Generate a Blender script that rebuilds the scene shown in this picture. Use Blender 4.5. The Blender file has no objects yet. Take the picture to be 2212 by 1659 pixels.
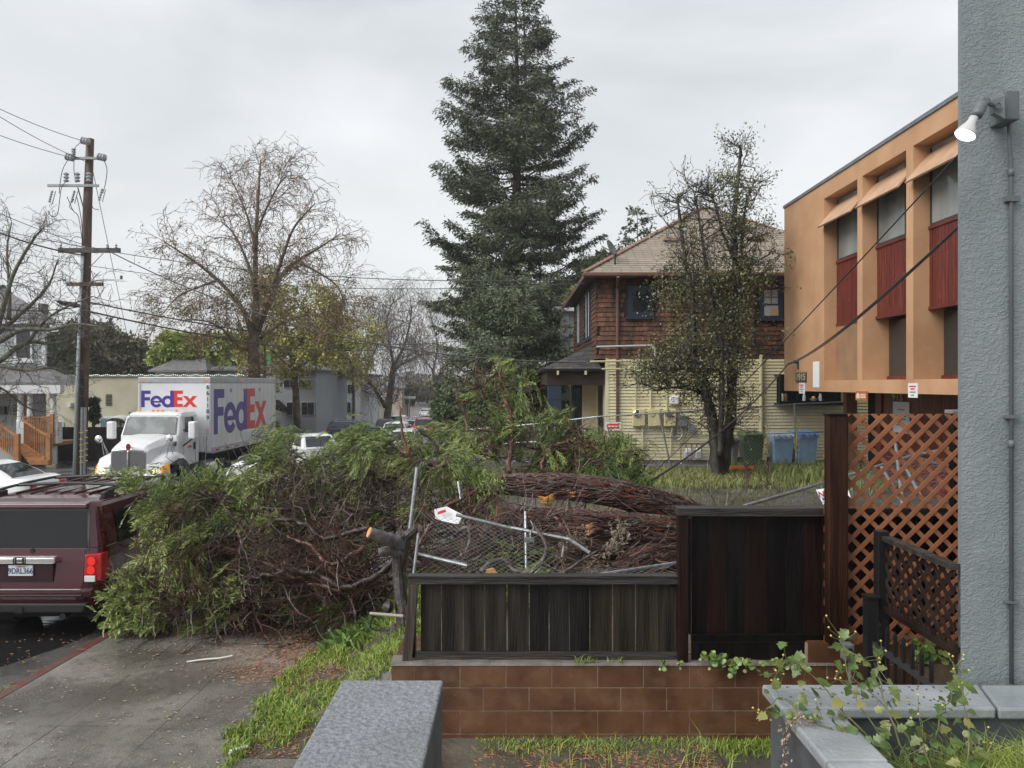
import bpy, math, random
import numpy as np
from mathutils import Vector, Matrix
random.seed(11); RNG = np.random.default_rng(11)
PI = math.pi
F, CX, CY, CZ = 1670.0, 1106.0, 829.5, 2.95
SC = bpy.context.scene
COL = SC.collection

# ---------------------------------------------------------------- camera
cam = bpy.data.objects.new('camera', bpy.data.cameras.new('camera'))
COL.objects.link(cam)
cam.location = (0, 0, CZ); cam.rotation_euler = (PI/2, 0, 0)
cam.data.sensor_width = 36.0; cam.data.lens = 36.0*F/2212.0
cam.data.clip_start = 0.05; cam.data.clip_end = 3000
SC.camera = cam
SC.render.resolution_x = 1024; SC.render.resolution_y = 768

# ---------------------------------------------------------------- world: overcast sky
SUN_EL, SUN_AZ = math.radians(42), math.radians(238)
w = bpy.data.worlds.new('World'); SC.world = w; w.use_nodes = True
nt = w.node_tree; nt.nodes.clear()
def N(nt, t, **k):
    n = nt.nodes.new(t)
    for a, b in k.items(): setattr(n, a, b)
    return n
sky = N(nt, 'ShaderNodeTexSky', sky_type='NISHITA', sun_disc=False)
sky.sun_elevation = SUN_EL; sky.sun_rotation = SUN_AZ; sky.air_density = 1.5; sky.dust_density = 3
tc = N(nt, 'ShaderNodeTexCoord')
mp = N(nt, 'ShaderNodeMapping'); mp.inputs['Scale'].default_value = (1.0, 1.0, 2.6)
nt.links.new(tc.outputs['Generated'], mp.inputs['Vector'])
nz = N(nt, 'ShaderNodeTexNoise'); nz.inputs['Scale'].default_value = 1.7; nz.inputs['Detail'].default_value = 5
nz.inputs['Roughness'].default_value = 0.5; nz.inputs['Distortion'].default_value = 0.5
nt.links.new(mp.outputs[0], nz.inputs['Vector'])
cr = N(nt, 'ShaderNodeValToRGB')
cr.color_ramp.elements[0].position = 0.30; cr.color_ramp.elements[0].color = (0.49, 0.515, 0.54, 1)
cr.color_ramp.elements[1].position = 0.72; cr.color_ramp.elements[1].color = (0.80, 0.81, 0.825, 1)
nt.links.new(nz.outputs['Fac'], cr.inputs['Fac'])
sc_ = N(nt, 'ShaderNodeVectorMath', operation='SCALE'); sc_.inputs['Scale'].default_value = 4.75
nt.links.new(cr.outputs['Color'], sc_.inputs[0])
mx = N(nt, 'ShaderNodeMixRGB'); mx.inputs['Fac'].default_value = 0.94
nt.links.new(sky.outputs['Color'], mx.inputs['Color1']); nt.links.new(sc_.outputs[0], mx.inputs['Color2'])
bg = N(nt, 'ShaderNodeBackground'); bg.inputs['Strength'].default_value = 0.11
nt.links.new(mx.outputs['Color'], bg.inputs['Color'])
wo = N(nt, 'ShaderNodeOutputWorld'); nt.links.new(bg.outputs[0], wo.inputs['Surface'])

sun = bpy.data.objects.new('sun', bpy.data.lights.new('sun', 'SUN')); COL.objects.link(sun)
sun.data.energy = 1.5; sun.data.angle = math.radians(46); sun.data.color = (1, 0.985, 0.96)
sun.rotation_euler = Vector((-math.sin(SUN_AZ)*math.cos(SUN_EL), -math.cos(SUN_AZ)*math.cos(SUN_EL), -math.sin(SUN_EL))).to_track_quat('-Z', 'Y').to_euler()
SC.view_settings.view_transform = 'Standard'; SC.view_settings.look = 'None'
SC.view_settings.exposure = 1.2; SC.view_settings.gamma = 1

# ---------------------------------------------------------------- helpers
def P(px, py, Y):
    return np.array([(px-CX)/F*Y, Y, CZ-(py-CY)/F*Y])
def lin(c):
    return tuple(((x/255.0)/12.92 if x/255.0 <= .04045 else ((x/255.0+.055)/1.055)**2.4) for x in c)

MATS = {}
def mat(name, c1, c2=None, scale=4.0, rough=0.6, bump=0.0, bscale=60.0, stretch=(1, 1, 1), metal=0.0,
        rnd=0.0, detail=5.0, tint=None, coat=0.0, spec=0.5, trans=0.0, lo=0.35, hi=0.65, rough2=None, emit=None, estr=0, subs=0, alpha=1.0):
    m = bpy.data.materials.new(name); m.use_nodes = True
    t = m.node_tree; t.nodes.clear()
    L = t.links.new
    out = N(t, 'ShaderNodeOutputMaterial'); b = N(t, 'ShaderNodeBsdfPrincipled')
    L(b.outputs[0], out.inputs['Surface'])
    b.inputs['Roughness'].default_value = rough; b.inputs['Metallic'].default_value = metal
    b.inputs['Specular IOR Level'].default_value = spec
    if coat: b.inputs['Coat Weight'].default_value = coat; b.inputs['Coat Roughness'].default_value = 0.05
    if trans: b.inputs['Transmission Weight'].default_value = trans
    if alpha < 1: b.inputs['Alpha'].default_value = alpha
    if emit: b.inputs['Emission Color'].default_value = (*emit, 1); b.inputs['Emission Strength'].default_value = estr
    geo = N(t, 'ShaderNodeNewGeometry'); mp = N(t, 'ShaderNodeMapping'); mp.inputs['Scale'].default_value = stretch
    L(geo.outputs['Position'], mp.inputs['Vector'])
    colsock = None
    nz = None
    if c2 is not None:
        nz = N(t, 'ShaderNodeTexNoise'); nz.inputs['Scale'].default_value = scale; nz.inputs['Detail'].default_value = detail
        L(mp.outputs[0], nz.inputs['Vector'])
        cr = N(t, 'ShaderNodeValToRGB'); cr.color_ramp.elements[0].position = lo; cr.color_ramp.elements[1].position = hi
        cr.color_ramp.elements[0].color = (*c1, 1); cr.color_ramp.elements[1].color = (*c2, 1)
        L(nz.outputs['Fac'], cr.inputs['Fac']); colsock = cr.outputs['Color']
        if rough2 is not None:
            mr = N(t, 'ShaderNodeMapRange'); mr.inputs['From Min'].default_value = lo; mr.inputs['From Max'].default_value = hi
            mr.inputs['To Min'].default_value = rough; mr.inputs['To Max'].default_value = rough2
            L(nz.outputs['Fac'], mr.inputs['Value']); L(mr.outputs[0], b.inputs['Roughness'])
    else:
        b.inputs['Base Color'].default_value = (*c1, 1)
    if tint is not None:
        at = N(t, 'ShaderNodeAttribute'); at.attribute_name = 'tint'
        m2 = N(t, 'ShaderNodeMixRGB'); m2.inputs['Color2'].default_value = (*tint, 1)
        if colsock: L(colsock, m2.inputs['Color1'])
        else: m2.inputs['Color1'].default_value = (*c1, 1)
        L(at.outputs['Fac'], m2.inputs['Fac']); colsock = m2.outputs[0]
    if rnd:
        oi = N(t, 'ShaderNodeObjectInfo'); mr = N(t, 'ShaderNodeMapRange')
        mr.inputs['To Min'].default_value = 1-rnd; mr.inputs['To Max'].default_value = 1+rnd
        L(oi.outputs['Random'], mr.inputs['Value'])
        hs = N(t, 'ShaderNodeHueSaturation'); L(mr.outputs[0], hs.inputs['Value'])
        if colsock: L(colsock, hs.inputs['Color'])
        else: hs.inputs['Color'].default_value = (*c1, 1)
        colsock = hs.outputs[0]
    if colsock: L(colsock, b.inputs['Base Color'])
    if bump:
        n2 = N(t, 'ShaderNodeTexNoise'); n2.inputs['Scale'].default_value = bscale; n2.inputs['Detail'].default_value = 4
        L(mp.outputs[0], n2.inputs['Vector'])
        bp = N(t, 'ShaderNodeBump'); bp.inputs['Strength'].default_value = bump; bp.inputs['Distance'].default_value = 0.02
        L(n2.outputs['Fac'], bp.inputs['Height']); L(bp.outputs[0], b.inputs['Normal'])
    MATS[name] = m
    return m

class MB:
    """mesh builder: vertices, faces, one tint per vertex (world coordinates)"""
    def __init__(s): s.v = []; s.t = []; s.q = []; s.tri = []; s.ng = []; s.n = 0
    def add(s, v, quads=None, tris=None, ng=None, tint=0.0):
        v = np.asarray(v, float).reshape(-1, 3); o = s.n
        s.v.append(v); s.n += len(v)
        t = np.asarray(tint, float); s.t.append(np.full(len(v), float(t)) if t.ndim == 0 else t)
        if quads is not None and len(quads): s.q.append(np.asarray(quads, int)+o)
        if tris is not None and len(tris): s.tri.append(np.asarray(tris, int)+o)
        if ng is not None:
            for f in ng: s.ng.append([i+o for i in f])
        return s
    def box(s, a, b, tint=0.0):
        (x0, y0, z0), (x1, y1, z1) = a, b
        if x0 > x1: x0, x1 = x1, x0
        if y0 > y1: y0, y1 = y1, y0
        if z0 > z1: z0, z1 = z1, z0
        v = [(x0,y0,z0),(x1,y0,z0),(x1,y1,z0),(x0,y1,z0),(x0,y0,z1),(x1,y0,z1),(x1,y1,z1),(x0,y1,z1)]
        return s.add(v, quads=[(3,2,1,0),(4,5,6,7),(0,1,5,4),(1,2,6,5),(2,3,7,6),(3,0,4,7)], tint=tint)
    def hexa(s, v, tint=0.0):
        return s.add(v, quads=[(3,2,1,0),(4,5,6,7),(0,1,5,4),(1,2,6,5),(2,3,7,6),(3,0,4,7)], tint=tint)
    def beam(s, p, q, w, h, up=(0, 0, 1), tint=0.0):
        """rectangular bar from p to q, width w across, height h along up"""
        p = np.asarray(p, float); q = np.asarray(q, float); d = q-p; L = np.linalg.norm(d); d = d/max(L, 1e-9)
        u = np.asarray(up, float); r = np.cross(d, u)
        if np.linalg.norm(r) < 1e-4: r = np.cross(d, (1, 0, 0))
        r /= np.linalg.norm(r); u = np.cross(r, d)
        a = r*w/2; b = u*h/2
        v = [p-a-b, p+a-b, q+a-b, q-a-b, p-a+b, p+a+b, q+a+b, q-a+b]
        return s.hexa(v, tint)
    def tube(s, pts, r, sides=6, cap=True, tint=0.0, jit=None):
        pts = np.asarray(pts, float); n = len(pts)
        r = np.full(n, float(r)) if np.ndim(r) == 0 else np.asarray(r, float)
        T = np.gradient(pts, axis=0) if n > 2 else np.repeat((pts[1]-pts[0])[None], 2, 0)
        T /= np.maximum(np.linalg.norm(T, axis=1), 1e-9)[:, None]
        ref = np.array([0, 0, 1.0]) if abs(T[:, 2]).mean() < 0.8 else np.array([0, 1.0, 0.05])
        A = np.cross(T, ref); nn = np.linalg.norm(A, axis=1); A[nn < 1e-4] = (1, 0, 0); A /= np.maximum(np.linalg.norm(A, axis=1), 1e-9)[:, None]
        B = np.cross(A, T)
        an = np.arange(sides)*2*PI/sides
        rr = r[:, None]*np.ones(sides)[None]
        if jit is not None: rr = rr*jit
        v = pts[:, None, :]+rr[..., None]*(A[:, None, :]*np.cos(an)[None, :, None]+B[:, None, :]*np.sin(an)[None, :, None])
        i = np.arange(n-1)[:, None]*sides; j = np.arange(sides)[None]; k = (j+1) % sides
        q = np.stack([i+j, i+k, i+sides+k, i+sides+j], -1).reshape(-1, 4)
        ng = [list(range(sides))[::-1], [(n-1)*sides+m for m in range(sides)]] if cap else None
        return s.add(v.reshape(-1, 3), quads=q, ng=ng, tint=tint)
    def prism(s, poly, y0, y1, tint=0.0):
        """polygon of (x,z) extruded along Y"""
        n = len(poly)
        v = [(x, y0, z) for x, z in poly]+[(x, y1, z) for x, z in poly]
        return s.add(v, quads=[(i, (i+1) % n, n+(i+1) % n, n+i) for i in range(n)], ng=[list(range(n))[::-1], list(range(n, 2*n))], tint=tint)
    def prismx(s, poly, x0, x1, tint=0.0):
        n = len(poly)
        v = [(x0, y, z) for y, z in poly]+[(x1, y, z) for y, z in poly]
        return s.add(v, quads=[(i, (i+1) % n, n+(i+1) % n, n+i) for i in range(n)], ng=[list(range(n))[::-1], list(range(n, 2*n))], tint=tint)
    def prismz(s, poly, z0, z1, tint=0.0):
        n = len(poly)
        v = [(x, y, z0) for x, y in poly]+[(x, y, z1) for x, y in poly]
        return s.add(v, quads=[(i, (i+1) % n, n+(i+1) % n, n+i) for i in range(n)], ng=[list(range(n))[::-1], list(range(n, 2*n))], tint=tint)
    def lathe(s, prof, c, axis='z', sides=20, tint=0.0):
        """prof: list of (r, h); axis direction vector or letter"""
        ax = {'x': (1, 0, 0), 'y': (0, 1, 0), 'z': (0, 0, 1)}.get(axis, axis) if isinstance(axis, str) else axis
        ax = np.asarray(ax, float); ax /= np.linalg.norm(ax)
        a = np.cross(ax, (0, 0, 1) if abs(ax[2]) < .9 else (1, 0, 0)); a /= np.linalg.norm(a); b = np.cross(ax, a)
        an = np.arange(sides)*2*PI/sides; c = np.asarray(c, float)
        v = np.concatenate([c+ax*h+r*(np.cos(an)[:, None]*a+np.sin(an)[:, None]*b) for r, h in prof])
        n = len(prof); i = np.arange(n-1)[:, None]*sides; j = np.arange(sides)[None]; k = (j+1) % sides
        q = np.stack([i+j, i+k, i+sides+k, i+sides+j], -1).reshape(-1, 4)
        return s.add(v, quads=q, ng=[list(range(sides))[::-1], [(n-1)*sides+m for m in range(sides)]], tint=tint)
    def mesh(s, name, off=(0, 0, 0), smooth=False):
        me = bpy.data.meshes.new(name)
        v = np.concatenate(s.v)-np.asarray(off, float)[None] if s.v else np.zeros((0, 3))
        cnt = []; loops = []
        if s.q: q = np.concatenate(s.q); cnt.append(np.full(len(q), 4)); loops.append(q.ravel())
        if s.tri: q = np.concatenate(s.tri); cnt.append(np.full(len(q), 3)); loops.append(q.ravel())
        if s.ng:
            cnt.append(np.array([len(f) for f in s.ng])); loops.append(np.array([i for f in s.ng for i in f]))
        cnt = np.concatenate(cnt); loops = np.concatenate(loops)
        me.vertices.add(len(v)); me.vertices.foreach_set('co', v.astype(np.float32).ravel())
        me.loops.add(len(loops)); me.loops.foreach_set('vertex_index', loops.astype(np.int32))
        st = np.concatenate([[0], np.cumsum(cnt)[:-1]])
        me.polygons.add(len(cnt)); me.polygons.foreach_set('loop_start', st.astype(np.int32))
        me.polygons.foreach_set('use_smooth', np.full(len(cnt), bool(smooth)))
        me.update(calc_edges=True)
        t = np.concatenate(s.t)
        if np.any(t != 0):
            a = me.attributes.new('tint', 'FLOAT', 'POINT'); a.data.foreach_set('value', t.astype(np.float32))
        return me

BASE = {}
def tag(o, label=None, cat=None, group=None, kind=None):
    if label: o['label'] = label
    if cat: o['category'] = cat
    if group: o['group'] = group
    if kind: o['kind'] = kind
    return o
def thing(name, label, cat, base, group=None):
    o = bpy.data.objects.new(name, None); COL.objects.link(o); o.empty_display_size = .2
    base = np.asarray(base, float); o.location = base; BASE[o] = base
    return tag(o, label, cat, group)
def part(name, mb, m, parent, label=None, kind=None, smooth=False, bev=0):
    b = BASE[parent]
    o = bpy.data.objects.new(name, mb.mesh(name, b, smooth)); COL.objects.link(o)
    o.data.materials.append(m); o.parent = parent; BASE[o] = b
    if bev:
        md = o.modifiers.new('bevel', 'BEVEL'); md.width = bev; md.segments = 2; md.limit_method = 'ANGLE'
    return tag(o, label, None, None, kind)
def single(name, mb, m, label, cat, base, group=None, smooth=False, bev=0, kind=None):
    base = np.asarray(base, float)
    o = bpy.data.objects.new(name, mb.mesh(name, base, smooth)); COL.objects.link(o)
    o.location = base; o.data.materials.append(m); BASE[o] = base
    if bev:
        md = o.modifiers.new('bevel', 'BEVEL'); md.width = bev; md.segments = 2; md.limit_method = 'ANGLE'
    return tag(o, label, cat, group, kind)
def struct(name, mb, m, kind='structure', smooth=False):
    o = bpy.data.objects.new(name, mb.mesh(name, (0, 0, 0), smooth)); COL.objects.link(o)
    o.data.materials.append(m); o['kind'] = kind; BASE[o] = np.zeros(3)
    return o
def inst(me, name, parent, loc, m=None, rot=(0, 0, 0), scl=(1, 1, 1), label=None):
    o = bpy.data.objects.new(name, me); COL.objects.link(o)
    b = BASE[parent]; o.parent = parent; o.location = np.asarray(loc, float)-b; o.rotation_euler = rot; o.scale = scl
    if m and not me.materials: me.materials.append(m)
    BASE[o] = b
    if label: o['label'] = label
    return o
def copy_tree(o, parent=None):
    c = o.copy(); COL.objects.link(c)
    if parent: c.parent = parent
    for ch in list(o.children): copy_tree(ch, c)
    return c
_TX = {}
def text_mesh(body, size, bold=0.0, extr=0.002, align='CENTER'):
    k = (body, size, bold, extr, align)
    if k in _TX: return _TX[k]
    cu = bpy.data.curves.new('lettering', 'FONT'); cu.body = body; cu.size = size; cu.offset = bold; cu.extrude = extr
    cu.align_x = align; cu.align_y = 'CENTER'; cu.resolution_u = 4
    ob = bpy.data.objects.new('tmp', cu); COL.objects.link(ob)
    dg = bpy.context.evaluated_depsgraph_get()
    me = bpy.data.meshes.new_from_object(ob.evaluated_get(dg)); bpy.data.objects.remove(ob)
    me.name = 'lettering'; _TX[k] = me
    return me
def text(body, size, m, parent, loc, rot=(PI/2, 0, 0), bold=0.0, scl=(1, 1, 1), extr=0.002, name='lettering'):
    me = text_mesh(body, size, bold, extr).copy()
    me.materials.clear(); me.materials.append(m)
    return inst(me, name, parent, loc, None, rot, scl)

def catenary(a, b, sag, n=16):
    a = np.asarray(a, float); b = np.asarray(b, float); t = np.linspace(0, 1, n)[:, None]
    p = a*(1-t)+b*t; p[:, 2] -= (4*sag*t*(1-t))[:, 0]
    return p
def poly(*pp, n=8):
    """smooth curve (Catmull-Rom) through points"""
    pp = [np.asarray(p, float) for p in pp]
    if len(pp) < 3: 
        t = np.linspace(0, 1, n)[:, None]; return pp[0]*(1-t)+pp[1]*t
    q = [2*pp[0]-pp[1]]+pp+[2*pp[-1]-pp[-2]]; out = []
    for i in range(1, len(q)-2):
        for t in np.linspace(0, 1, n, endpoint=False):
            a, b, c, d = q[i-1:i+3]
            out.append(.5*((2*b)+(c-a)*t+(2*a-5*b+4*c-d)*t*t+(3*b-a-3*c+d)*t**3))
    out.append(pp[-1]); return np.array(out)

def unit(v): return v/np.maximum(np.linalg.norm(v, axis=-1, keepdims=True), 1e-9)
def leaves(mb, C, D, ln, wd, tint, rng=RNG, fold=0.0):
    """diamond leaves at C (n,3) pointing along D"""
    n = len(C); D = unit(D); R = unit(np.cross(D, rng.normal(size=(n, 3))))
    ln = np.broadcast_to(ln, n)[:, None]; wd = np.broadcast_to(wd, n)[:, None]
    v = np.stack([C, C+D*ln*.45+R*wd, C+D*ln, C+D*ln*.45-R*wd], 1).reshape(-1, 3)
    q = np.arange(4*n).reshape(n, 4)
    mb.add(v, quads=q, tint=np.repeat(np.broadcast_to(tint, n), 4))
def sprays(mb, C, D, L, nl=12, wid=.012, tint=0.3, rng=RNG, droop=.5, side=.45, flat=None):
    """feathery conifer sprays: many narrow leaflets along a drooping axis"""
    n = len(C); D = unit(D); S = unit(np.cross(D, rng.normal(size=(n, 3)) if flat is None else flat))
    L = np.broadcast_to(L, n)
    t = (np.arange(nl)+.5)/nl
    sg = np.where(np.arange(nl) % 2 == 0, 1.0, -1.0)
    T = t[None, :, None]; L3 = L[:, None, None]
    base = C[:, None, :]+D[:, None, :]*T*L3
    base[..., 2] -= droop*(T[..., 0]**2)*L[:, None]*.6
    ll = side*np.sin(PI*(t*.75+.2))[None, :, None]*L3*(1+.3*rng.normal(size=(n, nl, 1)))
    dv = D[:, None, :]*1.0+S[:, None, :]*sg[None, :, None]*.52+rng.normal(size=(n, nl, 3))*.15
    dv[..., 2] -= droop*.5; dv = unit(dv)
    tip = base+dv*ll
    nor = unit(np.cross(dv, rng.normal(size=(n, nl, 3))))*wid
    mid = base+dv*ll*.55
    v = np.stack([base, mid+nor, tip, mid-nor], 2).reshape(-1, 3)
    q = np.arange(len(v)).reshape(-1, 4)
    tt = np.clip(np.broadcast_to(tint, n)[:, None]+rng.normal(size=(n, nl))*.08+.30*(t[None]-.45), 0.001, 1)
    mb.add(v, quads=q, tint=np.repeat(tt.ravel(), 4))

def srgb(*c): return lin(c)
# ---------------------------------------------------------------- materials
M_asph = mat('wet asphalt', (.042, .041, .040), (.095, .092, .088), scale=1.8, rough=.10, rough2=.34, bump=.35, bscale=35, detail=8, spec=.7)
M_walk = mat('wet sidewalk concrete', (.085, .075, .062), (.235, .218, .190), scale=.75, rough=.09, rough2=.32, bump=.35, bscale=70, detail=12, rnd=.03, lo=.36, hi=.60)
def speckle(m, scale, amt, lo=.55, hi=.68, col=(.5, .48, .45), st=(1, 1, 1)):
    t = m.node_tree; b = [n for n in t.nodes if n.type == 'BSDF_PRINCIPLED'][0]; src = b.inputs['Base Color'].links[0].from_socket
    g = N(t, 'ShaderNodeNewGeometry'); n_ = N(t, 'ShaderNodeTexNoise'); n_.inputs['Scale'].default_value = scale; n_.inputs['Detail'].default_value = 2
    mq = N(t, 'ShaderNodeMapping'); mq.inputs['Scale'].default_value = st; t.links.new(g.outputs['Position'], mq.inputs[0]); t.links.new(mq.outputs[0], n_.inputs['Vector']); r = N(t, 'ShaderNodeMapRange'); r.inputs['From Min'].default_value = lo; r.inputs['From Max'].default_value = hi; r.inputs['To Max'].default_value = amt
    t.links.new(n_.outputs['Fac'], r.inputs['Value']); mx_ = N(t, 'ShaderNodeMixRGB'); mx_.inputs['Color2'].default_value = (*col, 1)
    t.links.new(r.outputs[0], mx_.inputs['Fac']); t.links.new(src, mx_.inputs['Color1']); t.links.new(mx_.outputs[0], b.inputs['Base Color'])
speckle(M_walk, 75, .45); speckle(M_walk, 9, .55, .5, .75, (.05, .045, .038)); speckle(M_walk, .45, .6, .5, .62, (.055, .047, .038))
M_conc = mat('grey concrete', (.16, .16, .155), (.25, .245, .235), scale=3, rough=.6, bump=.3, bscale=80, rnd=.06)
M_kred = mat('worn red curb paint', (.15, .030, .024), (.10, .075, .062), scale=6, rough=.35, bump=.3)
M_dirt = mat('dark wet soil', (.045, .036, .026), (.10, .085, .062), scale=2.5, rough=.75, bump=.8, bscale=18, detail=8)
M_lot = mat('muddy asphalt lot', (.06, .055, .045), (.115, .105, .09), scale=1.5, rough=.45, bump=.4, bscale=25, detail=8)
M_grass = mat('grass', (.085, .165, .018), (.16, .27, .035), scale=3, rough=.5, tint=(.30, .35, .07))
M_weed = mat('dry weeds', (.16, .15, .05), (.28, .24, .11), scale=3, rough=.7, tint=(.12, .2, .04))
M_chip = mat('orange bark litter', (.20, .085, .04), (.36, .17, .08), scale=20, rough=.6)
M_leaf1 = mat('wet bright foliage', (.045, .075, .017), (.11, .165, .036), scale=3.5, rough=.5, tint=(.32, .38, .12))
M_bark = mat('wet reddish bark', (.022, .014, .012), (.085, .038, .027), scale=9, rough=.38, bump=.6, bscale=40, stretch=(.35, 1, 1), lo=.45, hi=.75)
M_twig = mat('thin brown twigs', (.05, .032, .026), (.13, .085, .065), scale=5, rough=.5)
M_redbr = mat('red smooth branch bark', (.075, .032, .023), (.19, .095, .068), scale=7, rough=.35, bump=.2)
M_wood_o = mat('fresh orange torn wood', (.55, .25, .07), (.75, .42, .14), scale=15, rough=.6, bump=.3)
M_redw = mat('dark conifer foliage', (.026, .040, .024), (.058, .078, .042), scale=1.2, rough=.6, tint=(.11, .125, .062))
M_redtr = mat('dark conifer bark', (.03, .022, .018), (.085, .055, .043), scale=4, rough=.8, bump=.6, bscale=8, stretch=(1, 1, .2))
M_barktr = mat('grey brown bark', (.05, .042, .032), (.14, .12, .09), scale=5, rough=.8, bump=.5, bscale=14, stretch=(1, 1, .3))
M_blk = mat('black paint', (.012, .012, .013), rough=.35, bump=.1)
M_rub = mat('tyre rubber', (.015, .015, .016), rough=.75)
M_dark = mat('dark void', (.010, .010, .010), rough=.8)
M_chrome = mat('chrome', (.75, .75, .76), rough=.08, metal=1)
M_galv = mat('galvanised steel', (.20, .215, .225), (.34, .36, .37), scale=20, rough=.38, metal=.55)
M_glass = mat('dark window glass', (.012, .016, .018), (.025, .03, .032), scale=1, rough=.06, spec=.8)
M_white = mat('white paint', (.74, .75, .76), (.80, .80, .80), scale=2, rough=.35)
M_wcar = mat('white car paint', (.78, .79, .80), rough=.25, coat=.6)
# ---------------------------------------------------------------- ground, street, pavement
def ss(a, b, x): t = min(max((x-a)/(b-a), 0), 1); return t*t*(3-2*t)
def sz(y): return -.028*min(max(y, -10), 95)
def gz(x, y):
    s = sz(y)
    if y < 6.9:
        return s-.02 if x < 3.2 else s
    lot = .4-.02*max(0, y-38)
    r = ss(-2.1, -0.95, x)*ss(6.9, 7.0, y)
    z = s*(1-r)+max(lot, s)*r
    if x < -15.7: z = s+.10
    if -15.7 <= x <= -2.35: z = s-.09
    return z
xs = sorted(set([-400,-250,-160,-110,-80,-60,-45,-36,-30,-26,-22,-19,-17,-15.75,-15.65,-13,-10,-7.5,-5.2,-4,-3,-2.4,-2.3,-2.1,-1.9,-1.7,-1.5,-1.3,-1.1,-.95,-.5,0,1,2,3,4,6,8,10,13,17,22,30,40,60,90,140,250,400]))
ys = sorted(set([-12,-6,0,2,4,5,6,6.5,6.88,6.92,6.96,7.02,7.5,8,8.5,9,9.5,10,11,12,13,14,16,18,20,22,24,26,28,30,34,38,42,48,55,65,75,85,95,120,160,250,400,800,1500]))
mb = MB(); V = [(x, y, gz(x, y)) for y in ys for x in xs]; nx = len(xs)
Q = [(j*nx+i, j*nx+i+1, (j+1)*nx+i+1, (j+1)*nx+i) for j in range(len(ys)-1) for i in range(nx-1)]
mb.add(V, quads=Q); struct('ground', mb, M_lot, smooth=True)

def sheet(x0, x1, y0, y1, dz, step=1.0, f=None):
    mb = MB(); yy = np.arange(y0, y1+1e-6, step); 
    V = []
    for y in yy: V += [(x0, y, (f or sz)(y)+dz), (x1, y, (f or sz)(y)+dz)]
    return mb.add(V, quads=[(2*i, 2*i+1, 2*i+3, 2*i+2) for i in range(len(yy)-1)])
mb = sheet(-15.55, -5.2, -8, 150, -.062, 2.0)
struct('road', mb, M_asph)
mb = MB(); V = [(-6.9+1.25*math.cos(a)*(1+.15*math.sin(3*a)), 9.6+2.0*math.sin(a)*(1+.12*math.sin(5*a+1)), 0) for a in np.linspace(0, 2*PI, 40, endpoint=False)]
V = [(x, y, sz(y)-.058) for x, y, z in V]; mb.add(V, ng=[list(range(40))])
struct('puddle', mb, mat('shallow puddle', (.02, .02, .021), rough=.03, bump=.12, bscale=5, stretch=(1, 2.5, 1), spec=.8))
mb = MB()
for a, b in ((-60, -15.55),):
    yy = [24.5, 28, 32, 36, 38.5]
    V = [];
    for y in yy: V += [(a, y, sz(y)+.125), (b-.2, y, sz(y)+.125)]
    mb.add(V, quads=[(2*i, 2*i+1, 2*i+3, 2*i+2) for i in range(len(yy)-1)])
struct('side_road', mb, M_asph)
# kerbs
root = thing('kerb', 'concrete kerb stones, red painted near the maroon car, along the sidewalk', 'kerb', (-5.12, 6, sz(6)))
y = -4.0; k = 0
while y < 60:
    y2 = y+1.2
    red = 6.6 < y < 9.9
    mb = MB(); a, b = sz(y+.004)+.052, sz(y2-.004)+.052
    mb.hexa([(-5.2,y+.004,a-.25),(-5.06,y+.004,a-.25),(-5.06,y2-.004,b-.25),(-5.2,y2-.004,b-.25),(-5.19,y+.004,a),(-5.06,y+.004,a),(-5.06,y2-.004,b),(-5.19,y2-.004,b)])
    part('kerb_stone', mb, M_kred if red else M_conc, root, 'red painted kerb stone' if red else None, bev=.012)
    y = y2
mb = MB()
yy = np.arange(38.6, 120, 3)
V = []
for y in yy: V += [(-15.72, y, sz(y)+.09), (-15.55, y, sz(y)+.09), (-15.55, y, sz(y)-.12)]
mb.add(V, quads=[q for i in range(len(yy)-1) for q in ((3*i, 3*i+1, 3*i+4, 3*i+3), (3*i+1, 3*i+2, 3*i+5, 3*i+4))])
struct('far_kerb', mb, M_conc)
# sidewalk flags
cols = [(-5.05, -4.115), (-4.11, -3.175), (-3.17, -2.28)]
walk = bpy.data.objects.new('sidewalk', None); COL.objects.link(walk); walk['kind'] = 'structure'; BASE[walk] = np.zeros(3)
y = 2.2
while y < 22:
    for (a, b) in cols:
        j = [random.uniform(-.0015, .0015) for _ in range(4)]
        z0, z1 = sz(y)+.05, sz(y+1.196)+.05
        mb = MB().hexa([(a,y,z0-.12),(b,y,z0-.12),(b,y+1.196,z1-.12),(a,y+1.196,z1-.12),(a,y,z0+j[0]),(b,y,z0+j[1]),(b,y+1.196,z1+j[2]),(a,y+1.196,z1+j[3])])
        part('paving_slab', mb, M_walk, walk)
    y += 1.2
for (x0, x1, y0, y1) in ((-2.27, -1.25, 5.2, 6.35), (-1.24, -.6, 5.2, 6.35), (-2.27, -1.25, 4.0, 5.19), (-1.24, -.6, 4.0, 5.19)):
    z0, z1 = sz(y0)+.05, sz(y1)+.05
    part('paving_slab', MB().hexa([(x0,y0,z0-.12),(x1,y0,z0-.12),(x1,y1,z1-.12),(x0,y1,z1-.12),(x0,y0,z0),(x1,y0,z0),(x1,y1,z1),(x0,y1,z1)]), M_walk, walk)

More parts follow.
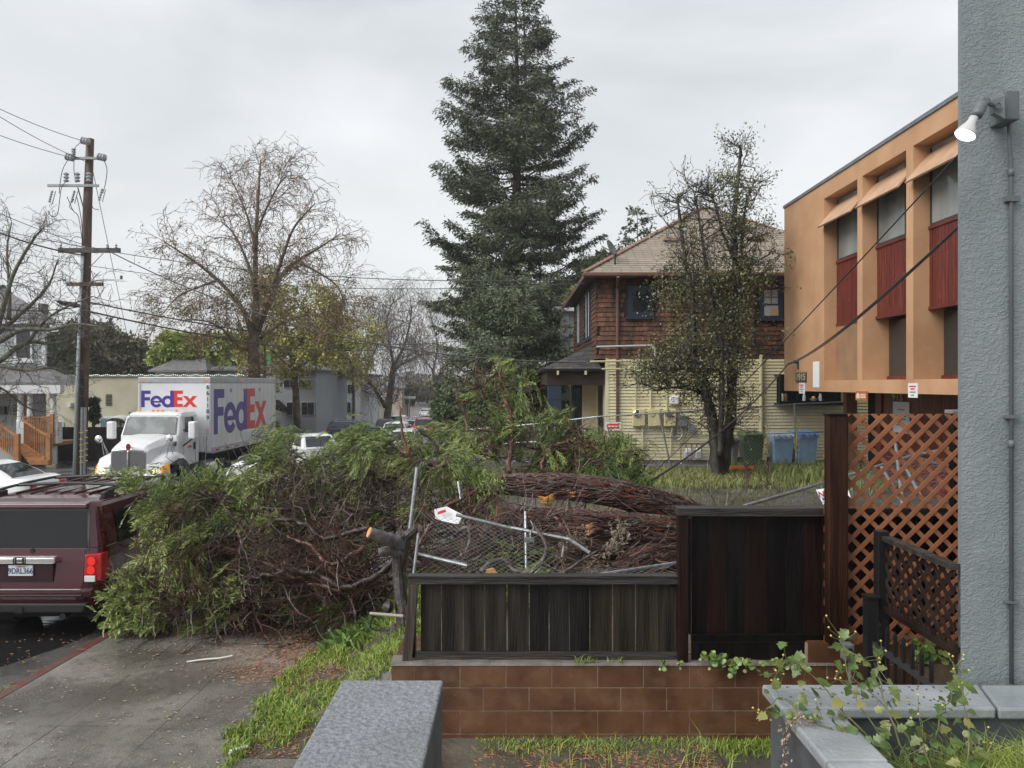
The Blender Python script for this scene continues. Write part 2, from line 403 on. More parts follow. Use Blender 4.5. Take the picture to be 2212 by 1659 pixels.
# soil bank between the sidewalk and the block wall
mb = MB(); nxx, nyy = 14, 30; V = []
for j in range(nyy+1):
    for i in range(nxx+1):
        y = 6.37+j/nyy*5.6; x = -2.27+i/nxx*(1.45 if y > 7.0 else 1.2)
        base = sz(y)+.045
        h = .10*math.sin(min(1, (x+2.27)/.5)*PI/2)*ss(6.37, 6.9, y)+.42*ss(7.2, 9.6, y)*ss(-1.9, -1.1, x)
        V.append((x, y, max(base+h, gz(x, y)+.01)+random.uniform(-.008, .008)))
mb.add(V, quads=[(j*(nxx+1)+i, j*(nxx+1)+i+1, (j+1)*(nxx+1)+i+1, (j+1)*(nxx+1)+i) for j in range(nyy) for i in range(nxx)])
bank = struct('soil_bank', mb, M_dirt, smooth=True)
def bankz(x, y): return sz(y)+.045+.10*math.sin(min(1, max(0, (x+2.27)/.5))*PI/2)*ss(6.37, 6.9, y)+.42*ss(7.2, 9.6, y)*ss(-1.9, -1.1, x)

# front yard of this property, in front of the block wall
mb = MB(); V = []
for j in range(9):
    for i in range(13):
        x = -.9+i*.22; y = 5.6+j*.15
        V.append((x, y, sz(y)-.01+random.uniform(-.01, .02)+.05*max(0, (y-6.2))))
mb.add(V, quads=[(j*13+i, j*13+i+1, (j+1)*13+i+1, (j+1)*13+i) for j in range(8) for i in range(12)])
struct('yard_soil', mb, M_dirt, smooth=True)

def blades(pts, h, w, lean=.5, tint=None, rng=RNG, mb=None):
    mb = mb or MB(); pts = np.asarray(pts); n = len(pts)
    h = h*(.5+rng.random(n)) if np.ndim(h) == 0 else h
    a = rng.random(n)*2*PI; d = np.stack([np.cos(a), np.sin(a), np.zeros(n)], 1); ln = (rng.random(n)*lean*h)[:, None]
    a2 = rng.random(n)*2*PI; s = np.stack([np.cos(a2), np.sin(a2), np.zeros(n)], 1)*(w*(.6+.8*rng.random(n)))[:, None]
    up = np.zeros((n, 3)); up[:, 2] = 1
    H = h[:, None]
    v = np.stack([pts-s, pts+s, pts+up*H*.55+d*ln*.3+s*.7, pts+up*H*.55+d*ln*.3-s*.7, pts+up*H*(1-.25*lean)+d*ln], 1).reshape(-1, 3)
    i = np.arange(n)*5
    t = np.repeat(np.clip(rng.random(n) if tint is None else tint+rng.normal(size=n)*.15, .001, 1), 5)
    mb.add(v, quads=np.stack([i, i+1, i+2, i+3], 1), tris=np.stack([i+3, i+2, i+4], 1), tint=t)
    return mb
# grass of the strip beside the sidewalk
pts = []; hh = []
while len(pts) < 17000:
    y = random.uniform(6.38, 10.6); 
    edge = -2.45+.25*ss(8.2, 9.6, y)+.05*math.sin(y*9)+.04*math.sin(y*23)
    x = random.uniform(edge, -.90 if y > 7 else -1.07)
    if y < 6.75+.25*math.sin(x*7) and x > -2.2 and random.random() < .93: continue
    bare = math.exp(-(((x+1.95)/.33)**2+((y-8.05)/.33)**2))+math.exp(-(((x+1.5)/.4)**2+((y-8.6)/.2)**2))
    if random.random() < bare*1.2: continue
    pts.append((x, y, max(bankz(x, y), gz(x, y))-.01 if x > -2.27 else sz(y)+.05)); hh.append(random.uniform(.04, .11)*(1+1.3*ss(8.7, 9.4, y)*ss(-2.2, -1.5, x)+.3*math.sin(x*11+y*7)))
mb = blades(pts, np.array(hh), .006, 1.1)
y = 5.0; pts = []
for _ in range(900):
    y = random.uniform(5.2, 6.6); pts.append((-2.27+random.gauss(0, .025), y, sz(y)+.05))
blades(pts, .05, .004, 1.2, mb=mb)
struct('grass_strip', mb, M_grass, 'stuff')
# yard grass at the foot of the wall
pts = [(random.uniform(-.3, 2.6), 6.79-abs(random.gauss(0, .13)), -.21) for _ in range(4200)]
mb = blades(pts, .07, .005, .8)
pts = [(random.uniform(.2, 1.8), random.uniform(6.15, 6.6), -.21) for _ in range(120)]
blades(pts, .22, .004, .9, .9, mb=mb)
struct('yard_grass', mb, M_grass, 'stuff')
def chips(n, fx, ln=(.015, .07), wd=(.002, .010)):
    mb = MB(); C = []; D = []; 
    for _ in range(n):
        x, y, z = fx(); a = random.uniform(0, 2*PI); C.append((x, y, z+random.uniform(.004, .014))); D.append((math.cos(a), math.sin(a), random.uniform(-.12, .12)))
    C = np.array(C); D = unit(np.array(D)); n = len(C); R = unit(np.cross(D, (0, 0, 1)))
    l = np.array([random.uniform(*ln) for _ in range(n)])[:, None]; w_ = np.array([random.uniform(*wd) for _ in range(n)])[:, None]
    U = np.array([0, 0, .006])
    v = np.stack([C, C+R*w_+D*l*.3, C+D*l, C-R*w_+D*l*.4, C+D*l*.5+U], 1).reshape(-1, 3)
    i = np.arange(n)*5
    return mb.add(v, tris=np.concatenate([np.stack([i, i+1, i+4], 1), np.stack([i+1, i+2, i+4], 1), np.stack([i+2, i+3, i+4], 1), np.stack([i+3, i, i+4], 1)]))
def f1():
    while True:
        if random.random() < .6: x, y = random.gauss(-2.75, .35), random.uniform(8.2, 11.5)
        else: x, y = random.gauss(-2.4, .3), random.uniform(8.0, 10.5)
        if -5 < x < -2.0: return x, y, (sz(y)+.05 if x < -2.28 else bankz(x, y))
def f2():
    y = random.gauss(8.05, .3); x = random.gauss(-1.9, .3); x = min(max(x, -2.25), -1.1); y = max(y, 6.4); return x, y, bankz(x, y)
def f3():
    y = random.uniform(6.36, 6.75); x = random.uniform(-2.25, -1.0); return x, y, bankz(x, y)
def f4():
    y = random.uniform(5.8, 6.7); x = random.uniform(-.3, 1.7); return x, y, sz(y)-.0
def f5():
    y = random.uniform(6.0, 10.5)**1.0; x = random.uniform(-5, -2.3); return x, y, sz(y)+.05
for nm, n, f in (('bark_litter', 2900, f1), ('bark_litter', 500, f2), ('bark_litter', 380, f3), ('bark_litter', 1700, f4)):
    struct(nm, chips(n, f), M_chip, 'stuff')
struct('leaf_litter', chips(420, f5, (.02, .06), (.004, .012)), mat('pale wet litter', (.22, .17, .10), (.35, .28, .18), scale=9), 'stuff')
def f6():
    y = random.uniform(6.2, 10.2); return random.uniform(-8, -5.25), y, sz(y)-.06
struct('road_litter', chips(260, f6, (.02, .07), (.004, .014)), M_chip, 'stuff')
def f7():
    y = random.uniform(7.2, 16); x = random.uniform(-1, 7); return x, y, gz(x, y)
struct('yard_litter', chips(5000, f7, (.04, .16), (.005, .02)), M_chip, 'stuff')
mb = MB(); mb.tube(poly((-3.67, 8.72, -.185), (-3.5, 8.77, -.175), (-3.33, 8.8, -.17), (-3.2, 8.85, -.16)), .012, 5)
single('stripped_twig', mb, mat('pale stripped wood', (.62, .6, .54)), 'pale stripped twig lying alone on the sidewalk', 'twig', (-3.5, 8.77, -.19))
mb = MB(); mb.lathe([(.0, 0), (.02, .01), (.024, .1), (.018, .16), (0, .17)], (-2.36, 6.42, -.115), (.8, .6, .05), 8)
single('crushed_cup_lid', mb, M_white, 'small white scrap lying at the edge of the grass', 'litter', (-2.36, 6.42, -.13))

# ---------------------------------------------------------------- block wall
M_blkw = mat('stained brown block', (.078, .034, .017), (.145, .068, .034), scale=3.0, rough=.26, bump=.35, bscale=120, rnd=.10, detail=8)
speckle(M_blkw, 7, .22, .5, .75, (.30, .20, .13))
M_mort = mat('tan mortar', (.17, .12, .08), (.26, .19, .13), scale=10, rough=.8)
M_mortd = mat('grey cracked mortar cap', (.12, .10, .085), (.20, .17, .15), scale=6, rough=.6, bump=.5)
root = thing('block_wall', 'low brown painted concrete block wall carrying the dark wooden fences', 'wall', (1.5, 6.8, -.25))
part('mortar', MB().box((-1.055, 6.802, -.45), (4.4, 6.99, .475)).box((2.60, 6.802, .475), (4.4, 6.99, .665)), M_mort, root)
bm = MB().box((-.1965, 0, -.0965), (.1965, .19, .0965)).mesh('block')
bh = MB().box((-.0985, 0, -.0965), (.0985, .19, .0965)).mesh('block')
for k, me in enumerate((bm, bh)):
    me.materials.append(M_blkw)
for r in range(4):
    z = .38-.203*r; x = -1.06+(.2 if r % 2 == 0 else 0)
    if r % 2 == 0: 
        inst(bh, 'block', root, (-1.06+.1, 6.8, z))
    x += .2
    while x < 3.4:
        inst(bm, 'block', root, (x, 6.8-random.uniform(0, .003), z)); x += .4035
for x in (2.8, 3.2035, 3.607, 4.01): inst(bm, 'block', root, (x, 6.8, .583))
mb = MB()
x = -1.07
while x < 2.55:
    l = random.uniform(.15, .4); mb.hexa([(x,6.79,.474),(x+l,6.79,.474),(x+l,7.0,.474),(x,7.0,.474),(x,6.80,.492+random.uniform(0,.012)),(x+l,6.80,.492+random.uniform(0,.012)),(x+l,6.99,.5),(x,6.99,.5)]); x += l
part('mortar_cap', mb, M_mortd, root)
mb = MB()
mb.box((-1.06, 6.99, -.4), (-.85, 7.6, .47)); part('return_wall', mb, M_blkw, root)

# ---------------------------------------------------------------- wooden fences
M_b1a = mat('grey brown weathered board', (.013, .011, .009), (.050, .041, .034), scale=1.6, spec=.22, rough=.42, bump=.6, bscale=11, stretch=(7, 7, .5), rnd=.35, detail=10, lo=.38, hi=.72)
M_b1b = mat('blackened board', (.006, .0055, .0055), (.020, .018, .0175), scale=1.6, spec=.22, rough=.42, bump=.6, bscale=11, stretch=(7, 7, .5), rnd=.35, detail=10)
M_b1c = mat('olive brown board', (.012, .0105, .007), (.040, .033, .022), scale=1.6, spec=.22, rough=.42, bump=.6, bscale=11, stretch=(7, 7, .5), rnd=.35, detail=10)
M_b1 = mat('weathered dark board', (.008, .007, .0065), (.040, .033, .028), scale=2.4, rough=.38, bump=.55, bscale=9, stretch=(9, 9, .55), rnd=.5, detail=8, lo=.35, hi=.75)
M_b2 = mat('black stained board', (.0035, .003, .003), (.011, .0085, .008), scale=3, spec=.22, rough=.36, bump=.4, bscale=14, stretch=(6, 6, .5), rnd=.35, detail=6)
M_b2r = mat('red brown stained board', (.008, .004, .0035), (.020, .009, .007), scale=3, spec=.22, rough=.36, bump=.4, bscale=14, stretch=(6, 6, .5), rnd=.2)
M_rail = mat('grey brown weathered rail', (.012, .011, .010), (.048, .042, .037), scale=3, rough=.36, bump=.6, bscale=12, stretch=(.5, 6, 7), rnd=.15, detail=8)
def pr(mb, x0, y0, x1, y1, Y, th, tint=0.0):
    a = P(x0, y0, Y); b = P(x1, y1, Y); return mb.box((a[0], Y, b[2]), (b[0], Y+th, a[2]), tint)
root = thing('low_board_fence', 'low weathered dark board fence on the brown block wall', 'fence', P(1180, 1432, 6.86))
xb = [899, 952, 1002, 1055, 1108, 1159, 1213, 1264, 1316, 1367, 1418, 1468]
xb = [907, 956, 1005, 1056, 1107, 1163, 1211, 1259, 1311, 1365, 1420, 1474]
xb = [909, 959, 1011, 1060, 1112, 1160, 1206, 1248, 1294, 1340, 1394, 1450]
e = [961+250*.3617, 961+390*.3617]
xb = [(960+v*.3617)/1.1573 for v in (250, 395, 545, 695, 848, 1003, 1140, 1280, 1422, 1578, 1738, 1888, 2022)]
for i in range(12):
    g0 = 2.4 if i in (4, 9) else 1.3
    a = P(xb[i]+g0, 1258, 6.90); b = P(xb[i+1]-.4, 1416, 6.90)
    tw = random.uniform(-.006, .006)
    mb = MB().hexa([(a[0],6.90,b[2]),(b[0],6.90+tw,b[2]),(b[0],6.922+tw,b[2]),(a[0],6.922,b[2]),(a[0]-tw*.4,6.90,a[2]),(b[0]-tw*.4,6.90+tw*.5,a[2]),(b[0]-tw*.4,6.922,a[2]),(a[0]-tw*.4,6.922,a[2])])
    part('board', mb, M_b1b if i in (5, 6, 7) else (M_b1c if i in (8, 9, 10) else M_b1a), root, bev=.002)
part('top_rail', pr(MB(), 882, 1247, 1467, 1263, 6.84, .09), M_rail, root, bev=.004)
part('cap_edge', pr(MB(), 880, 1244.5, 1467.5, 1248.5, 6.83, .11), M_rail, root, bev=.003)
part('bottom_rail', pr(MB(), 897, 1409, 1467, 1431, 6.87, .05), M_rail, root, bev=.003)
a = P(868, 1432, 6.84); b = P(889, 1432, 6.84); c = P(883, 1263, 6.84); d = P(904, 1263, 6.84)
mb = MB().hexa([a, b, b+(0, .04, 0), a+(0, .04, 0), c, d, d+(0, .04, 0), c+(0, .04, 0)])
part('leaning_board', mb, mat('pale brown leaning board', (.03, .022, .019), (.075, .058, .05), scale=3, rough=.38, bump=.6, bscale=12, stretch=(7, 7, .5)), root, 'board leaning at the broken left end', bev=.003)
part('post', pr(MB(), 889, 1263, 897, 1440, 6.925, .09), M_b2, root)

root = thing('tall_board_fence', 'tall black stained board fence beside the lattice panel', 'fence', P(1620, 1430, 6.82))
part('post', pr(MB(), 1466, 1113, 1487, 1431, 6.80, .1), M_b2r, root, bev=.004)
part('post', pr(MB(), 1487.5, 1119, 1493, 1370, 6.86, .06), M_b2, root)
part('cap_rail', pr(MB(), 1464, 1098, 2072, 1114, 6.78, .16), M_rail, root, bev=.004)
xb = [1494, 1528, 1568, 1585+25, 1656, 1698, 1737, 1776, 1800, 1845, 1890, 1935, 1980, 2025, 2074]
for i in range(len(xb)-1):
    part('board', pr(MB(), xb[i]+.4, 1115, xb[i+1]-.4, 1372, 6.90+random.uniform(0, .006), .02), M_b2r if i in (1, 3, 6) else M_b2, root, bev=.002)
part('bottom_rail', pr(MB(), 1494, 1371, 1795, 1387, 6.85, .045), M_b2, root, bev=.003)
part('kick_board', pr(MB(), 1494, 1388, 1744, 1434, 6.87, .03), M_b2, root, bev=.003)

# lattice panel with its big post
M_lat = mat('cedar coloured lattice', (.26, .098, .045), (.34, .138, .066), scale=3, rough=.42, rnd=.08, bump=.1)
M_post = mat('wet brown cedar post', (.014, .006, .004), (.045, .018, .010), scale=2.5, spec=.22, rough=.33, bump=.45, bscale=12, stretch=(6, 6, .45), detail=8)
root = thing('lattice_panel', 'cedar coloured diagonal lattice privacy panel behind the brown post', 'lattice', P(1930, 1392, 6.72))
Yl = 6.70; X0, X1 = P(1781, 0, Yl)[0], P(2080, 0, Yl)[0]; Z1, Z0 = P(0, 894, Yl)[2], P(0, 1392, Yl)[2]
def clipband(c, sgn, hw, x0, x1, z0, z1):
    """polygon of band |x+sgn*z-c|<hw*sqrt2 clipped to the rectangle"""
    pl = [(x0, z0), (x1, z0), (x1, z1), (x0, z1)]
    for s, lim in ((1, c+hw*1.4142), (-1, -(c-hw*1.4142))):
        out = []
        for i in range(len(pl)):
            p, q = pl[i], pl[(i+1) % len(pl)]
            fp = s*(p[0]+sgn*p[1])-lim; fq = s*(q[0]+sgn*q[1])-lim
            if fp <= 0: out.append(p)
            if (fp < 0) != (fq < 0) and fp != fq:
                t = fp/(fp-fq); out.append((p[0]+(q[0]-p[0])*t, p[1]+(q[1]-p[1])*t))
        pl = out
        if len(pl) < 3: return None
    return pl
def lattice(root, m, x0, x1, z0, z1, y, pitch, hw, th, mapf=None, name='slat'):
    for sgn, yy in ((1, y+th), (-1, y)):
        lo = x0+(sgn*z0 if sgn > 0 else -z1); hi = x1+(z1 if sgn > 0 else -z0)
        c = lo+pitch*.3
        while c < hi:
            pl = clipband(c, sgn, hw, x0, x1, z0, z1)
            if pl:
                ar = abs(sum(pl[i][0]*pl[(i+1) % len(pl)][1]-pl[(i+1) % len(pl)][0]*pl[i][1] for i in range(len(pl))))/2
                if ar > .0015:
                    mb = MB().prism(pl, yy, yy+th-.001)
                    if mapf: mb.v = [mapf(v) for v in mb.v]
                    part(name, mb, m, root)
            c += pitch
lattice(root, M_lat, X0, X1, Z0, Z1, Yl, .1585, .0185, .008)
root = thing('fence_post', 'thick wet brown post standing in front of the cedar lattice', 'post', P(1812, 1392, 6.6))
part('post', pr(MB(), 1791, 896, 1833, 1394, 6.58, .11), M_post, root, bev=.008)
part('post_cap', pr(MB(), 1790, 893, 1831, 899, 6.57, .13), M_b2, root, bev=.006)
root = thing('back_post', 'grey topped dark post at the right end of the lattice', 'post', P(2066, 1390, 6.76))
part('post', pr(MB(), 2062, 892, 2085, 1392, 6.76, .09), M_b2, root, bev=.004)
part('post_cap', pr(MB(), 2058, 886, 2090, 894, 6.74, .13), M_conc, root, bev=.004)

# stair side railing: dark lattice on the plane X=3.0
M_dlat = mat('dark brown lattice', (.012, .007, .006), (.03, .018, .014), scale=4, spec=.22, rough=.4, rnd=.2)
root = thing('stair_lattice_railing', 'dark brown lattice railing with weathered top rail next to the grey stucco wall', 'railing', (3.0, 5.8, .3))
part('post', MB().box((2.93, 6.18, -.1), (3.02, 6.27, 1.77)), M_blk, root, bev=.004)
part('top_rail', MB().box((2.955, 5.55, 1.695), (3.035, 6.18, 1.735)), M_rail, root, bev=.003)
part('top_rail', MB().box((2.955, 5.22, 1.693), (3.03, 5.545, 1.733)), M_rail, root, bev=.003)
part('bottom_rail', MB().box((2.96, 5.22, 1.13), (3.03, 6.18, 1.17)), M_dlat, root, bev=.003)
def mapx(v):
    o = v.copy(); o[:, 0] = v[:, 1]; o[:, 1] = v[:, 0]; return o
lattice(root, M_dlat, 5.22, 6.18, 1.17, 1.695, 2.985, .125, .0175, .008, mapx)
# iron picket fence
root = thing('iron_picket_fence', 'black iron picket fence with pointed tops below the dark lattice', 'fence', (2.9, 5.7, .0))
part('post', MB().box((2.83, 6.15, -.2), (2.92, 6.24, 1.24)).box((2.82, 6.14, 1.24), (2.93, 6.25, 1.26)), M_blk, root, bev=.003)
pk = MB().box((-.011, -.011, 0), (.011, .011, 1.2)); pk.add([(-.013,-.013,1.2),(.013,-.013,1.2),(.013,.013,1.2),(-.013,.013,1.2),(0,0,1.245)], tris=[(0,1,4),(1,2,4),(2,3,4),(3,0,4)])
pkm = pk.mesh('picket'); pkm.materials.append(M_blk)
for i in range(7): inst(pkm, 'picket', root, (2.88, 6.06-i*.125, -.15))
M_gbar = mat('grey black bar', (.035, .035, .037), rough=.4)
part('rail', MB().box((2.865, 5.22, .86), (2.895, 6.15, .90)), M_gbar, root)
part('rail', MB().box((2.865, 5.22, .02), (2.895, 6.15, .06)), M_gbar, root)
part('brace', MB().beam((2.86, 6.1, .75), (2.86, 5.2, -.1), .012, .012), M_gbar, root)
# intercom
root = thing('intercom_box', 'small grey metal intercom box on a pipe before the block wall', 'intercom', P(1835, 1470, 6.5))
part('housing', pr(MB(), 1824, 1393, 1846, 1428, 6.42, .09), M_galv, root, bev=.006)
a = P(1835.5, 1406, 6.41); part('lens', MB().lathe([(.024, 0), (.024, -.012), (.012, -.014), (.012, .0)], a, 'y', 14), M_blk, root)
part('button_plate', pr(MB(), 1829, 1415, 1842, 1424, 6.412, .006), mat('grey plate', (.2, .2, .21), rough=.3, metal=.6), root)
part('pipe', MB().tube([P(1836, 1428, 6.47), P(1836, 1560, 6.47)], .014, 8), M_galv, root)

# ---------------------------------------------------------------- stucco wall with flood lamp
M_stuc = mat('grey stucco', (.19, .22, .23), (.235, .265, .275), scale=2.0, rough=.62, detail=6)
t = M_stuc.node_tree; b = [n for n in t.nodes if n.type == 'BSDF_PRINCIPLED'][0]
g = N(t, 'ShaderNodeNewGeometry'); vo = N(t, 'ShaderNodeTexNoise'); vo.inputs['Scale'].default_value = 26; vo.inputs['Detail'].default_value = 3; vo.inputs['Distortion'].default_value = 1.2
mpp = N(t, 'ShaderNodeMapping'); mpp.inputs['Scale'].default_value = (1, 1, 1.6)
t.links.new(g.outputs['Position'], mpp.inputs[0]); t.links.new(mpp.outputs[0], vo.inputs['Vector'])
r_ = N(t, 'ShaderNodeValToRGB'); r_.color_ramp.elements[0].position = .44; r_.color_ramp.elements[1].position = .6
t.links.new(vo.outputs['Fac'], r_.inputs[0])
bp = N(t, 'ShaderNodeBump'); bp.inputs['Strength'].default_value = .42; bp.inputs['Distance'].default_value = .012
t.links.new(r_.outputs[0], bp.inputs['Height']); t.links.new(bp.outputs[0], b.inputs['Normal'])
speckle(M_stuc, 1.6, .30, .5, .7, (.12, .135, .135), (1, 1, .35)); speckle(M_stuc, 5, .25, .56, .75, (.33, .35, .355), (1, 1, .6))
M_gpaint = mat('dark grey painted metal', (.10, .115, .12), (.12, .135, .14), scale=4, rough=.5, bump=.1)
root = thing('stucco_building', 'rough grey stucco building wall at the right edge', 'building', (4, 5.3, 0))
part('wall', MB().prismz([(3.02, 5.2), (8, 5.2), (8, 10), (6.6, 10), (3.08, 5.34)], -.3, 7.5), M_stuc, root)
mb = MB(); xw = P(2184, 0, 5.17)[0]
mb.tube([P(2180, 262, 5.15), P(2181, 320, 5.16), P(2184, 345, 5.175), P(2185, 1476, 5.175)], .0135, 10)
for yy in (372, 958): mb.lathe([(.019, 0), (.019, .05)], P(2184.5, yy+9, 5.175), 'z', 10)
root2 = thing('conduit', 'painted conduit pipe running down the grey stucco wall', 'conduit', P(2185, 1476, 5.17))
part('pipe', mb, M_gpaint, root2, smooth=True)
for yy in (430, 900, 1300):
    part('clamp', MB().box(P(2176, yy+4, 5.155), P(2194, yy-4, 5.2)), M_gpaint, root2)
# flood lamp
root = thing('flood_lamp', 'lit flood bulb on a grey junction box high on the stucco wall', 'lamp', P(2190, 230, 5.15))
a = P(2152, 262, 5.06); b_ = P(2197, 198, 5.06)
part('junction_box', MB().box((a[0]+.04, 5.03, a[2]), (b_[0], 5.2, b_[2])), M_gpaint, root, bev=.01)
cv = [P(2140, 215, 5.0), P(2172, 205, 4.97), P(2172, 258, 4.97), P(2146, 244, 5.0)]
mb = MB().add([P(2133, 208, 5.10), P(2164, 196, 5.03), P(2166, 262, 5.03), P(2139, 250, 5.10)]+cv, quads=[(0,1,2,3),(7,6,5,4),(0,4,5,1),(1,5,6,2),(2,6,7,3),(3,7,4,0)])
part('cover', mb, M_gpaint, root, bev=.004)
part('knockout', MB().lathe([(.02, 0), (.02, .006), (.015, .006), (.015, .002)], P(2156, 228, 4.965), (0, -1, 0), 14), M_gpaint, root)
p0, p1, p2, p3 = P(2146, 228, 4.98), P(2122, 222, 4.90), P(2104, 262, 4.86), P(2083, 290, 4.80)
part('arm', MB().tube([p0, P(2133, 222, 4.95), p1], [.014, .016, .018], 8).lathe([(.022, -.03), (.026, 0), (.022, .03)], p1, (0, 1, 0), 12), M_gpaint, root)
d = unit(p2-p1)
part('socket', MB().lathe([(.028, 0), (.036, .01), (.037, .05), (.035, .055), (.037, .06), (.035, .10), (.028, .11)], p1+d*.005, d, 20), M_gpaint, root, smooth=True)
d2 = unit(P(2082, 297, 4.86)-P(2104, 254, 4.87)); o_ = P(2104, 254, 4.87)
part('bulb', MB().lathe([(.026, 0), (.027, .03), (.035, .055), (.056, .10), (.063, .12), (.064, .128)], o_, d2, 24), mat('white bulb shell', (.50, .50, .49), rough=.3), root, smooth=True)
part('bulb_face', MB().lathe([(.062, .129), (.055, .136), (.03, .141), (.001, .142)], o_, d2, 24), mat('lit bulb face', (.9, .9, .9), emit=(1, .99, .96), estr=1.2), root, smooth=True)

# ---------------------------------------------------------------- low grey coping wall and concrete parapet
M_cop = mat('grey painted coping', (.20, .225, .235), (.31, .335, .345), scale=1.8, rough=.13, rough2=.3, bump=.25, bscale=30, detail=8)
speckle(M_cop, 4, .5, .54, .72, (.13, .14, .13)); speckle(M_cop, 1.2, .5, .5, .62, (.42, .44, .45))
M_copw = mat('dark grey painted wall', (.055, .062, .07), (.085, .093, .10), scale=3, rough=.5, bump=.25, bscale=50)
root = thing('coping_wall', 'low L shaped grey planter wall with wet painted coping', 'wall', (2.4, 4.8, -.3))
part('coping', MB().prismz([(1.66, 5.14), (1.66, 4.78), (1.70, 4.76), (2.98, 4.76), (3.10, 5.14)], .885, .955), M_cop, root, bev=.015)
part('coping', MB().prismz([(3.115, 5.14), (2.995, 4.76), (5.2, 4.76), (5.2, 5.14)], .880, .952), M_cop, root, bev=.015)
part('coping', MB().prismz([(1.66, 4.755), (1.66, 4.10), (2.0, 4.10), (2.0, 4.755)], .885, .955), M_cop, root, bev=.015)
part('coping', MB().prismz([(1.66, 4.09), (1.66, 2.6), (2.0, 2.6), (2.0, 4.09)], .883, .953), M_cop, root, bev=.015)
part('wall', MB().box((1.70, 4.80, -.45), (5.2, 5.08, .886)).box((1.70, 2.6, -.45), (1.95, 4.799, .885)), M_copw, root)
mb = MB(); V = []
for j in range(12):
    for i in range(20): V.append((1.95+i*.17, 2.6+j*.2, .60+random.uniform(-.02, .02)))
mb.add(V, quads=[(j*20+i, j*20+i+1, (j+1)*20+i+1, (j+1)*20+i) for j in range(11) for i in range(19)])
struct('planter_soil', mb, M_dirt, smooth=True)
pts = [(2.0+1.9*random.random()**.8, random.uniform(3.6, 4.72), .60) for _ in range(7000)]
mb = blades(pts, .15, .0030, 1.3)
pts = [(random.uniform(2.55, 3.6), random.uniform(3.9, 4.6), .60) for _ in range(3000)]
blades(pts, .28, .0025, 1.2, .8, mb=mb)
struct('planter_grass', mb, M_grass, 'stuff')

M_para = mat('speckled grey concrete', (.13, .14, .155), (.235, .245, .265), scale=75, rough=.55, bump=.5, bscale=70, detail=3, lo=.3, hi=.62)
speckle(M_para, 2.2, .35, .5, .7, (.12, .125, .12))
M_parad = mat('dark grey parapet side', (.06, .066, .068), (.085, .09, .092), scale=8, rough=.6, bump=.4, bscale=60)  # side faces in a darker grey than the speckled cap
root = thing('stair_parapet', 'speckled grey concrete stair parapet in the near foreground', 'wall', (-.35, 2.2, -.1))
part('cap', MB().box((-.505, .9, 2.05), (-.205, 2.3, 2.07)), M_para, root, bev=.006)
part('wall', MB().box((-.498, .9, -.2), (-.208, 2.293, 2.05)), M_parad, root, bev=.004)
# ---------------------------------------------------------------- orange building (facade on the plane X = 7.75)
M_or = mat('orange stucco', (.42, .235, .122), (.52, .305, .17), scale=.9, rough=.7, bump=.25, bscale=60, detail=9)
speckle(M_or, 1.1, .35, .5, .7, (.30, .165, .09), (1, 1, .25)); speckle(M_or, 6, .25, .55, .75, (.55, .34, .2))
M_ord = mat('dark orange stucco', (.21, .125, .07), (.30, .175, .095), scale=1.6, rough=.75, bump=.3, bscale=50, detail=9)  # darker orange for the recessed back walls, cores and end pier
M_awn = mat('faded peach awning board', (.38, .23, .135), (.50, .32, .20), scale=2.2, rough=.5, detail=8)
M_rb = mat('dark red painted board', (.085, .014, .010), (.15, .026, .019), scale=4, rough=.42, bump=.35, bscale=20, stretch=(4, 4, .5), rnd=.14, detail=8)
M_rbp = mat('peeling paint flecks', (.38, .25, .22), rough=.7)
M_flash = mat('grey roof flashing', (.12, .13, .14), (.16, .17, .18), rough=.5)
M_wframe = mat('aluminium window frame', (.06, .06, .06), rough=.4, metal=.4)
M_blind = mat('pale curtain behind glass', (.16, .18, .18), (.30, .32, .31), scale=1.2, rough=.12, spec=.7, stretch=(1, 1.5, .3), detail=2)
M_paper = mat('white paper', (.72, .73, .75), rough=.6)
XF = 7.75
root = thing('orange_building', 'orange two storey stucco building with tilted awnings and dark red panels', 'building', (7.75, 22, .4))
def bx(x0, x1, y0, y1, z0, z1): return MB().box((x0, y0, z0), (x1, y1, z1))
part('wall', bx(XF, 15, 19.2, 22, 2.76, 7.9399), M_or, root)
part('roof_beam', bx(XF, 8.4, 5.8, 19.198, 7.55, 7.94), M_or, root)
part('floor_beam', bx(XF, 8.719, 5.8, 19.198, 2.76, 3.04), M_or, root)
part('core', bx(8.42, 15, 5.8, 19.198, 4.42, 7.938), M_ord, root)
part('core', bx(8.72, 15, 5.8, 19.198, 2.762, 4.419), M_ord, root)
part('flashing', bx(XF-.03, 15, 5.8, 22.03, 7.942, 8.02), M_flash, root)
bays = [(17.35, 19.19), (15.2, 17.1), (12.95, 14.93), (10.7, 12.7), (8.45, 10.45), (6.2, 8.2)]
fins = [(17.1, 17.35), (14.93, 15.2), (12.7, 12.95), (10.45, 10.7), (8.2, 8.45), (5.95, 6.2)]
for a, b in fins: part('fin', bx(XF, 8.41, a, b, 3.041, 7.549).box((8.411, a, 3.041), (8.719, b, 4.419)), M_or, root)
board = MB().box((0, .004, 0), (.03, .104, 1.5)).mesh('red_board'); board.materials.append(M_rb)
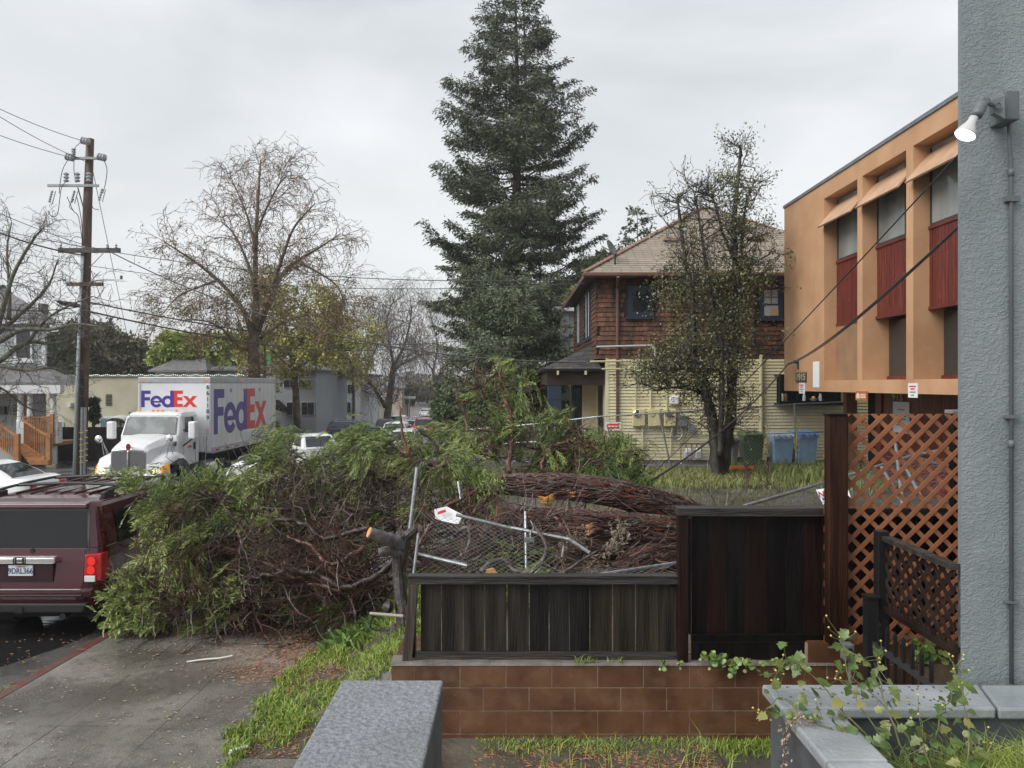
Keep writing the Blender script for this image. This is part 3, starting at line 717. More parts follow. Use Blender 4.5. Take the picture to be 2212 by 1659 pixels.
for k, (a, b) in enumerate(bays[:4]):
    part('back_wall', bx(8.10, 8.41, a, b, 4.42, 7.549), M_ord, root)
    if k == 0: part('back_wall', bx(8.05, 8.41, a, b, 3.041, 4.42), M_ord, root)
    yy = a
    while yy < b-.05:
        inst(board, 'red_board', root, (8.06+random.uniform(0, .004), yy, 4.43)); yy += .1105
    part('drip_rail', bx(8.035, 8.10, a, b, 5.93, 5.99), M_rb, root)
    part('drip_rail', bx(8.035, 8.11, a, b, 4.38, 4.44), M_rb, root)
    fr = part('window_frame', bx(8.07, 8.10, a, b, 5.99, 6.04).box((8.07, a, 6.04), (8.10, a+.05, 7.5)).box((8.07, b-.05, 6.04), (8.10, b, 7.5)).box((8.065, a+.62, 6.04), (8.10, a+.68, 7.5)), M_wframe, root)
    part('pane', bx(8.085, 8.097, a+.68, b-.05, 6.04, 7.5), M_blind, fr)
    part('pane', bx(8.085, 8.097, a+.05, a+.62, 6.04, 7.5), M_glass if k else M_blind, fr)
    # awning: slab sloping outwards
    a2, b2 = a+.02, b+.0
    p = [(7.59, a2, 6.84), (7.61, a2, 6.815), (7.61, b2, 6.815), (7.59, b2, 6.84)]
    q = [(8.02, a2, 7.37), (8.06, a2, 7.35), (8.06, b2, 7.35), (8.02, b2, 7.37)]
    part('awning', MB().hexa([(7.60,a2,6.815),(8.05,a2,7.345),(8.05,b2,7.345),(7.60,b2,6.815),(7.575,a2,6.84),(8.03,a2,7.375),(8.03,b2,7.375),(7.575,b2,6.84)]), M_awn, root)
    if k > 0:
        f2 = part('lower_window', bx(8.33, 8.37, a+.02, a+.85, 3.12, 4.38).box((8.33, a+.88, 3.12), (8.37, b-.02, 4.38)), M_glass, root)
        part('sill', bx(8.29, 8.38, a, b, 3.042, 3.12), M_rb, f2)
        part('frame', bx(8.31, 8.37, a+.85, a+.88, 3.12, 4.38), M_wframe, f2)
mb = MB()
for _ in range(70):
    k = random.choice((0, 1, 1, 2, 2)); a, b = bays[k]; y = random.choice([random.uniform(a, b), a+.55+random.gauss(0, .05)]); z = random.uniform(4.45, 5.9)
    s = random.uniform(.006, .02); mb.add([(8.055, y, z), (8.052, y+s*.5, z+s), (8.055, y-s*.3, z+s*4)], tris=[(0, 1, 2)])
part('peeling_paint', mb, M_rbp, root, kind='stuff')
# ground floor
part('ground_wall', bx(9.4, 14, 5.8, 19.6, .3, 2.758), M_rb, root)
part('doorway', bx(9.9, 14, 19.9, 21.5, .3, 2.758), M_dark, root)
part('pier', bx(9.35, 9.6, 19.6, 19.9, .3, 2.758), M_rb, root)
part('end_pier', bx(9.3, 9.6, 21.5, 21.7, .3, 2.758), M_ord, root)
b2 = MB().box((0, .004, 0), (.02, .126, 2.35)).mesh('wall_board'); b2.materials.append(M_rb)
y = 10.0
while y < 19.4: inst(b2, 'wall_board', root, (9.378+random.uniform(0, .004), y, .4)); y += .13
part('door_frame', bx(9.36, 9.4, 19.0, 19.06, .4, 2.7), M_wframe, root)
# bracket for the cables
part('cable_bracket', MB().tube([(7.75, 20.95, 3.52), (7.62, 20.95, 3.56), (7.50, 20.98, 3.50)], .035, 8).tube([(7.74, 20.9, 3.6), (7.74, 20.9, 3.35)], .03, 6), M_wframe, root)
def plane_sign(name, label, cat, px0, py0, px1, py1, m, X=XF, th=.012):
    """flat sign on a wall X = const, seen between two picture columns"""
    y0 = X*F/(px0-CX); y1 = X*F/(px1-CX); ym = (y0+y1)/2
    z1 = CZ-(py0-CY)/F*ym; z0 = CZ-(py1-CY)/F*ym
    r = thing(name, label, cat, (X-.006, ym, z0)); 
    part('plate', bx(X-th-.001, X-.001, y1, y0, z0, z1), m, r)
    return r, ym, (z0+z1)/2, (y0-y1), (z1-z0)
M_plate = mat('black number plate', (.03, .025, .02), rough=.4)
M_num = mat('dull gold numerals', (.45, .40, .28), rough=.4)
M_ink = mat('grey ink', (.25, .26, .30), rough=.6); M_redink = mat('red ink', (.60, .06, .07), rough=.6); M_blueink = mat('blue ink', (.08, .12, .35), rough=.6)
RX = (PI/2, 0, -PI/2)
r, ym, zm, wy, hz = plane_sign('number_plate', 'black house number plate reading 1915 on the orange wall', 'sign', 1720, 804.5, 1743, 825.5, M_plate, th=.02)
text('1915', hz*.95, M_num, r, (XF-.024, ym, zm), RX, scl=(1.35, 1, 1), bold=.004)
def notice(label, *a, X=XF, lines=((.3, .9, 'r'), (.12, .6, 'r'), (-.1, .8, 'b'), (-.32, .4, 'b'))):
    r, ym, zm, wy, hz = plane_sign('wall_notice', label, 'sign', *a, M_paper, X=X)
    for f, wd, c in lines:
        mb = bx(X-.016, X-.0135, ym-wy*wd*.4, ym+wy*wd*.4, zm+f*hz-.018, zm+f*hz+.012)
        part('printed_line', mb, M_redink if c == 'r' else M_ink, r)
    return r
notice('small white notice under the 1915 number plate', 1727, 827, 1739, 850)
plane_sign('blank_board', 'tall blank white board on the orange wall', 'sign', 1757, 781, 1770, 837, M_paper)
notice('white notice on the lower orange beam between the second and third bays', 1963, 828, 1983, 859)
r, ym, zm, wy, hz = plane_sign('plaque', 'small terracotta plaque with a house emblem hanging below the orange beam', 'sign', 1851, 845, 1875, 865, mat('terracotta plaque', (.40, .12, .05), rough=.5), th=.03)
mb = MB().prismx([(ym+wy*.42, zm-hz*.3), (ym+wy*.12, zm-hz*.3), (ym+wy*.12, zm+hz*.1), (ym+wy*.27, zm+hz*.35), (ym+wy*.42, zm+hz*.1)], XF-.034, XF-.0315); part('house_emblem', mb, mat('cream print', (.7, .55, .4)), r)
for f in (.15, -.02, -.18): part('printed_line', bx(XF-.034, XF-.0315, ym-wy*.42, ym+wy*.05, zm+f*hz-.012, zm+f*hz+.012), MATS['cream print'], r)
r = notice('large white sheet on the dark red wall behind the lattice', 1930, 868, 1965, 935, X=9.37, lines=((.25, .5, 'k'), (.05, .8, 'k'), (-.05, .8, 'k'), (-.25, .7, 'k')))
r = thing('wall_numerals', 'pale 915 numerals on the dark red wall above the white sheet', 'sign', (9.36, 18.5, 2.66))
text('915', .22, M_num, r, (9.352, 9.37*F/(1940-CX), 2.62), RX, scl=(1.6, 1, 1))

# ---------------------------------------------------------------- brown shingle and yellow clapboard house
M_yel = mat('pale yellow clapboard', (.58, .535, .34), (.68, .625, .41), scale=1.2, rough=.5, rnd=.05)
M_yelb = mat('lap shade line backing', (.22, .19, .10), rough=.7)  # darkened backing in the board gaps paints the shade lines under the laps
M_shg = mat('wet cedar shingle', (.042, .020, .014), (.155, .062, .030), scale=.9, rough=.5, rnd=.42, bump=.4, bscale=20, stretch=(5, 5, .6), detail=7)
speckle(M_shg, .55, .75, .42, .6, (.028, .017, .014), (1, 1, .7))
M_roof = mat('tan roof shingle', (.26, .21, .165), (.37, .31, .25), scale=2.5, rough=.55, bump=.2, rnd=.07, detail=8, tint=(.28, .235, .19))
M_roofd = mat('dark porch roof shingle', (.035, .035, .037), (.085, .083, .08), scale=5, rough=.5, bump=.4, bscale=30, stretch=(1, 1, 3), detail=8, tint=(.09, .085, .08))
M_trimb = mat('dark navy trim', (.022, .035, .058), rough=.4)
M_gut = mat('brown gutter', (.12, .06, .04), (.15, .08, .055), scale=3, rough=.4)
M_eave = mat('dark brown eave wood', (.03, .016, .01), rough=.6)
M_trimw = mat('cream painted pipe', (.55, .5, .3), rough=.45)
M_pipew = mat('grey white pipe', (.5, .52, .53), rough=.4)
HY = 25.0; LZ = .4
house = thing('shingle_house', 'two storey house, brown cedar shingles above pale yellow clapboards, tan hip roof', 'house', (7.4, 25, .4))
part('wall_core', bx(3.09, 12.0, HY+.04, 34, .2, 3.77), M_yelb, house)
part('wall_core', bx(2.76, 12.2, HY+.05, 34, 3.772, 6.5), M_eave, house)
cb = MB().hexa([(0,-.03,0),(8.95,-.03,0),(8.95,.02,0),(0,.02,0),(0,-.004,.091),(8.95,-.004,.091),(8.95,.02,.091),(0,.02,.091)]).mesh('clapboard'); cb.materials.append(M_yel)
z = .5; k = 0
while z < 3.7: inst(cb, 'clapboard', house, (3.05, HY+.01, z)); z += .1025
part('corner_board', bx(3.03, 3.13, HY-.02, HY+.1, .3, 3.77), M_yel, house)
part('foundation', bx(3.1, 11.9, HY+.0, HY+.3, .1, .5), mat('dim foundation', (.12, .11, .08)), house)
part('foundation_vent', bx(P(1555,0,25)[0], P(1595,0,25)[0], HY-.03, HY+.02, .42, .52), M_dark, house)
# side lower walls (porch side)
for z in np.arange(.5, 3.7, .1025):
    part('side_clapboard', MB().hexa([(2.55,28.0,z),(3.05,28.0,z),(3.05,28.04,z),(2.55,28.04,z),(2.55,28.018,z+.103),(3.05,28.018,z+.103),(3.05,28.04,z+.103),(2.55,28.04,z+.103)]), M_yel, house)
part('side_wall', bx(2.55, 3.08, 28.04, 34, .3, 3.77), M_yel, house)
part('side_wall', bx(3.04, 3.085, 25.05, 28, .3, 3.77), M_yel, house)
part('side_door', bx(3.0, 3.035, 25.9, 27.0, .6, 2.9), M_blk, house)
part('mail_box', bx(2.86, 3.0, 25.6, 25.85, 1.45, 1.85), M_blk, house)
f = part('side_window', bx(2.20, 2.548, 28.1, 28.16, .7, 2.95), M_trimb, house); part('pane', bx(2.28, 2.45, 28.07, 28.10, .9, 2.8), M_glass, f)
# shingles: facade rows; windows cut out
wins = [P(1352, 0, 25)[0], P(1414, 0, 25)[0]]
holes = [(P(1353,0,25)[0], P(1413,0,25)[0], 5.2, 6.1), (P(1540,0,25)[0], P(1601,0,25)[0], 4.1, 5.9), (P(1637,0,25)[0], P(1692,0,25)[0], 4.95, 6.15)]
M_shf = mat('wet cedar shingle field', (.040, .019, .013), (.15, .06, .029), scale=4.5, rough=.5, bump=.4, bscale=20, stretch=(1.6, 1, 1.3), detail=2)
speckle(M_shf, .55, .75, .42, .6, (.028, .017, .014), (1, 1, .7))
smesh = []
for wdt in (.11, .14, .17, .20):
    m_ = MB().hexa([(0,-.028,0),(wdt-.006,-.028,0),(wdt-.006,.02,0),(0,.02,0),(0,-.002,.138),(wdt-.006,-.002,.138),(wdt-.006,.02,.138),(0,.02,.138)]).mesh('shingle'); m_.materials.append(M_shg); smesh.append((wdt, m_))
cnt = 0; rest = MB(); cand = []
z = 3.76; row = 0
while z < 6.42:
    x = 2.72+random.uniform(-.08, 0)
    while x < 12.1:
        wdt, m_ = random.choice(smesh); zz = z+random.uniform(-.007, .007)
        if not any(h[0]-.02 < x+wdt and x < h[1]+.02 and h[2]-.12 < zz and zz < h[3] for h in holes) and x > 2.68:
            vis = x < 9.0
            if vis: cand.append((x, zz, wdt, m_))
            else: rest.hexa([(x,HY-.008,zz),(x+wdt-.006,HY-.008,zz),(x+wdt-.006,HY+.04,zz),(x,HY+.04,zz),(x,HY+.018,zz+.138),(x+wdt-.006,HY+.018,zz+.138),(x+wdt-.006,HY+.04,zz+.138),(x,HY+.04,zz+.138)])
        x += wdt
    z += .152; row += 1
random.shuffle(cand); cand.sort(key=lambda c: 0 if c[0] < 5.2 else 1)
for i, (x, zz, wdt, m_) in enumerate(cand):
    if i < 295: inst(m_, 'shingle', house, (x, HY+.02, zz))
    else: rest.hexa([(x,HY-.008,zz),(x+wdt-.006,HY-.008,zz),(x+wdt-.006,HY+.04,zz),(x,HY+.04,zz),(x,HY+.018,zz+.138),(x+wdt-.006,HY+.018,zz+.138),(x+wdt-.006,HY+.04,zz+.138),(x,HY+.04,zz+.138)], tint=0)
part('shingles', rest, M_shf, house, kind='stuff')
rest = MB(); z = 3.76
while z < 6.42:
    y = 25.0
    while y < 33.8:
        wdt = random.choice((.12, .15, .18)); rest.hexa([(2.70,y,z),(2.76,y,z),(2.76,y+wdt-.008,z),(2.70,y+wdt-.008,z),(2.73,y,z+.19),(2.76,y,z+.19),(2.76,y+wdt-.008,z+.19),(2.73,y+wdt-.008,z+.19)]); y += wdt
    z += .152
part('side_shingles', rest, M_shf, house, kind='stuff')
def win(px0, py0, px1, py1, Y, panes, m=M_glass, parent=None, trim=M_trimb, tw=4):
    parent = parent or house
    w_ = part('window', pr(MB(), px0, py0, px1, py1, Y-.05, .09), trim, parent)
    for (a, b, c, d) in panes:
        part('pane', pr(MB(), a, b, c, d, Y-.058, .01), m, w_)
    return w_
w1 = win(1356, 618, 1411, 684, HY, [(1366, 628, 1402, 673)])
part('sill', pr(MB(), 1352, 683, 1413, 689, HY-.1, .14), M_trimb, w1)
w2 = win(1641, 620, 1692, 688, HY, [(1651, 626, 1665, 641), (1667, 626, 1680, 641), (1651, 643, 1665, 656), (1667, 643, 1680, 656), (1651, 660, 1681, 682)], m=mat('pale blind', (.35, .36, .36), rough=.2))  # upper right window: plain pale grey panes for the white blinds, no glow
part('sill', pr(MB(), 1637, 687, 1694, 693, HY-.1, .14), M_trimb, w2)
mb = MB().prism([(P(1662+v, 0, 25)[0], P(0, y, 25)[2]) for v, y in ((0, 682), (18, 682), (18, 670), (13, 667), (5, 667), (1, 672))], HY-.066, HY-.06); part('paper_bag', mb, mat('brown paper', (.4, .27, .16)), w2)
w3 = win(1545, 640, 1597, 752, HY, [(1550, 646, 1570, 746), (1573, 646, 1590, 746)])
part('sill', pr(MB(), 1541, 752, 1600, 758, HY-.1, .14), M_trimb, w3)
part('frame', pr(MB(), 1590, 646, 1593, 746, HY-.065, .02), M_white, w3)
for (ya, yb) in ((26.7, 28.6), (30.6, 32.0)):
    f = part('side_window', bx(2.66, 2.72, ya, yb, 4.5, 6.25), M_trimb, house)
    part('pane', bx(2.65, 2.658, ya+.15, (ya+yb)/2-.05, 4.62, 6.1), M_glass, f); part('pane', bx(2.65, 2.658, (ya+yb)/2+.05, yb-.15, 4.62, 6.1), M_glass, f)
    part('frame', bx(2.64, 2.665, ya+.08, ya+.14, 4.6, 6.12).box((2.64, (ya+yb)/2-.04, 4.6), (2.665, (ya+yb)/2+.04, 6.12)), M_pipew, f)
# roof: hip; eaves X 2.28..12.5, Y 24.4..34.6, peak (7.1..7.7, 29.5, 9.6)
EX0, EX1, EY0, EY1, EZ = 2.28, 12.5, 24.4, 34.6, 6.46
PKa, PKb = (7.2, 29.5, 9.62), (7.65, 29.5, 9.62)
part('soffit', bx(EX0+.02, EX1-.02, EY0+.02, EY1-.02, EZ-.09, EZ-.03), M_eave, house)
part('fascia', bx(EX0, EX1, EY0, EY0+.019, EZ-.14, EZ).box((EX0, EY0+.02, EZ-.14), (EX0+.019, EY1, EZ)), M_gut, house)
part('gutter', MB().box((EX0-.05, EY0-.11, EZ-.11), (EX1, EY0-.003, EZ+.0)), M_gut, house, bev=.02)
mb = MB().add([(EX0,EY0,EZ),(EX1,EY0,EZ),(EX1,EY1,EZ),(EX0,EY1,EZ),PKa,PKb], quads=[(0,1,5,4),(2,3,4,5)], tris=[(1,2,5),(3,0,4)])
roof = part('roof', mb, M_roof, house)
mb = MB(); n = 34
for i in range(n):   # front slope courses, tab by tab
    t0, t1 = i/n, (i+1.15)/n
    xa, xb_ = EX0+(PKa[0]-EX0)*t0, EX1+(PKb[0]-EX1)*t0
    x = xa+(-.15 if i % 2 else 0)
    yl, zl = EY0+(29.5-EY0)*t0, EZ+(9.62-EZ)*t0; yh, zh = EY0+(29.5-EY0)*t1, EZ+(9.62-EZ)*t1
    if zh > 9.62: yh, zh = 29.5, 9.62
    while x < xb_:
        l = random.uniform(.28, .33); a = max(x, xa); b = min(x+l-.012, xb_)
        if b > a+.02:
            tnt = random.choice((0.001, .3, .6, .9)); sh = (PKa[0]-EX0)/n
            a2 = max(a, xa+sh); b2 = min(b, xb_-sh)
            if b2 > a2: mb.hexa([(a,yl-.03,zl-.0),(b,yl-.03,zl-.0),(b2,yh,zh+.004),(a2,yh,zh+.004),(a,yl-.03,zl+.026),(b,yl-.03,zl+.026),(b2,yh,zh+.012),(a2,yh,zh+.012)], tint=tnt)
        x += l
part('roof_shingles', mb, M_roof, roof, kind='stuff')
mb = MB()
M_ridge = mat('reddish ridge cap', (.22, .13, .095), (.32, .20, .15), scale=6, rough=.5)
for (a, b) in (((EX0, EY0, EZ), PKa), ((EX1, EY0, EZ), PKb), (PKa, PKb), ((EX0, EY1, EZ), PKa)):
    a = np.array(a); b = np.array(b); L = np.linalg.norm(b-a); k = int(L/.22)+1
    for i in range(k):
        p = a+(b-a)*i/k; q = a+(b-a)*(i+1.1)/k; mb.beam(p+(0, 0, .055), q+(0, 0, .03), .24, .03)
part('ridge_caps', mb, M_ridge, roof, kind='stuff')
for px in (1385+5*0, 1635):
    pass
for (pxa, pxb, py) in ((1433, 1458, 520), (1618, 1645, 517)):
    c = P((pxa+pxb)/2, py, 26.9); part('roof_vent', bx(c[0]-.26, c[0]+.26, 26.5, 26.95, c[2]-.06, c[2]+.03), mat('rusty vent %d' % pxa, (.28, .12, .06), (.4, .25, .15), scale=6), roof)
# satellite dish
root = thing('satellite_dish', 'grey satellite dish on a short mast on the tan roof', 'antenna', P(1328, 580, 24.9))
part('mast', MB().tube([P(1328, 584, 24.9), P(1329, 548, 24.9)], .03, 8), M_blk, root)
part('dish', MB().lathe([(.001, .0), (.18, .02), (.32, .07), (.325, .065), (.17, .01)], P(1326, 535, 24.9), (-.82, -.1, -.45), 24), M_galv, root, smooth=True)
part('arm', MB().tube([P(1326, 546, 24.9), P(1300, 532, 24.8)], .018, 6), M_galv, root)
# porch
part('porch_beam', bx(1.15, 3.0, 25.25, 25.45, 2.92, 3.38).box((1.15, 25.46, 2.92), (1.35, 33, 3.38)), M_eave, house)
prf = MB().add([(1.02,25.0,3.40),(2.72,25.0,3.40),(2.72,26.6,4.25),(1.02,33.5,3.40),(2.72,33.5,4.25),(2.72,25.02,4.15)], tris=[(0,1,5),(0,5,2),(0,2,3),(3,2,4)])
V = MB(); V.prism([(1.02, 3.37), (3.0, 3.37), (3.0, 3.43), (1.02, 3.43)], 25.0, 33.4)
part('porch_eave', V, M_eave, house)
porch = part('porch_roof', MB().add([(.98,24.95,3.43),(2.9,24.95,3.43),(2.7,26.4,4.22),(2.7,33.4,4.22),(.98,33.4,3.43)], quads=[(0,2,3,4)], tris=[(0,1,2)]), M_roofd, house)
mb = MB(); n = 11
for i in range(n):
    t0, t1 = i/n, (i+1.3)/n
    for (A, B, C2, D) in (((.98,24.95,3.43),(2.9,24.95,3.43),(2.7,26.4,4.22),(2.7,26.4,4.22)), ((.98,33.4,3.43),(.98,24.95,3.43),(2.7,26.4,4.22),(2.7,33.4,4.22))):
        A, B, C2, D = map(np.array, (A, B, C2, D)); a = A+(D-A)*t0; b = B+(C2-B)*t0; c = B+(C2-B)*min(t1, 1); d = A+(D-A)*min(t1, 1)
        L = np.linalg.norm(b-a); m_ = max(1, int(L/.3))
        for j in range(m_):
            u, v_ = j/m_, (j+.96)/m_; e0 = np.array((0, 0, .03+random.uniform(0, .012))); e1 = np.array((0, 0, .012))
            mb.hexa([a+(b-a)*u, a+(b-a)*v_, d+(c-d)*v_, d+(c-d)*u, a+(b-a)*u+e0, a+(b-a)*v_+e0, d+(c-d)*v_+e1, d+(c-d)*u+e1], tint=random.choice((.001, .4, .9)))
part('porch_shingles', mb, M_roofd, porch, kind='stuff')
part('porch_post', bx(1.17, 1.62, 25.28, 25.7, .3, 2.92), M_trimb, house, bev=.01)
part('post_band', bx(1.15, 1.64, 25.26, 25.72, 2.45, 2.5), M_trimb, house)
part('porch_post', bx(1.17, 1.6, 31.5, 31.9, .3, 2.92), M_trimb, house)
part('porch_floor', bx(1.1, 3.0, 25.6, 33.4, .2, .75), mat('brick red step', (.22, .07, .04), (.3, .1, .06), scale=5), house)
mb = MB()
for i in range(16): mb.box((1.66+i*.085, 25.5, .75), (1.68+i*.085, 25.52, 1.45))
mb.box((1.6, 25.48, 1.45), (3.02, 25.54, 1.48)); part('porch_railing', mb, M_blk, house)
for xx in (1.45, 2.35): part('rafter_tail', bx(xx, xx+.06, 24.9, 25.25, 3.25, 3.38), M_trimw, house)
# downspouts and service pipes (on the wall: parts of the house)
part('downspout', MB().tube([P(1335, 597, 24.3), P(1334.5, 612, 24.6), P(1334, 622, 24.9), P(1334, 700, 24.93), P(1333, 1003, 24.93)], .055, 8), M_gut, house)
part('downspout', MB().tube([P(1627, 640, 24.94), P(1627, 745, 24.94), P(1643, 762, 24.94)], .04, 8), M_eave, house)
part('downspout', MB().tube([P(1644, 766, 24.92), P(1644, 940, 24.92)], .055, 8), M_trimw, house)
part('pipe', MB().tube([P(1289, 749, 24.8), P(1408, 746, 24.9), P(1414, 752, 24.9), P(1415, 775, 24.93)], .03, 8), M_pipew, house)
part('pipe', MB().tube([P(1275, 781, 24.75), P(1350, 780, 24.88)], .03, 8), M_trimw, house)
part('pipe', MB().tube([P(1300, 797, 24.75), P(1366, 797, 24.88), P(1373, 803, 24.9), P(1373, 886, 24.9)], .03, 8), M_trimw, house)
for px in (1405.5, 1440): part('pipe', MB().tube([P(px, 800, 24.9), P(px, 886, 24.9)], .03, 8), M_trimw, house)
part('pipe', MB().tube([P(1388, 921, 24.9), P(1388, 975, 24.9)], .03, 8).tube([P(1386, 975, 24.9), P(1388, 984, 24.9)], .05, 8), M_trimw, house)
part('pipe', MB().tube(poly(P(1455, 921, 24.9), P(1449, 940, 24.9), P(1449, 960, 24.9), P(1448, 980, 24.9)), .025, 8), M_trimw, house)
mb = MB().tube(poly(P(1453, 921, 24.88), P(1452, 938, 24.85), P(1462, 952, 24.85), P(1474, 940, 24.85), P(1470, 921, 24.88)), .035, 8)
part('flexible_conduit', mb, M_galv, house, smooth=True)
M_mbox = mat('yellow painted meter box', (.53, .47, .26), (.60, .53, .30), scale=3, rough=.5)
for i, (a, b) in enumerate(((1367, 1394), (1401, 1427), (1435, 1461))):
    r = thing('electric_meter_box', ('first', 'second', 'third')[i]+' yellow electric meter box from the left on the clapboard wall', 'meter', P((a+b)/2, 921, 24.9), 'yellow meter boxes')
    part('housing', pr(MB(), a, 884, b, 921, 24.78, .2), M_mbox, r, bev=.015)
    part('door', pr(MB(), (a+b)/2+1, 889, b-1, 919, 24.765, .02), M_mbox, r, bev=.005)
    if i != 1: part('meter_glass', MB().lathe([(.11, 0), (.11, -.06), (.08, -.09), (.001, -.095)], P(a+8, 893, 24.78), 'y', 18), M_chrome if i == 0 else M_galv, r)
    else: part('blank_cover', MB().lathe([(.09, 0), (.09, -.03), (.001, -.035)], P(a+8, 893, 24.78), 'y', 18), M_mbox, r)
r = thing('utility_box', 'white rounded utility box above the meter boxes', 'utility box', P(1457, 874, 24.9)); part('housing', pr(MB(), 1447, 854, 1467, 874, 24.8, .15), M_white, r, bev=.04)
r = thing('utility_box', 'large grey utility box right of the yellow meter boxes', 'utility box', P(1475, 921, 24.9)); part('housing', pr(MB(), 1464, 898, 1485, 921, 24.8, .15), M_galv, r, bev=.01)
r = thing('utility_box', 'smallest grey utility box beside the larger grey one', 'utility box', P(1494, 933, 24.9)); part('housing', pr(MB(), 1487, 917, 1501, 933, 24.8, .15), M_galv, r, bev=.01)
M_gm = mat('grey gas meter', (.38, .40, .42), rough=.4)
for i, (a, b) in enumerate(((1479, 1497), (1502, 1518))):
    r = thing('gas_meter', ('left', 'right')[i]+' grey gas meter low on the clapboard wall', 'meter', P((a+b)/2, 994, 24.8), 'gas meters')
    part('body', pr(MB(), a, 974, b, 993, 24.62, .2), M_gm, r, bev=.05); part('dial', pr(MB(), a+3, 968, b-3, 978, 24.6, .1), M_white, r, bev=.02)
    part('pipe', MB().tube([P(a+3, 974, 24.7), P(a+3, 958, 24.7)], .02, 6).tube([P(b-3, 974, 24.7), P(b-3, 958, 24.7)], .02, 6), M_redbr, r)
r = thing('gas_pipe', 'rusty gas pipe with white foot beside the gas meters', 'pipe', P(1471, 1003, 24.8))
part('pipe', MB().tube([P(1525, 958, 24.75), P(1471, 958, 24.75), P(1471, 1000, 24.75)], .022, 6), M_redbr, r)
part('foot', MB().tube([P(1471, 996, 24.75), P(1471, 1008, 24.75)], .027, 6), M_white, r)
# signs by the wall
r = thing('fence_sign', 'small white sign with red lettering hanging on the wire fence', 'sign', P(1326, 925, 23.4)); part('plate', pr(MB(), 1308, 912, 1342, 930, 23.38, .01), M_white, r)
for k in (0, 1): part('printed_line', pr(MB(), 1312, 915+k*7, 1338, 919+k*7, 23.372, .004), M_redink, r)
# garden window
gw = part('garden_window', bx(P(1672,0,25)[0], P(1815,0,25)[0], 24.55, 25.0, 2.27, 2.35).box((P(1672,0,25)[0], 24.5, 3.2), (P(1815,0,25)[0], 25.0, 3.26)).box((P(1672,0,25)[0], 24.5, 2.35), (P(1677,0,25)[0], 24.55, 3.2)), M_blk, house)
part('pane', bx(P(1677,0,25)[0], P(1815,0,25)[0], 24.95, 24.98, 2.35, 3.2), M_glass, gw)
for i, (px, c, lb) in enumerate(((1690, (.5, .55, .5), 'pale jar at the left end of the garden window shelf'), (1697, (.3, .16, .05), 'brown jar second from the left on the window shelf'), (1737, (.6, .65, .68), 'clear bottle in the middle of the window shelf'), (1772, (.55, .6, .6), 'small cup right of the fruit bowl on the shelf'))):
    mb = MB().lathe([(.05, 0), (.05, .16), (.03, .2), (.03, .24)], P(px, 866, 24.7), 'z', 10); single('jar', mb, mat('jar %d' % i, c, rough=.2), lb, 'jar', P(px, 866, 24.7))
mb = MB().lathe([(.05, 0), (.13, .07), (.12, .07), (.03, .02)], P(1757, 866, 24.7), 'z', 14); r = thing('fruit_bowl', 'white bowl with yellow fruit on the window shelf', 'bowl', P(1757, 866, 24.7)); part('bowl', mb, M_white, r)
part('fruit', MB().lathe([(.001, 0), (.05, .03), (.055, .06), (.04, .09), (.001, .1)], P(1757, 862.5, 24.7), 'z', 10), mat('yellow fruit', (.7, .5, .03)), r)

# white house behind the porch
M_wsid = mat('white siding', (.60, .61, .62), (.68, .69, .70), scale=2, rough=.5, rnd=.03)
wh = thing('white_house', 'white sided house with grey roof behind the porch', 'house', (3.2, 37, .3))
part('wall', bx(2.3, 9, 37.1, 46, .2, 6.4), M_wsid, wh)
for z in np.arange(.4, 6.3, .16): part('siding_board', MB().hexa([(2.75,37.0,z),(9,37.0,z),(9,37.1,z),(2.75,37.1,z),(2.75,37.03,z+.15),(9,37.03,z+.15),(9,37.1,z+.15),(2.75,37.1,z+.15)]), M_wsid, wh)
part('corner_post', bx(2.3, 2.72, 36.9, 37.1, .2, 6.4), M_white, wh)
part('eave', bx(1.9, 9, 36.5, 46, 6.4, 6.6), M_white, wh)
part('roof', MB().add([(1.9,36.5,6.6),(9,36.5,6.6),(9,46,6.6),(1.9,46,6.6),(5,41,8.6),(8,41,8.6)], quads=[(0,1,5,4),(2,3,4,5)], tris=[(1,2,5),(3,0,4)]), M_roofd, wh)
f = part('window', bx(2.25, 2.30, 38, 39.2, 3.6, 5.4), M_white, wh); part('pane', bx(2.235, 2.249, 38.1, 39.1, 3.7, 5.3), M_glass, f)
f = part('bay', bx(3.2, 3.9, 36.6, 37, 2.3, 2.9), mat('grey box', (.3, .32, .34)), wh)

# ---------------------------------------------------------------- chain link
M_wire = mat('fence wire', (.30, .31, .32), rough=.45, metal=.4)
def chainlink(A, B, C2, D, pitch, r, wob=0.0, seed=1):
    """bilinear patch A(bottom left) B(bottom right) C(top right) D(top left)"""
    A, B, C2, D = (np.asarray(p, float) for p in (A, B, C2, D)); rg = np.random.default_rng(seed)
    W = np.linalg.norm(B-A); H = np.linalg.norm(D-A); mb = MB(); ph = rg.random(6)*6
    nrm = unit(np.cross(B-A, D-A))
    def S(x, h):
        u = (x/W)[:, None]; v = (h/H)[:, None]
        p = (A*(1-u)+B*u)*(1-v)+(D*(1-u)+C2*u)*v
        return p+nrm*(wob*np.sin(x*2.1+ph[0])*np.sin(h*3+ph[1]+x)+wob*.5*np.sin(x*5+ph[2]+h*4))[:, None]
    for sg in (1, -1):
        c = -H+pitch/2
        while c < W+H:
            h = np.linspace(0, H, max(3, int(H/.25))); x = c+sg*h if sg > 0 else c+H-h-0 
            ok = (x >= 0) & (x <= W)
            if ok.sum() >= 2:
                mb.tube(S(x[ok], h[ok]), r, 3, cap=False)
            c += pitch
    return mb
posts = [(1014, 928, 26), (1104, 921, 25), (1198, 911, 24.5), (1290, 900, 24), (1424, 892, 23.7), (1579, 884, 23.5), (1716, 873, 23.5), (1830, 868, 23.5)]
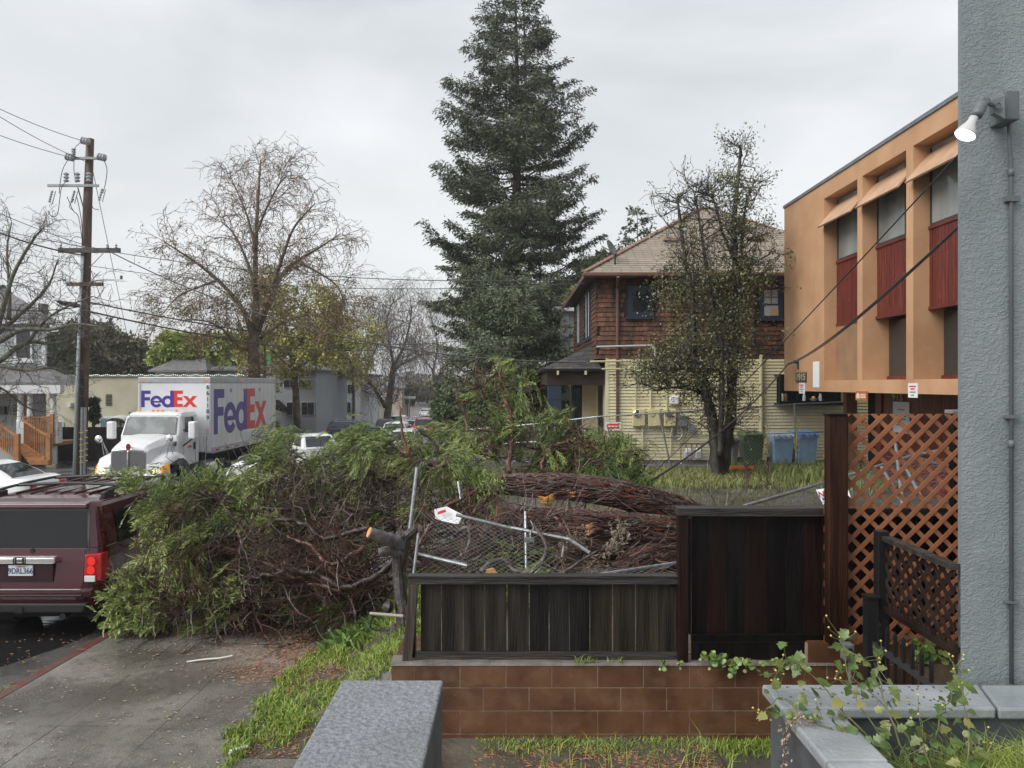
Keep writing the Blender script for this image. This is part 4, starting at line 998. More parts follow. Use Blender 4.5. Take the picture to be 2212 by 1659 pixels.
root = thing('wire_fence', 'standing galvanised wire fence running in front of the yellow clapboard wall', 'fence', P(1424, 1008, 23.7))
tops = [P(*p) for p in posts]; bots = [np.array([t[0]+(.35 if i == 4 else .05), t[1], gz(t[0], t[1])]) for i, t in enumerate(tops)]
for t, b in zip(tops, bots): part('post', MB().tube([b, t], .028, 8), M_galv, root)
for i in range(len(tops)-1):
    part('rail', MB().tube([tops[i], tops[i+1]], .022, 8), M_galv, root)
    m1 = bots[i]*.45+tops[i]*.55; m2 = bots[i+1]*.45+tops[i+1]*.55
    part('rail', MB().tube([m1, m2], .016, 6), M_galv, root)
    part('wire_mesh', chainlink(bots[i], bots[i+1], tops[i+1], tops[i], .11, .0026, .01, i), M_wire, root, kind='stuff')
    part('rail', MB().tube([bots[i]+(0, 0, .06), bots[i+1]+(0, 0, .06)], .012, 6), M_galv, root)

# ---------------------------------------------------------------- wheeled bins
def bin_(lb, px0, px1, pyt, col, lid, Y=24.2):
    a, b = P(px0, 0, Y)[0], P(px1, 0, Y)[0]; w_ = (b-a); h = P(0, pyt, Y)[2]-.42; c = (a+b)/2
    r = thing('wheelie_bin', lb, 'bin', (c, Y, .4), 'wheeled bins against the clapboard wall')
    m = mat('bin '+lb, col, tuple(v*1.25 for v in col), scale=4, rough=.4); ml = mat('lid '+lb, lid, rough=.35)
    z0, z1 = .47, .42+h*.93
    part('body', MB().hexa([(c-w_*.38,Y-.25,z0),(c+w_*.38,Y-.25,z0),(c+w_*.38,Y+.25,z0),(c-w_*.38,Y+.25,z0),(c-w_*.47,Y-.36,z1),(c+w_*.47,Y-.36,z1),(c+w_*.47,Y+.36,z1),(c-w_*.47,Y+.36,z1)]), m, r, bev=.03)
    part('lid', MB().hexa([(c-w_*.5,Y-.40,z1+.005),(c+w_*.5,Y-.40,z1+.005),(c+w_*.5,Y+.40,z1+.005),(c-w_*.5,Y+.40,z1+.005),(c-w_*.46,Y-.34,z1+.07),(c+w_*.46,Y-.34,z1+.07),(c+w_*.46,Y+.36,z1+.12),(c-w_*.46,Y+.36,z1+.12)]), ml, r, bev=.015)
    part('rim', bx(c-w_*.49, c+w_*.49, Y-.385, Y-.362, z1-.08, z1-.002), m, r)
    for s in (-.25, .0, .25): part('lid_rib', bx(c+w_*s-.04, c+w_*s+.04, Y-.42, Y-.401, z1-.05, z1+.055), ml if s else m, r)
    for s in (-1, 1):
        part('wheel', MB().lathe([(.13, 0), (.13, .06)], (c+s*w_*.42-.03, Y+.2, .53), 'x', 14), M_rub, r)
        part('foot', bx(c+s*w_*.25-.07, c+s*w_*.25+.07, Y-.27, Y-.2, .42, .475), M_dark, r)
bin_('dark grey wheeled bin, leftmost behind the tree', 1557, 1592, 944, (.13, .135, .14), (.16, .165, .17))
bin_('dark green wheeled bin between grey and light blue bins', 1598, 1646, 935, (.035, .085, .025), (.05, .10, .03))
bin_('light blue wheeled bin with grey lid next to the green bin', 1661, 1710, 937, (.26, .44, .62), (.42, .5, .58))
bin_('light blue wheeled bin with dark blue lid edge, rightmost', 1713, 1760, 934, (.26, .44, .62), (.10, .25, .62))
# ---------------------------------------------------------------- plants: generators
def branch_set(segs, sides=3):
    mb = MB()
    for pts, r in segs: mb.tube(pts, r, sides if r[0] < .03 else (5 if r[0] < .08 else 8), cap=False)
    return mb
def grow(p, d, L, r, depth, cfg, out, tips, rg):
    """one branch as a bending polyline, then children"""
    n = cfg.get('n', 5); pts = [p]; q = np.array(p, float); dd = np.array(d, float); st = L/n
    bend = cfg['bend']; grav = cfg['grav'][min(depth, len(cfg['grav'])-1)]
    dirs = []
    for i in range(n):
        dd = dd+rg.normal(size=3)*bend; dd[2] += grav; dd /= np.linalg.norm(dd)
        q = q+dd*st; pts.append(q.copy()); dirs.append(dd.copy())
    r1 = r*cfg.get('taper', .55)
    out.append((np.array(pts), np.linspace(r, max(r1, cfg.get('rmin', .006)), n+1), depth))
    if depth >= cfg['depth']:
        tips.append((q, dd, L)); return
    k = cfg['kids'][depth]; k = int(k)+(rg.random() < k % 1)
    for j in range(k):
        f = cfg.get('start', .25)+(1-cfg.get('start', .25))*(j+rg.random())/k; idx = min(n-1, int(f*n)); b = pts[idx]+(pts[idx+1]-pts[idx])*(f*n-idx)
        sp = cfg['spread']*(.6+.8*rg.random()); ax = unit(np.cross(dirs[idx], rg.normal(size=3)))
        nd = dirs[idx]*math.cos(sp)+ax*math.sin(sp)
        grow(b, unit(nd), L*cfg['ratio']*(.7+.6*rg.random()), max(r*cfg['rratio']*(1-.5*f), cfg.get('rmin', .006)), depth+1, cfg, out, tips, rg)

# ---- tall conifer
def conifer(base, H, R, rg, trunk_r, nb, nleaf, name, label, cat='tree', z0f=.3, prof=None, lsz=(.20, .055), droop=.35, lm=M_redw, bare=.15):
    root = thing(name, label, cat, base); bx_, by_, bz_ = base
    tp = np.array([(bx_+.02*H*math.sin(t*3)*t*.4, by_, bz_+H*t) for t in np.linspace(0, 1, 14)])
    part('trunk', MB().tube(tp, trunk_r*(1-np.linspace(0, 1, 14)*.93), 10), M_redtr, root, smooth=True)
    seg = []; C = []; D = []; T = []
    for i in range(nb):
        t = z0f+(1-z0f)*(i+1.6*rg.normal())/nb; t = min(max(t, z0f), .995)
        a = rg.random()*2*PI; rr = R*(prof(t) if prof else (1-t)**.8)*(.72+.42*rg.random())
        z = bz_+H*t; up = .35+.6*(t-.4)+.35*rg.normal(); d = np.array([math.cos(a), math.sin(a), up*.6]); p0 = np.array([bx_, by_, z])
        n = 7; s = np.linspace(0, 1, n)
        pts = p0+d*rr*s[:, None]; pts[:, 2] += rr*(-.30*s+ .28*s**2.2)+rg.normal()*.05*s
        seg.append((pts, np.linspace(max(.02, trunk_r*.17*(1-t)+.015), .01, n)))
        # side twigs with clumps
        m = max(3, int(rr*5.5))
        for j in range(m):
            f = bare+(1-bare)*((j+rg.random())/m)**.8; q = p0+d*rr*f; q[2] += rr*(-.30*f+.28*f**2.2)
            sd = np.array([-d[1], d[0], 0])*(1 if rg.random() < .5 else -1); sl = rr*.24*(1.15-f)*(.6+rg.random())+.22
            e = q+sd*sl+d*sl*.5+np.array([0, 0, -.10*sl+.05])
            seg.append((np.array([q, (q+e)/2+np.array([0, 0, .04]), e]), np.array([.014, .010, .006])))
            kk = int(nleaf*(sl+.2)); u = rg.random(kk)**.7
            cc = q+(e-q)*u[:, None]+rg.normal(size=(kk, 3))*np.array([.13, .13, .09])*(.6+.4*sl)
            C.append(cc); dv = (e-q)/np.linalg.norm(e-q)+rg.normal(size=(kk, 3))*.55; dv[:, 2] -= droop+.3*rg.random(kk); D.append(dv)
            T.append(np.full(kk, np.clip(rg.random()*.7+.1*rg.normal(), .001, 1))+rg.random(kk)*.15)
    mb = MB(); [mb.tube(p, r, 4, cap=False) for p, r in seg]
    part('branches', mb, M_redtr, root, kind='stuff')
    C = np.concatenate(C); D = np.concatenate(D); T = np.clip(np.concatenate(T), .001, 1)
    mb = MB(); n = len(C); leaves(mb, C, D, lsz[0]*(.6+.8*rg.random(n)), lsz[1]*(.6+.8*rg.random(n)), T, rg)
    part('foliage', mb, lm, root, kind='stuff')
    return root
rg = np.random.default_rng(5)
def rprof(t): 
    return np.interp(t, [0, .2, .32, .42, .5, .62, .72, .8, .87, .94, 1], [.72, .80, 1.0, .93, .98, .84, .80, .62, .48, .34, .18])
zb = gz(0.15, 41)
conifer((.15, 41, zb), 23.6, 4.55, rg, .46, 215, 36, 'redwood_tree', 'tall dark conifer towering over the street centre', z0f=.17, prof=rprof, lsz=(.22, .030), bare=.22, droop=.55)
conifer((8.4, 52, 0), 14.8, 2.3, rg, .17, 46, 15, 'young_conifer', 'small thin conifer poking above the tan roof', z0f=.5, prof=lambda t: np.interp(t, [.5, .7, .85, 1], [1, .9, .55, .1]), lm=mat('hazy conifer foliage', (.06, .085, .055), (.09, .12, .07), scale=1, tint=(.14, .16, .10)), lsz=(.3, .07))
# redwood second leader seen near the top
mb = MB().tube(poly((.15+.45, 41, zb+14.5), (.72, 41, zb+18), (.62, 41, zb+22.5)), np.linspace(.13, .04, 17), 6)
part('leader', mb, M_redtr, [o for o in COL.objects if o.name == 'redwood_tree'][0])

# ---- mass of evergreen shrubs: clumps of leaves on a set of blobs
def shrub(name, label, blobs, n, lm, lsz, tint=(.1, .8), seed=3, cat='shrub', base=None, stems=None, droop=.2, tm=M_barktr):
    rg = np.random.default_rng(seed)
    base = base if base is not None else (blobs[0][0], blobs[0][1], gz(blobs[0][0], blobs[0][1]))
    root = thing(name, label, cat, base); C = []; D = []; T = []
    tot = sum(b[3]**2 for b in blobs)
    for (x, y, z, r, *k) in blobs:
        sx = k[0] if k else 1; m = int(n*r*r/tot)
        nc = max(8, int(34*r)); cen = rg.normal(size=(nc, 3)); cen = unit(cen)*r*(.55+.5*rg.random((nc, 1))); cen[:, 2] *= (k[1] if len(k) > 1 else .8); cen[:, 0] *= sx
        ci = rg.integers(0, nc, m); off = rg.normal(size=(m, 3))*r*.13*np.array([1.3, 1.3, .8])
        C.append(np.array([x, y, z])+cen[ci]+off); dv = unit(cen[ci]+off)+rg.normal(size=(m, 3))*.7; dv[:, 2] -= droop; D.append(dv)
        ct = rg.random(nc)*(tint[1]-tint[0])+tint[0]; T.append(np.clip(ct[ci]+rg.normal(size=m)*.1, .001, 1))
    C = np.concatenate(C); D = np.concatenate(D); T = np.concatenate(T); m = len(C)
    mb = MB(); leaves(mb, C, D, lsz[0]*(.6+.8*rg.random(m)), lsz[1]*(.6+.8*rg.random(m)), T, rg)
    part('foliage', mb, lm, root, kind='stuff')
    mb = MB(); bz = base[2]
    for (x, y, z, r, *k) in blobs:
        for _ in range(3): 
            a = rg.normal(size=3)*r*.4; mb.tube(poly((base[0]+(x-base[0])*.5, (base[1]+y)/2, bz-.1), (x+a[0]*.3, y, (bz+z)/2), (x+a[0], y+a[1], z+abs(a[2]))), np.linspace(.06, .015, 17), 5, cap=False)
    part('stems', mb, tm, root, kind='stuff')
    return root
def bl(px, py, Y, rpx, *k): p = P(px, py, Y); return (p[0], p[1], p[2], rpx/F*Y, *k)
M_ever = mat('dark evergreen leaves', (.030, .050, .024), (.055, .085, .036), scale=1.5, rough=.5, tint=(.10, .14, .05))
M_ever2 = mat('yellowish evergreen leaves', (.05, .075, .022), (.09, .12, .04), scale=1.5, rough=.5, tint=(.17, .19, .06))
M_rw2 = mat('grey green conifer foliage', (.048, .070, .040), (.088, .118, .062), scale=1.0, rough=.6, tint=(.15, .18, .09))
conifer((-.2, 36, gz(-.2, 36)), 7.6, 3.3, np.random.default_rng(14), .22, 120, 34, 'low_conifer', 'lower bushy conifer standing in front of the tall conifer trunk', z0f=.10, prof=lambda t: np.interp(t, [0, .3, .6, .85, 1], [.9, 1, .9, .62, .25]), lm=M_rw2, lsz=(.20, .028), bare=.15, droop=.5)
conifer((1.1, 38, gz(1.1, 38)), 7.2, 2.3, np.random.default_rng(15), .18, 80, 30, 'low_conifer', 'second lower conifer just left of the white house corner', z0f=.15, prof=lambda t: np.interp(t, [0, .3, .6, .85, 1], [.8, 1, .9, .6, .2]), lm=M_redw, lsz=(.20, .028), bare=.15, droop=.5)
shrub('evergreen_shrub', 'low dark shrub left of the porch, reaching over the parked cars', [bl(1000, 880, 34, 55), bl(960, 890, 34, 30), bl(1060, 870, 33, 60), bl(1130, 870, 33, 50), bl(1100, 920, 32, 45), bl(1030, 915, 32, 35)], 20000, M_ever, (.2, .032), seed=6, base=(-1.0, 33, gz(-1, 33)))
shrub('yellow_green_shrub', 'yellow green bush directly left of the porch post', [bl(1140, 830, 31, 34), bl(1165, 880, 31, 28), bl(1120, 860, 31, 35), bl(1150, 930, 30, 34)], 10000, M_ever2, (.18, .03), seed=8, base=(.8, 31, gz(.8, 31)))
shrub('climbing_shrub', 'leafy shrub on the wire fence below the porch', [bl(1225, 935, 24.3, 32, 1.6), bl(1180, 945, 24.5, 22, 1.3), bl(1270, 945, 24, 18, 1.3)], 5000, M_ever, (.10, .03), seed=9, base=(1.6, 24.3, gz(1.6, 24.3)))

# ---- broadleaf yard tree (several trunks)
root = thing('yard_tree', 'dark multi trunk small leaved tree in front of the yellow wall', 'tree', (5.68, 21, gz(5.68, 21)))
Yt = 21.0
trs = [([(1553, 1045), (1548, 1000), (1545, 955), (1541, 920), (1533, 880), (1524, 845), (1517, 815), (1505, 795), (1500, 760)], .185, .10),
       ([(1563, 1045), (1563, 1000), (1570, 950), (1578, 905), (1581, 860), (1579, 800), (1584, 740), (1586, 690), (1588, 620), (1588, 560), (1586, 480), (1590, 430), (1597, 360), (1600, 318)], .19, .035),
       ([(1556, 985), (1556, 945), (1558, 900), (1560, 850), (1559, 800), (1557, 740), (1545, 690), (1535, 640), (1528, 590), (1518, 520), (1508, 460), (1502, 425)], .09, .03),
       ([(1500, 760), (1497, 700), (1495, 640), (1485, 590), (1480, 560), (1472, 500), (1466, 450), (1463, 425)], .085, .03),
       ([(1505, 800), (1470, 795), (1440, 800), (1408, 795)], .08, .025),
       ([(1524, 850), (1480, 838), (1440, 838), (1420, 845)], .06, .02),
       ([(1588, 600), (1600, 560), (1604, 500), (1612, 440), (1630, 390)], .06, .02),
       ([(1586, 640), (1612, 590), (1628, 560)], .05, .02),
       ([(1586, 560), (1560, 500), (1545, 440), (1528, 420), (1500, 414)], .045, .02)]
seg = []; tips = []; rg = np.random.default_rng(21)
for k, (pp, r0, r1) in enumerate(trs):
    pts = poly(*[P(x, y, Yt+[0, .15, -.3, -.1, -.4, .1, .2, .4, .1][k]) for x, y in pp], n=3)
    rr = np.linspace(r0, r1, len(pts))
    part('trunk' if k < 4 else 'limb', MB().tube(pts, rr*(1+.12*np.sin(np.arange(len(pts))*2.3)), 9, jit=1+.08*rg.normal(size=(len(pts), 9))), mat('dark wet bark %d' % k, (.018, .016, .014), (.060, .052, .045), scale=6, rough=.45, bump=.5, bscale=25, stretch=(1, 1, .4)) if k == 0 else MATS['dark wet bark 0'], root, smooth=True)
    n0 = 6 if k < 2 else (6 if k < 4 else 1)
    cfg = dict(n=4, bend=.28, grav=[.05, .03, .0], kids=[3.4, 3], depth=2, spread=.7, ratio=.62, rratio=.55, rmin=.006)
    for i in range(n0, len(pts)):
        dens = 2
        if 1150 > 0 and pts[i][2] < 3.2 and k < 4: dens = 1
        for _ in range(dens):
            a = rg.random()*2*PI; d = np.array([math.cos(a), math.sin(a)*.8, .25+.3*rg.random()])
            L = (.85 if pts[i][2] < 7 else .62)*(.5+.8*rg.random())
            if pts[i][2] > 8.4: L *= .9
            grow(pts[i], unit(d), L, .022, 0, cfg, seg, tips, rg)
part('twigs', branch_set([(a, b) for a, b, c in seg]), MATS['dark wet bark 0'], root, kind='stuff')
M_yl = mat('small olive leaves', (.045, .055, .022), (.08, .095, .035), scale=2, rough=.4, tint=(.17, .165, .06))
C = []; D = []
for q, d, L in tips:
    px = CX+q[0]/q[1]*F; 
    if q[2] > 7.2 and px < 1535 and rg.random() < .8: continue
    k = 6 if q[2] < 6.6 else 5
    C.append(np.repeat(q[None], k, 0)+rg.normal(size=(k, 3))*.10-d*L*.25*rg.random((k, 1))); D.append(d+rg.normal(size=(k, 3))*.8+np.array([0, 0, .3]))
C = np.concatenate(C); D = np.concatenate(D); n = len(C)
mb = MB(); leaves(mb, C, D, .085*(.6+.8*rg.random(n)), .019*(.7+.6*rg.random(n)), np.clip(rg.random(n)*.9, .001, 1), rg)
C2 = []; D2 = []
for (px, py, r, m) in ((1400, 790, 26, 500), (1450, 640, 45, 1000), (1475, 710, 45, 700), (1440, 760, 36, 700), (1540, 610, 50, 900), (1600, 600, 42, 900), (1560, 670, 40, 800), (1640, 610, 18, 350), (1565, 870, 26, 600), (1590, 850, 22, 350), (1585, 800, 20, 300), (1520, 760, 25, 450), (1510, 620, 35, 900), (1590, 700, 30, 700), (1420, 810, 30, 500)):
    m = int(m*.72); c = P(px, py, Yt); rr = r/F*Yt; q = c+rg.normal(size=(m, 3))*rr*np.array([.62, .9, .52]); C2.append(q); D2.append(rg.normal(size=(m, 3))+np.array([0, 0, .3]))
C2 = np.concatenate(C2); n = len(C2); leaves(mb, C2, np.concatenate(D2), .085*(.6+.8*rg.random(n)), .02*(.7+.6*rg.random(n)), np.clip(rg.random(n)*.9, .001, 1), rg)
part('foliage', mb, M_yl, root, kind='stuff')
M_yardg = mat('yellow green lawn', (.09, .12, .025), (.17, .21, .05), scale=1.5, rough=.6, tint=(.26, .25, .10))
# lawn strip and weeds around that tree
pts = [(x, y, gz(x, y)) for x, y in ((random.gauss(5.0, 1.2) if random.random() < .6 else random.uniform(3.5, 10), random.uniform(18.8, 22.6)) for _ in range(7000)) if 3.2 < x < 10.5 and not (x > 6.8 and y < 20.2 and random.random() < .85)]
mb = blades(pts, .17, .012, .9, .55); struct('lawn', mb, M_yardg, 'stuff')
pts = [(random.gauss(8.6, .8), random.gauss(20.4, .9), .38) for _ in range(2600)]+[(random.uniform(6, 9.5), random.gauss(22.6, .4), .38) for _ in range(500)]
struct('tall_weeds', blades(pts, .38, .012, .8, .5), M_weed, 'stuff')
pts = [(random.uniform(-.5, 7), random.uniform(14, 23.5), .4) for _ in range(5000)]
struct('lawn', blades([(x, y, gz(x, y)) for x, y, z in pts], .09, .010, .9, .3), M_ever2, 'stuff')
for i, (px, py, Y, h) in enumerate(((1612, 1065, 16.5, .62), (1387+270, 1072, 17.5, .75), (1720, 990, 20, 1.0), (1655, 1000, 20, .95))):
    r = thing('dry_weed', ('short dark dead weed stalk left of the fallen rail', 'tall dark dead weed stalk standing in the lot', 'pale dry weed in front of the blue bins', 'pale dry weed in front of the green bin')[i], 'plant', P(px, py, Y)); p = P(px, py, Y); mb = MB()
    mb.tube([p, p+(.02, 0, h)], .010, 4)
    for _ in range(55):
        t = random.uniform(.15, 1); a = random.uniform(0, 6.28); mb.tube([p+(.02*t, 0, h*t), p+(.02*t+.10*(1.1-t*.4)*math.cos(a), .08*math.sin(a), h*t+.07)], .006, 3, cap=False)
    part('stalk', mb, M_twig if i < 2 else M_weed, r)
# ---------------------------------------------------------------- left side: houses
M_lsid = mat('grey green siding', (.27, .31, .30), (.33, .37, .36), scale=1, rough=.55, rnd=.04)
M_ltrim = mat('off white trim', (.60, .60, .60), rough=.5)
M_deck = mat('orange stained deck wood', (.26, .105, .035), (.38, .17, .06), scale=3, rough=.45, rnd=.1)
M_rgrey = mat('grey roof', (.10, .098, .10), (.16, .155, .155), scale=3, rough=.6, bump=.3, bscale=10)
YH = 38.0
def pb(x0, y0, x1, y1, Y, th): return pr(MB(), x0, y0, x1, y1, Y, th)
h = thing('grey_house', 'grey green clapboard house with white porch columns and orange wooden steps', 'house', P(40, 1005, YH))
xl, xr = P(-260,0,YH)[0], P(97,0,YH)[0]
part('wall', MB().prismz([(xl, YH+.1), (xr, YH+.1), (xr-5.2, YH+8), (xl, YH+8)], P(0,1006,YH)[2], P(0,695,YH)[2]), M_lsid, h)
mb = MB().box((P(-260,0,YH)[0], 0, 0), (P(97,0,YH)[0], .1, .001)); L_ = P(97,0,YH)[0]-P(-60,0,YH)[0]
cb2 = MB().hexa([(0,-.03,0),(L_,-.03,0),(L_,.06,0),(0,.06,0),(0,0,.15),(L_,0,.15),(L_,.06,.15),(0,.06,.15)]).mesh('clapboard'); cb2.materials.append(M_lsid)
z = P(0, 1004, YH)[2]
while z < P(0, 700, YH)[2]: inst(cb2, 'clapboard', h, (P(-60,0,YH)[0], YH+.04, z)); z += .15
part('corner_board', pb(90, 698, 98, 835, YH-.05, .14), M_ltrim, h)
part('cornice', pb(-260, 686, 103, 699, YH-.5, .7), M_ltrim, h)
a = P(-260, 686, YH-.6); b = P(106, 686, YH-.6)
mb = MB().add([(a[0],YH-.6,a[2]),(b[0],YH-.6,a[2]),(b[0]-5.4,YH+8.5,a[2]),(a[0],YH+8.5,a[2]),(a[0]+3,YH+4,a[2]+2.2),(b[0]-5.2,YH+4,a[2]+2.0)], quads=[(0,1,5,4),(2,3,4,5)], tris=[(1,2,5),(3,0,4)])
part('roof', mb, M_rgrey, h)
part('chimney', pb(82, 655, 90, 680, YH+3, .6), M_rgrey, h)
f = part('window', pb(30, 708, 69, 778, YH-.06, .1), M_ltrim, h); part('pane', pb(35, 713, 64, 742, YH-.075, .01), M_glass, f); part('pane', pb(35, 744, 64, 773, YH-.075, .01), M_glass, f); part('sill', pb(27, 778, 72, 783, YH-.12, .16), M_ltrim, f)
# porch
part('porch_roof', MB().hexa([P(-260,832,YH-2.2),P(132,832,YH-2.2),P(132,832,YH-2.2)+(0,2.2,0),P(-260,832,YH-2.2)+(0,2.2,0),P(-260,826,YH-2.2),P(129,826,YH-2.2),P(98,790,YH)+(0,0,0),P(-260,790,YH)]), M_rgrey, h)
part('porch_fascia', pb(-260, 832, 130, 850, YH-2.3, .3), M_ltrim, h)
for x0, x1 in ((38, 50), (60, 70), (110, 121)):
    c = P((x0+x1)/2, 0, YH-1.9); zt, zb_ = P(0, 850, YH-2.2)[2], P(0, 912, YH-2.2)[2]
    part('column', MB().lathe([(.17, 0), (.17, .06), (.14, .1), (.115, zt-zb_-.12), (.16, zt-zb_-.06), (.16, zt-zb_)], (c[0], c[1], zb_), 'z', 16), M_ltrim, h, smooth=False)
    if x0 != 60: part('column_base', pb(x0-3, 912, x1+3, 958, YH-2.15, .4), M_ltrim, h)
part('door', pb(51, 848, 62, 905, YH-.02, .06), mat('wood door', (.25, .10, .04)), h); part('door_frame', pb(46, 842, 67, 905, YH-.01, .04), M_ltrim, h)
part('porch_deck', pb(-260, 956, 116, 964, YH-2.1, 2.1), M_deck, h)
part('porch_skirt', pb(62, 964, 122, 1002, YH-2.0, .1), M_lsid, h); part('porch_skirt', pb(-260, 964, 30, 1002, YH-2.0, .1), M_lsid, h)
part('mail_box', pb(-12, 878, 10, 895, YH-.2, .15), M_blk, h)
for i in range(6):
    x0 = 39-2*0+i*9; part('step', pb(38+i*5, 964+i*6, 62+i*8.5, 971+i*6+3, YH-2.4-.28*i, .3), M_deck, h)
def rail(p, q, nb, h_, parent):
    p = np.array(p); q = np.array(q); up = np.array((0, 0, h_))
    part('handrail', MB().beam(p+up, q+up, .09, .07), M_deck, parent); part('handrail', MB().beam(p+(0, 0, .1), q+(0, 0, .1), .06, .06), M_deck, parent)
    for i in range(nb):
        c = p+(q-p)*(i+.5)/nb; part('baluster', MB().box(c+(-.02, -.02, .1), c+(.02, .02, h_)), M_deck, parent)
a = P(52, 957, YH-2.2); b = P(113, 957, YH-2.2); rail(a, b, 16, 1.2, h)
part('newel_post', MB().box(b+(-.07, -.07, 0), b+(.07, .07, 1.35)), M_deck, h)
a = P(50, 962, YH-2.2); b = P(106, 1000, YH-3.6); rail(a, b, 12, 1.15, h); part('newel_post', MB().box(b+(-.09, -.09, -.1), b+(.09, .09, 1.3)), M_deck, h)
a = P(-20, 955, YH-2.2); b = P(38, 1000, YH-3.6); rail(a, b, 12, 1.15, h); part('newel_post', MB().box(b+(-.09, -.09, -.1), b+(.09, .09, 1.3)), M_deck, h)
text('1961', .28, M_plate, h, P(33, 885, YH-.1), (PI/2, -PI/2, 0), bold=.01)

M_ycr = mat('cream stucco', (.44, .41, .29), (.52, .49, .36), scale=1, rough=.75, bump=.15)
YB = 52.0
b = thing('cream_building', 'long low cream stucco building with string lights on its flat roof edge', 'building', P(350, 990, YB))
xl, xr, zt_, zb2 = P(100,0,YB)[0], P(591,0,YB)[0], P(0,812,YB)[2], sz(YB)-.1
part('wall', MB().prismz([(xl, YB), (xr, YB), (xr-2.4, YB+8), (xl, YB+8)], zb2, zt_), M_ycr, b)
part('parapet', pb(98, 809.5, 594, 813.5, YB-.12, 1.2), mat('parapet cap', (.25, .27, .25)), b)
part('end_pilaster', pb(572, 813.5, 593, 990, YB-.15, .3), M_ycr, b)
f = part('window', pb(212, 899, 250, 930, YB-.08, .1), M_ltrim, b); part('pane', pb(217, 904, 244, 930, YB-.095, .01), mat('blue grey pane', (.13, .2, .21), rough=.1), f)
f = part('window', pb(119, 911, 137, 930, YB-.08, .1), M_ltrim, b); part('pane', pb(122, 914, 133, 930, YB-.095, .01), MATS['blue grey pane'], f)
f = part('door_frame', pb(258, 909, 284, 975, YB-.08, .1), M_rgrey, b); part('door', pb(263, 914, 284, 975, YB-.12, .05), M_ltrim, f); part('pane', pb(268, 922, 280, 960, YB-.135, .01), M_glass, f)
c = P(262, 906, YB-.5); part('awning', MB().lathe([(.9, 0), (.9, .7)], c+(0, .5, -.75), (0, -1, 0), 28), mat('pale awning', (.55, .56, .54), rough=.4), b) if False else None
mb = MB()
for k in range(12):
    a0, a1 = PI*k/12, PI*(k+1)/12; q = [P(262+20*math.cos(t), 907-9*math.sin(t), YB-.0) for t in (a0, a1)]; o = np.array((0, -.8, -.12))
    mb.add([q[0], q[1], q[1]+o, q[0]+o, q[0]+(0,0,.03), q[1]+(0,0,.03), q[1]+o+(0,0,.03), q[0]+o+(0,0,.03)], quads=[(0,1,2,3),(7,6,5,4),(2,3,7,6)])
part('awning', mb, mat('pale awning', (.55, .56, .54), rough=.4), b)
for k in range(8): part('vent_slat', pb(228, 874+k*3.2-22, 241, 875.4+k*3.2-22, YB-.04, .05), M_dark, b)
part('wall_lamp', pb(278, 890, 284, 897, YB-.2, .2), M_rgrey, b)
part('wall_lamp', pb(143, 870, 152, 879, YB-.3, .3), M_ltrim, b)
r = thing('string_lights', 'string of tiny white lights along the cream building roof edge', 'lights', P(400, 808, YB-.2)); mb = MB(); cab = MB()
for i in range(100):
    x = 165+i*4.2; p = P(x, 811+1.4*math.sin(i*1.1)+random.uniform(-.6, .6), YB-.2); mb.lathe([(.001, 0), (.022, .022), (.001, .044)], p, 'z', 5)
part('bulbs', mb, mat('tiny bulb', (.9, .9, .8), emit=(.9, 1, .85), estr=1.4), r, kind='stuff')
part('cable', MB().tube([P(165, 811, YB-.2), P(590, 811, YB-.2)], .008, 4), M_blk, r)
r = thing('dark_fence', 'dark brown board fence in front of the cream building', 'fence', P(200, 1000, 39.5))
x = 121
while x < 330: part('board', pb(x, 924, x+6.4, 1000, 39.5+random.uniform(0, .03), .04), mat('dark brown fence board', (.02, .015, .012), (.035, .028, .022), scale=5, rough=.5, rnd=.2) if 'dark brown fence board' not in MATS else MATS['dark brown fence board'], r); x += 6.6
part('top_rail', pb(120, 922.5, 330, 925.5, 39.42, .14), MATS['dark brown fence board'], r)
struct('gravel_bed', MB().add([P(121,1001,38.8), P(330,1001,38.8), P(330,1001,39.5), P(121,1001,39.5)], quads=[(0,1,2,3)]), M_lot)

# buildings further back
M_gst = mat('grey stucco far', (.22, .235, .25), (.26, .275, .29), scale=.5, rough=.8)
M_wst = mat('white stucco far', (.50, .52, .53), (.56, .57, .58), scale=.5, rough=.8)
def farhouse(name, label, px0, px1, pyt, pyb, Y, dep, m, rise, roofm, wins=(), over=.4):
    r = thing(name, label, 'building' if rise == 0 else 'house', P((px0+px1)/2, pyb, Y))
    part('wall', pb(px0, pyt, px1, pyb, Y, dep), m, r)
    a = P(px0, pyt, Y); b_ = P(px1, pyt, Y); x0, x1, z = a[0]-over, b_[0]+over, a[2]
    if rise:
        c = (x0+x1)/2; k = min((x1-x0)/2-.2, dep/2)
        part('roof', MB().add([(x0,Y-over,z),(x1,Y-over,z),(x1,Y+dep+over,z),(x0,Y+dep+over,z),(x0+k,Y+dep/2,z+rise),(x1-k,Y+dep/2,z+rise),(x0,Y-over,z-.15),(x1,Y-over,z-.15),(x1,Y+dep+over,z-.15),(x0,Y+dep+over,z-.15)], quads=[(0,1,5,4),(2,3,4,5),(6,7,1,0),(7,8,2,1),(9,6,0,3),(9,8,7,6)], tris=[(1,2,5),(3,0,4)]), roofm, r)
    else: part('roof', MB().box((x0, Y-over, z), (x1, Y+dep, z+.25)), roofm, r)
    for (x, y, X2, y2) in wins:
        f = part('window', pb(x, y, X2, y2, Y-.06, .1), M_ltrim, r)
        xm = (x+X2)/2
        part('pane', pb(x+1, y+1, xm-.4, y2-1, Y-.075, .01), M_glass, f); part('pane', pb(xm+.4, y+1, X2-1, y2-1, Y-.075, .01), M_glass, f)
    return r
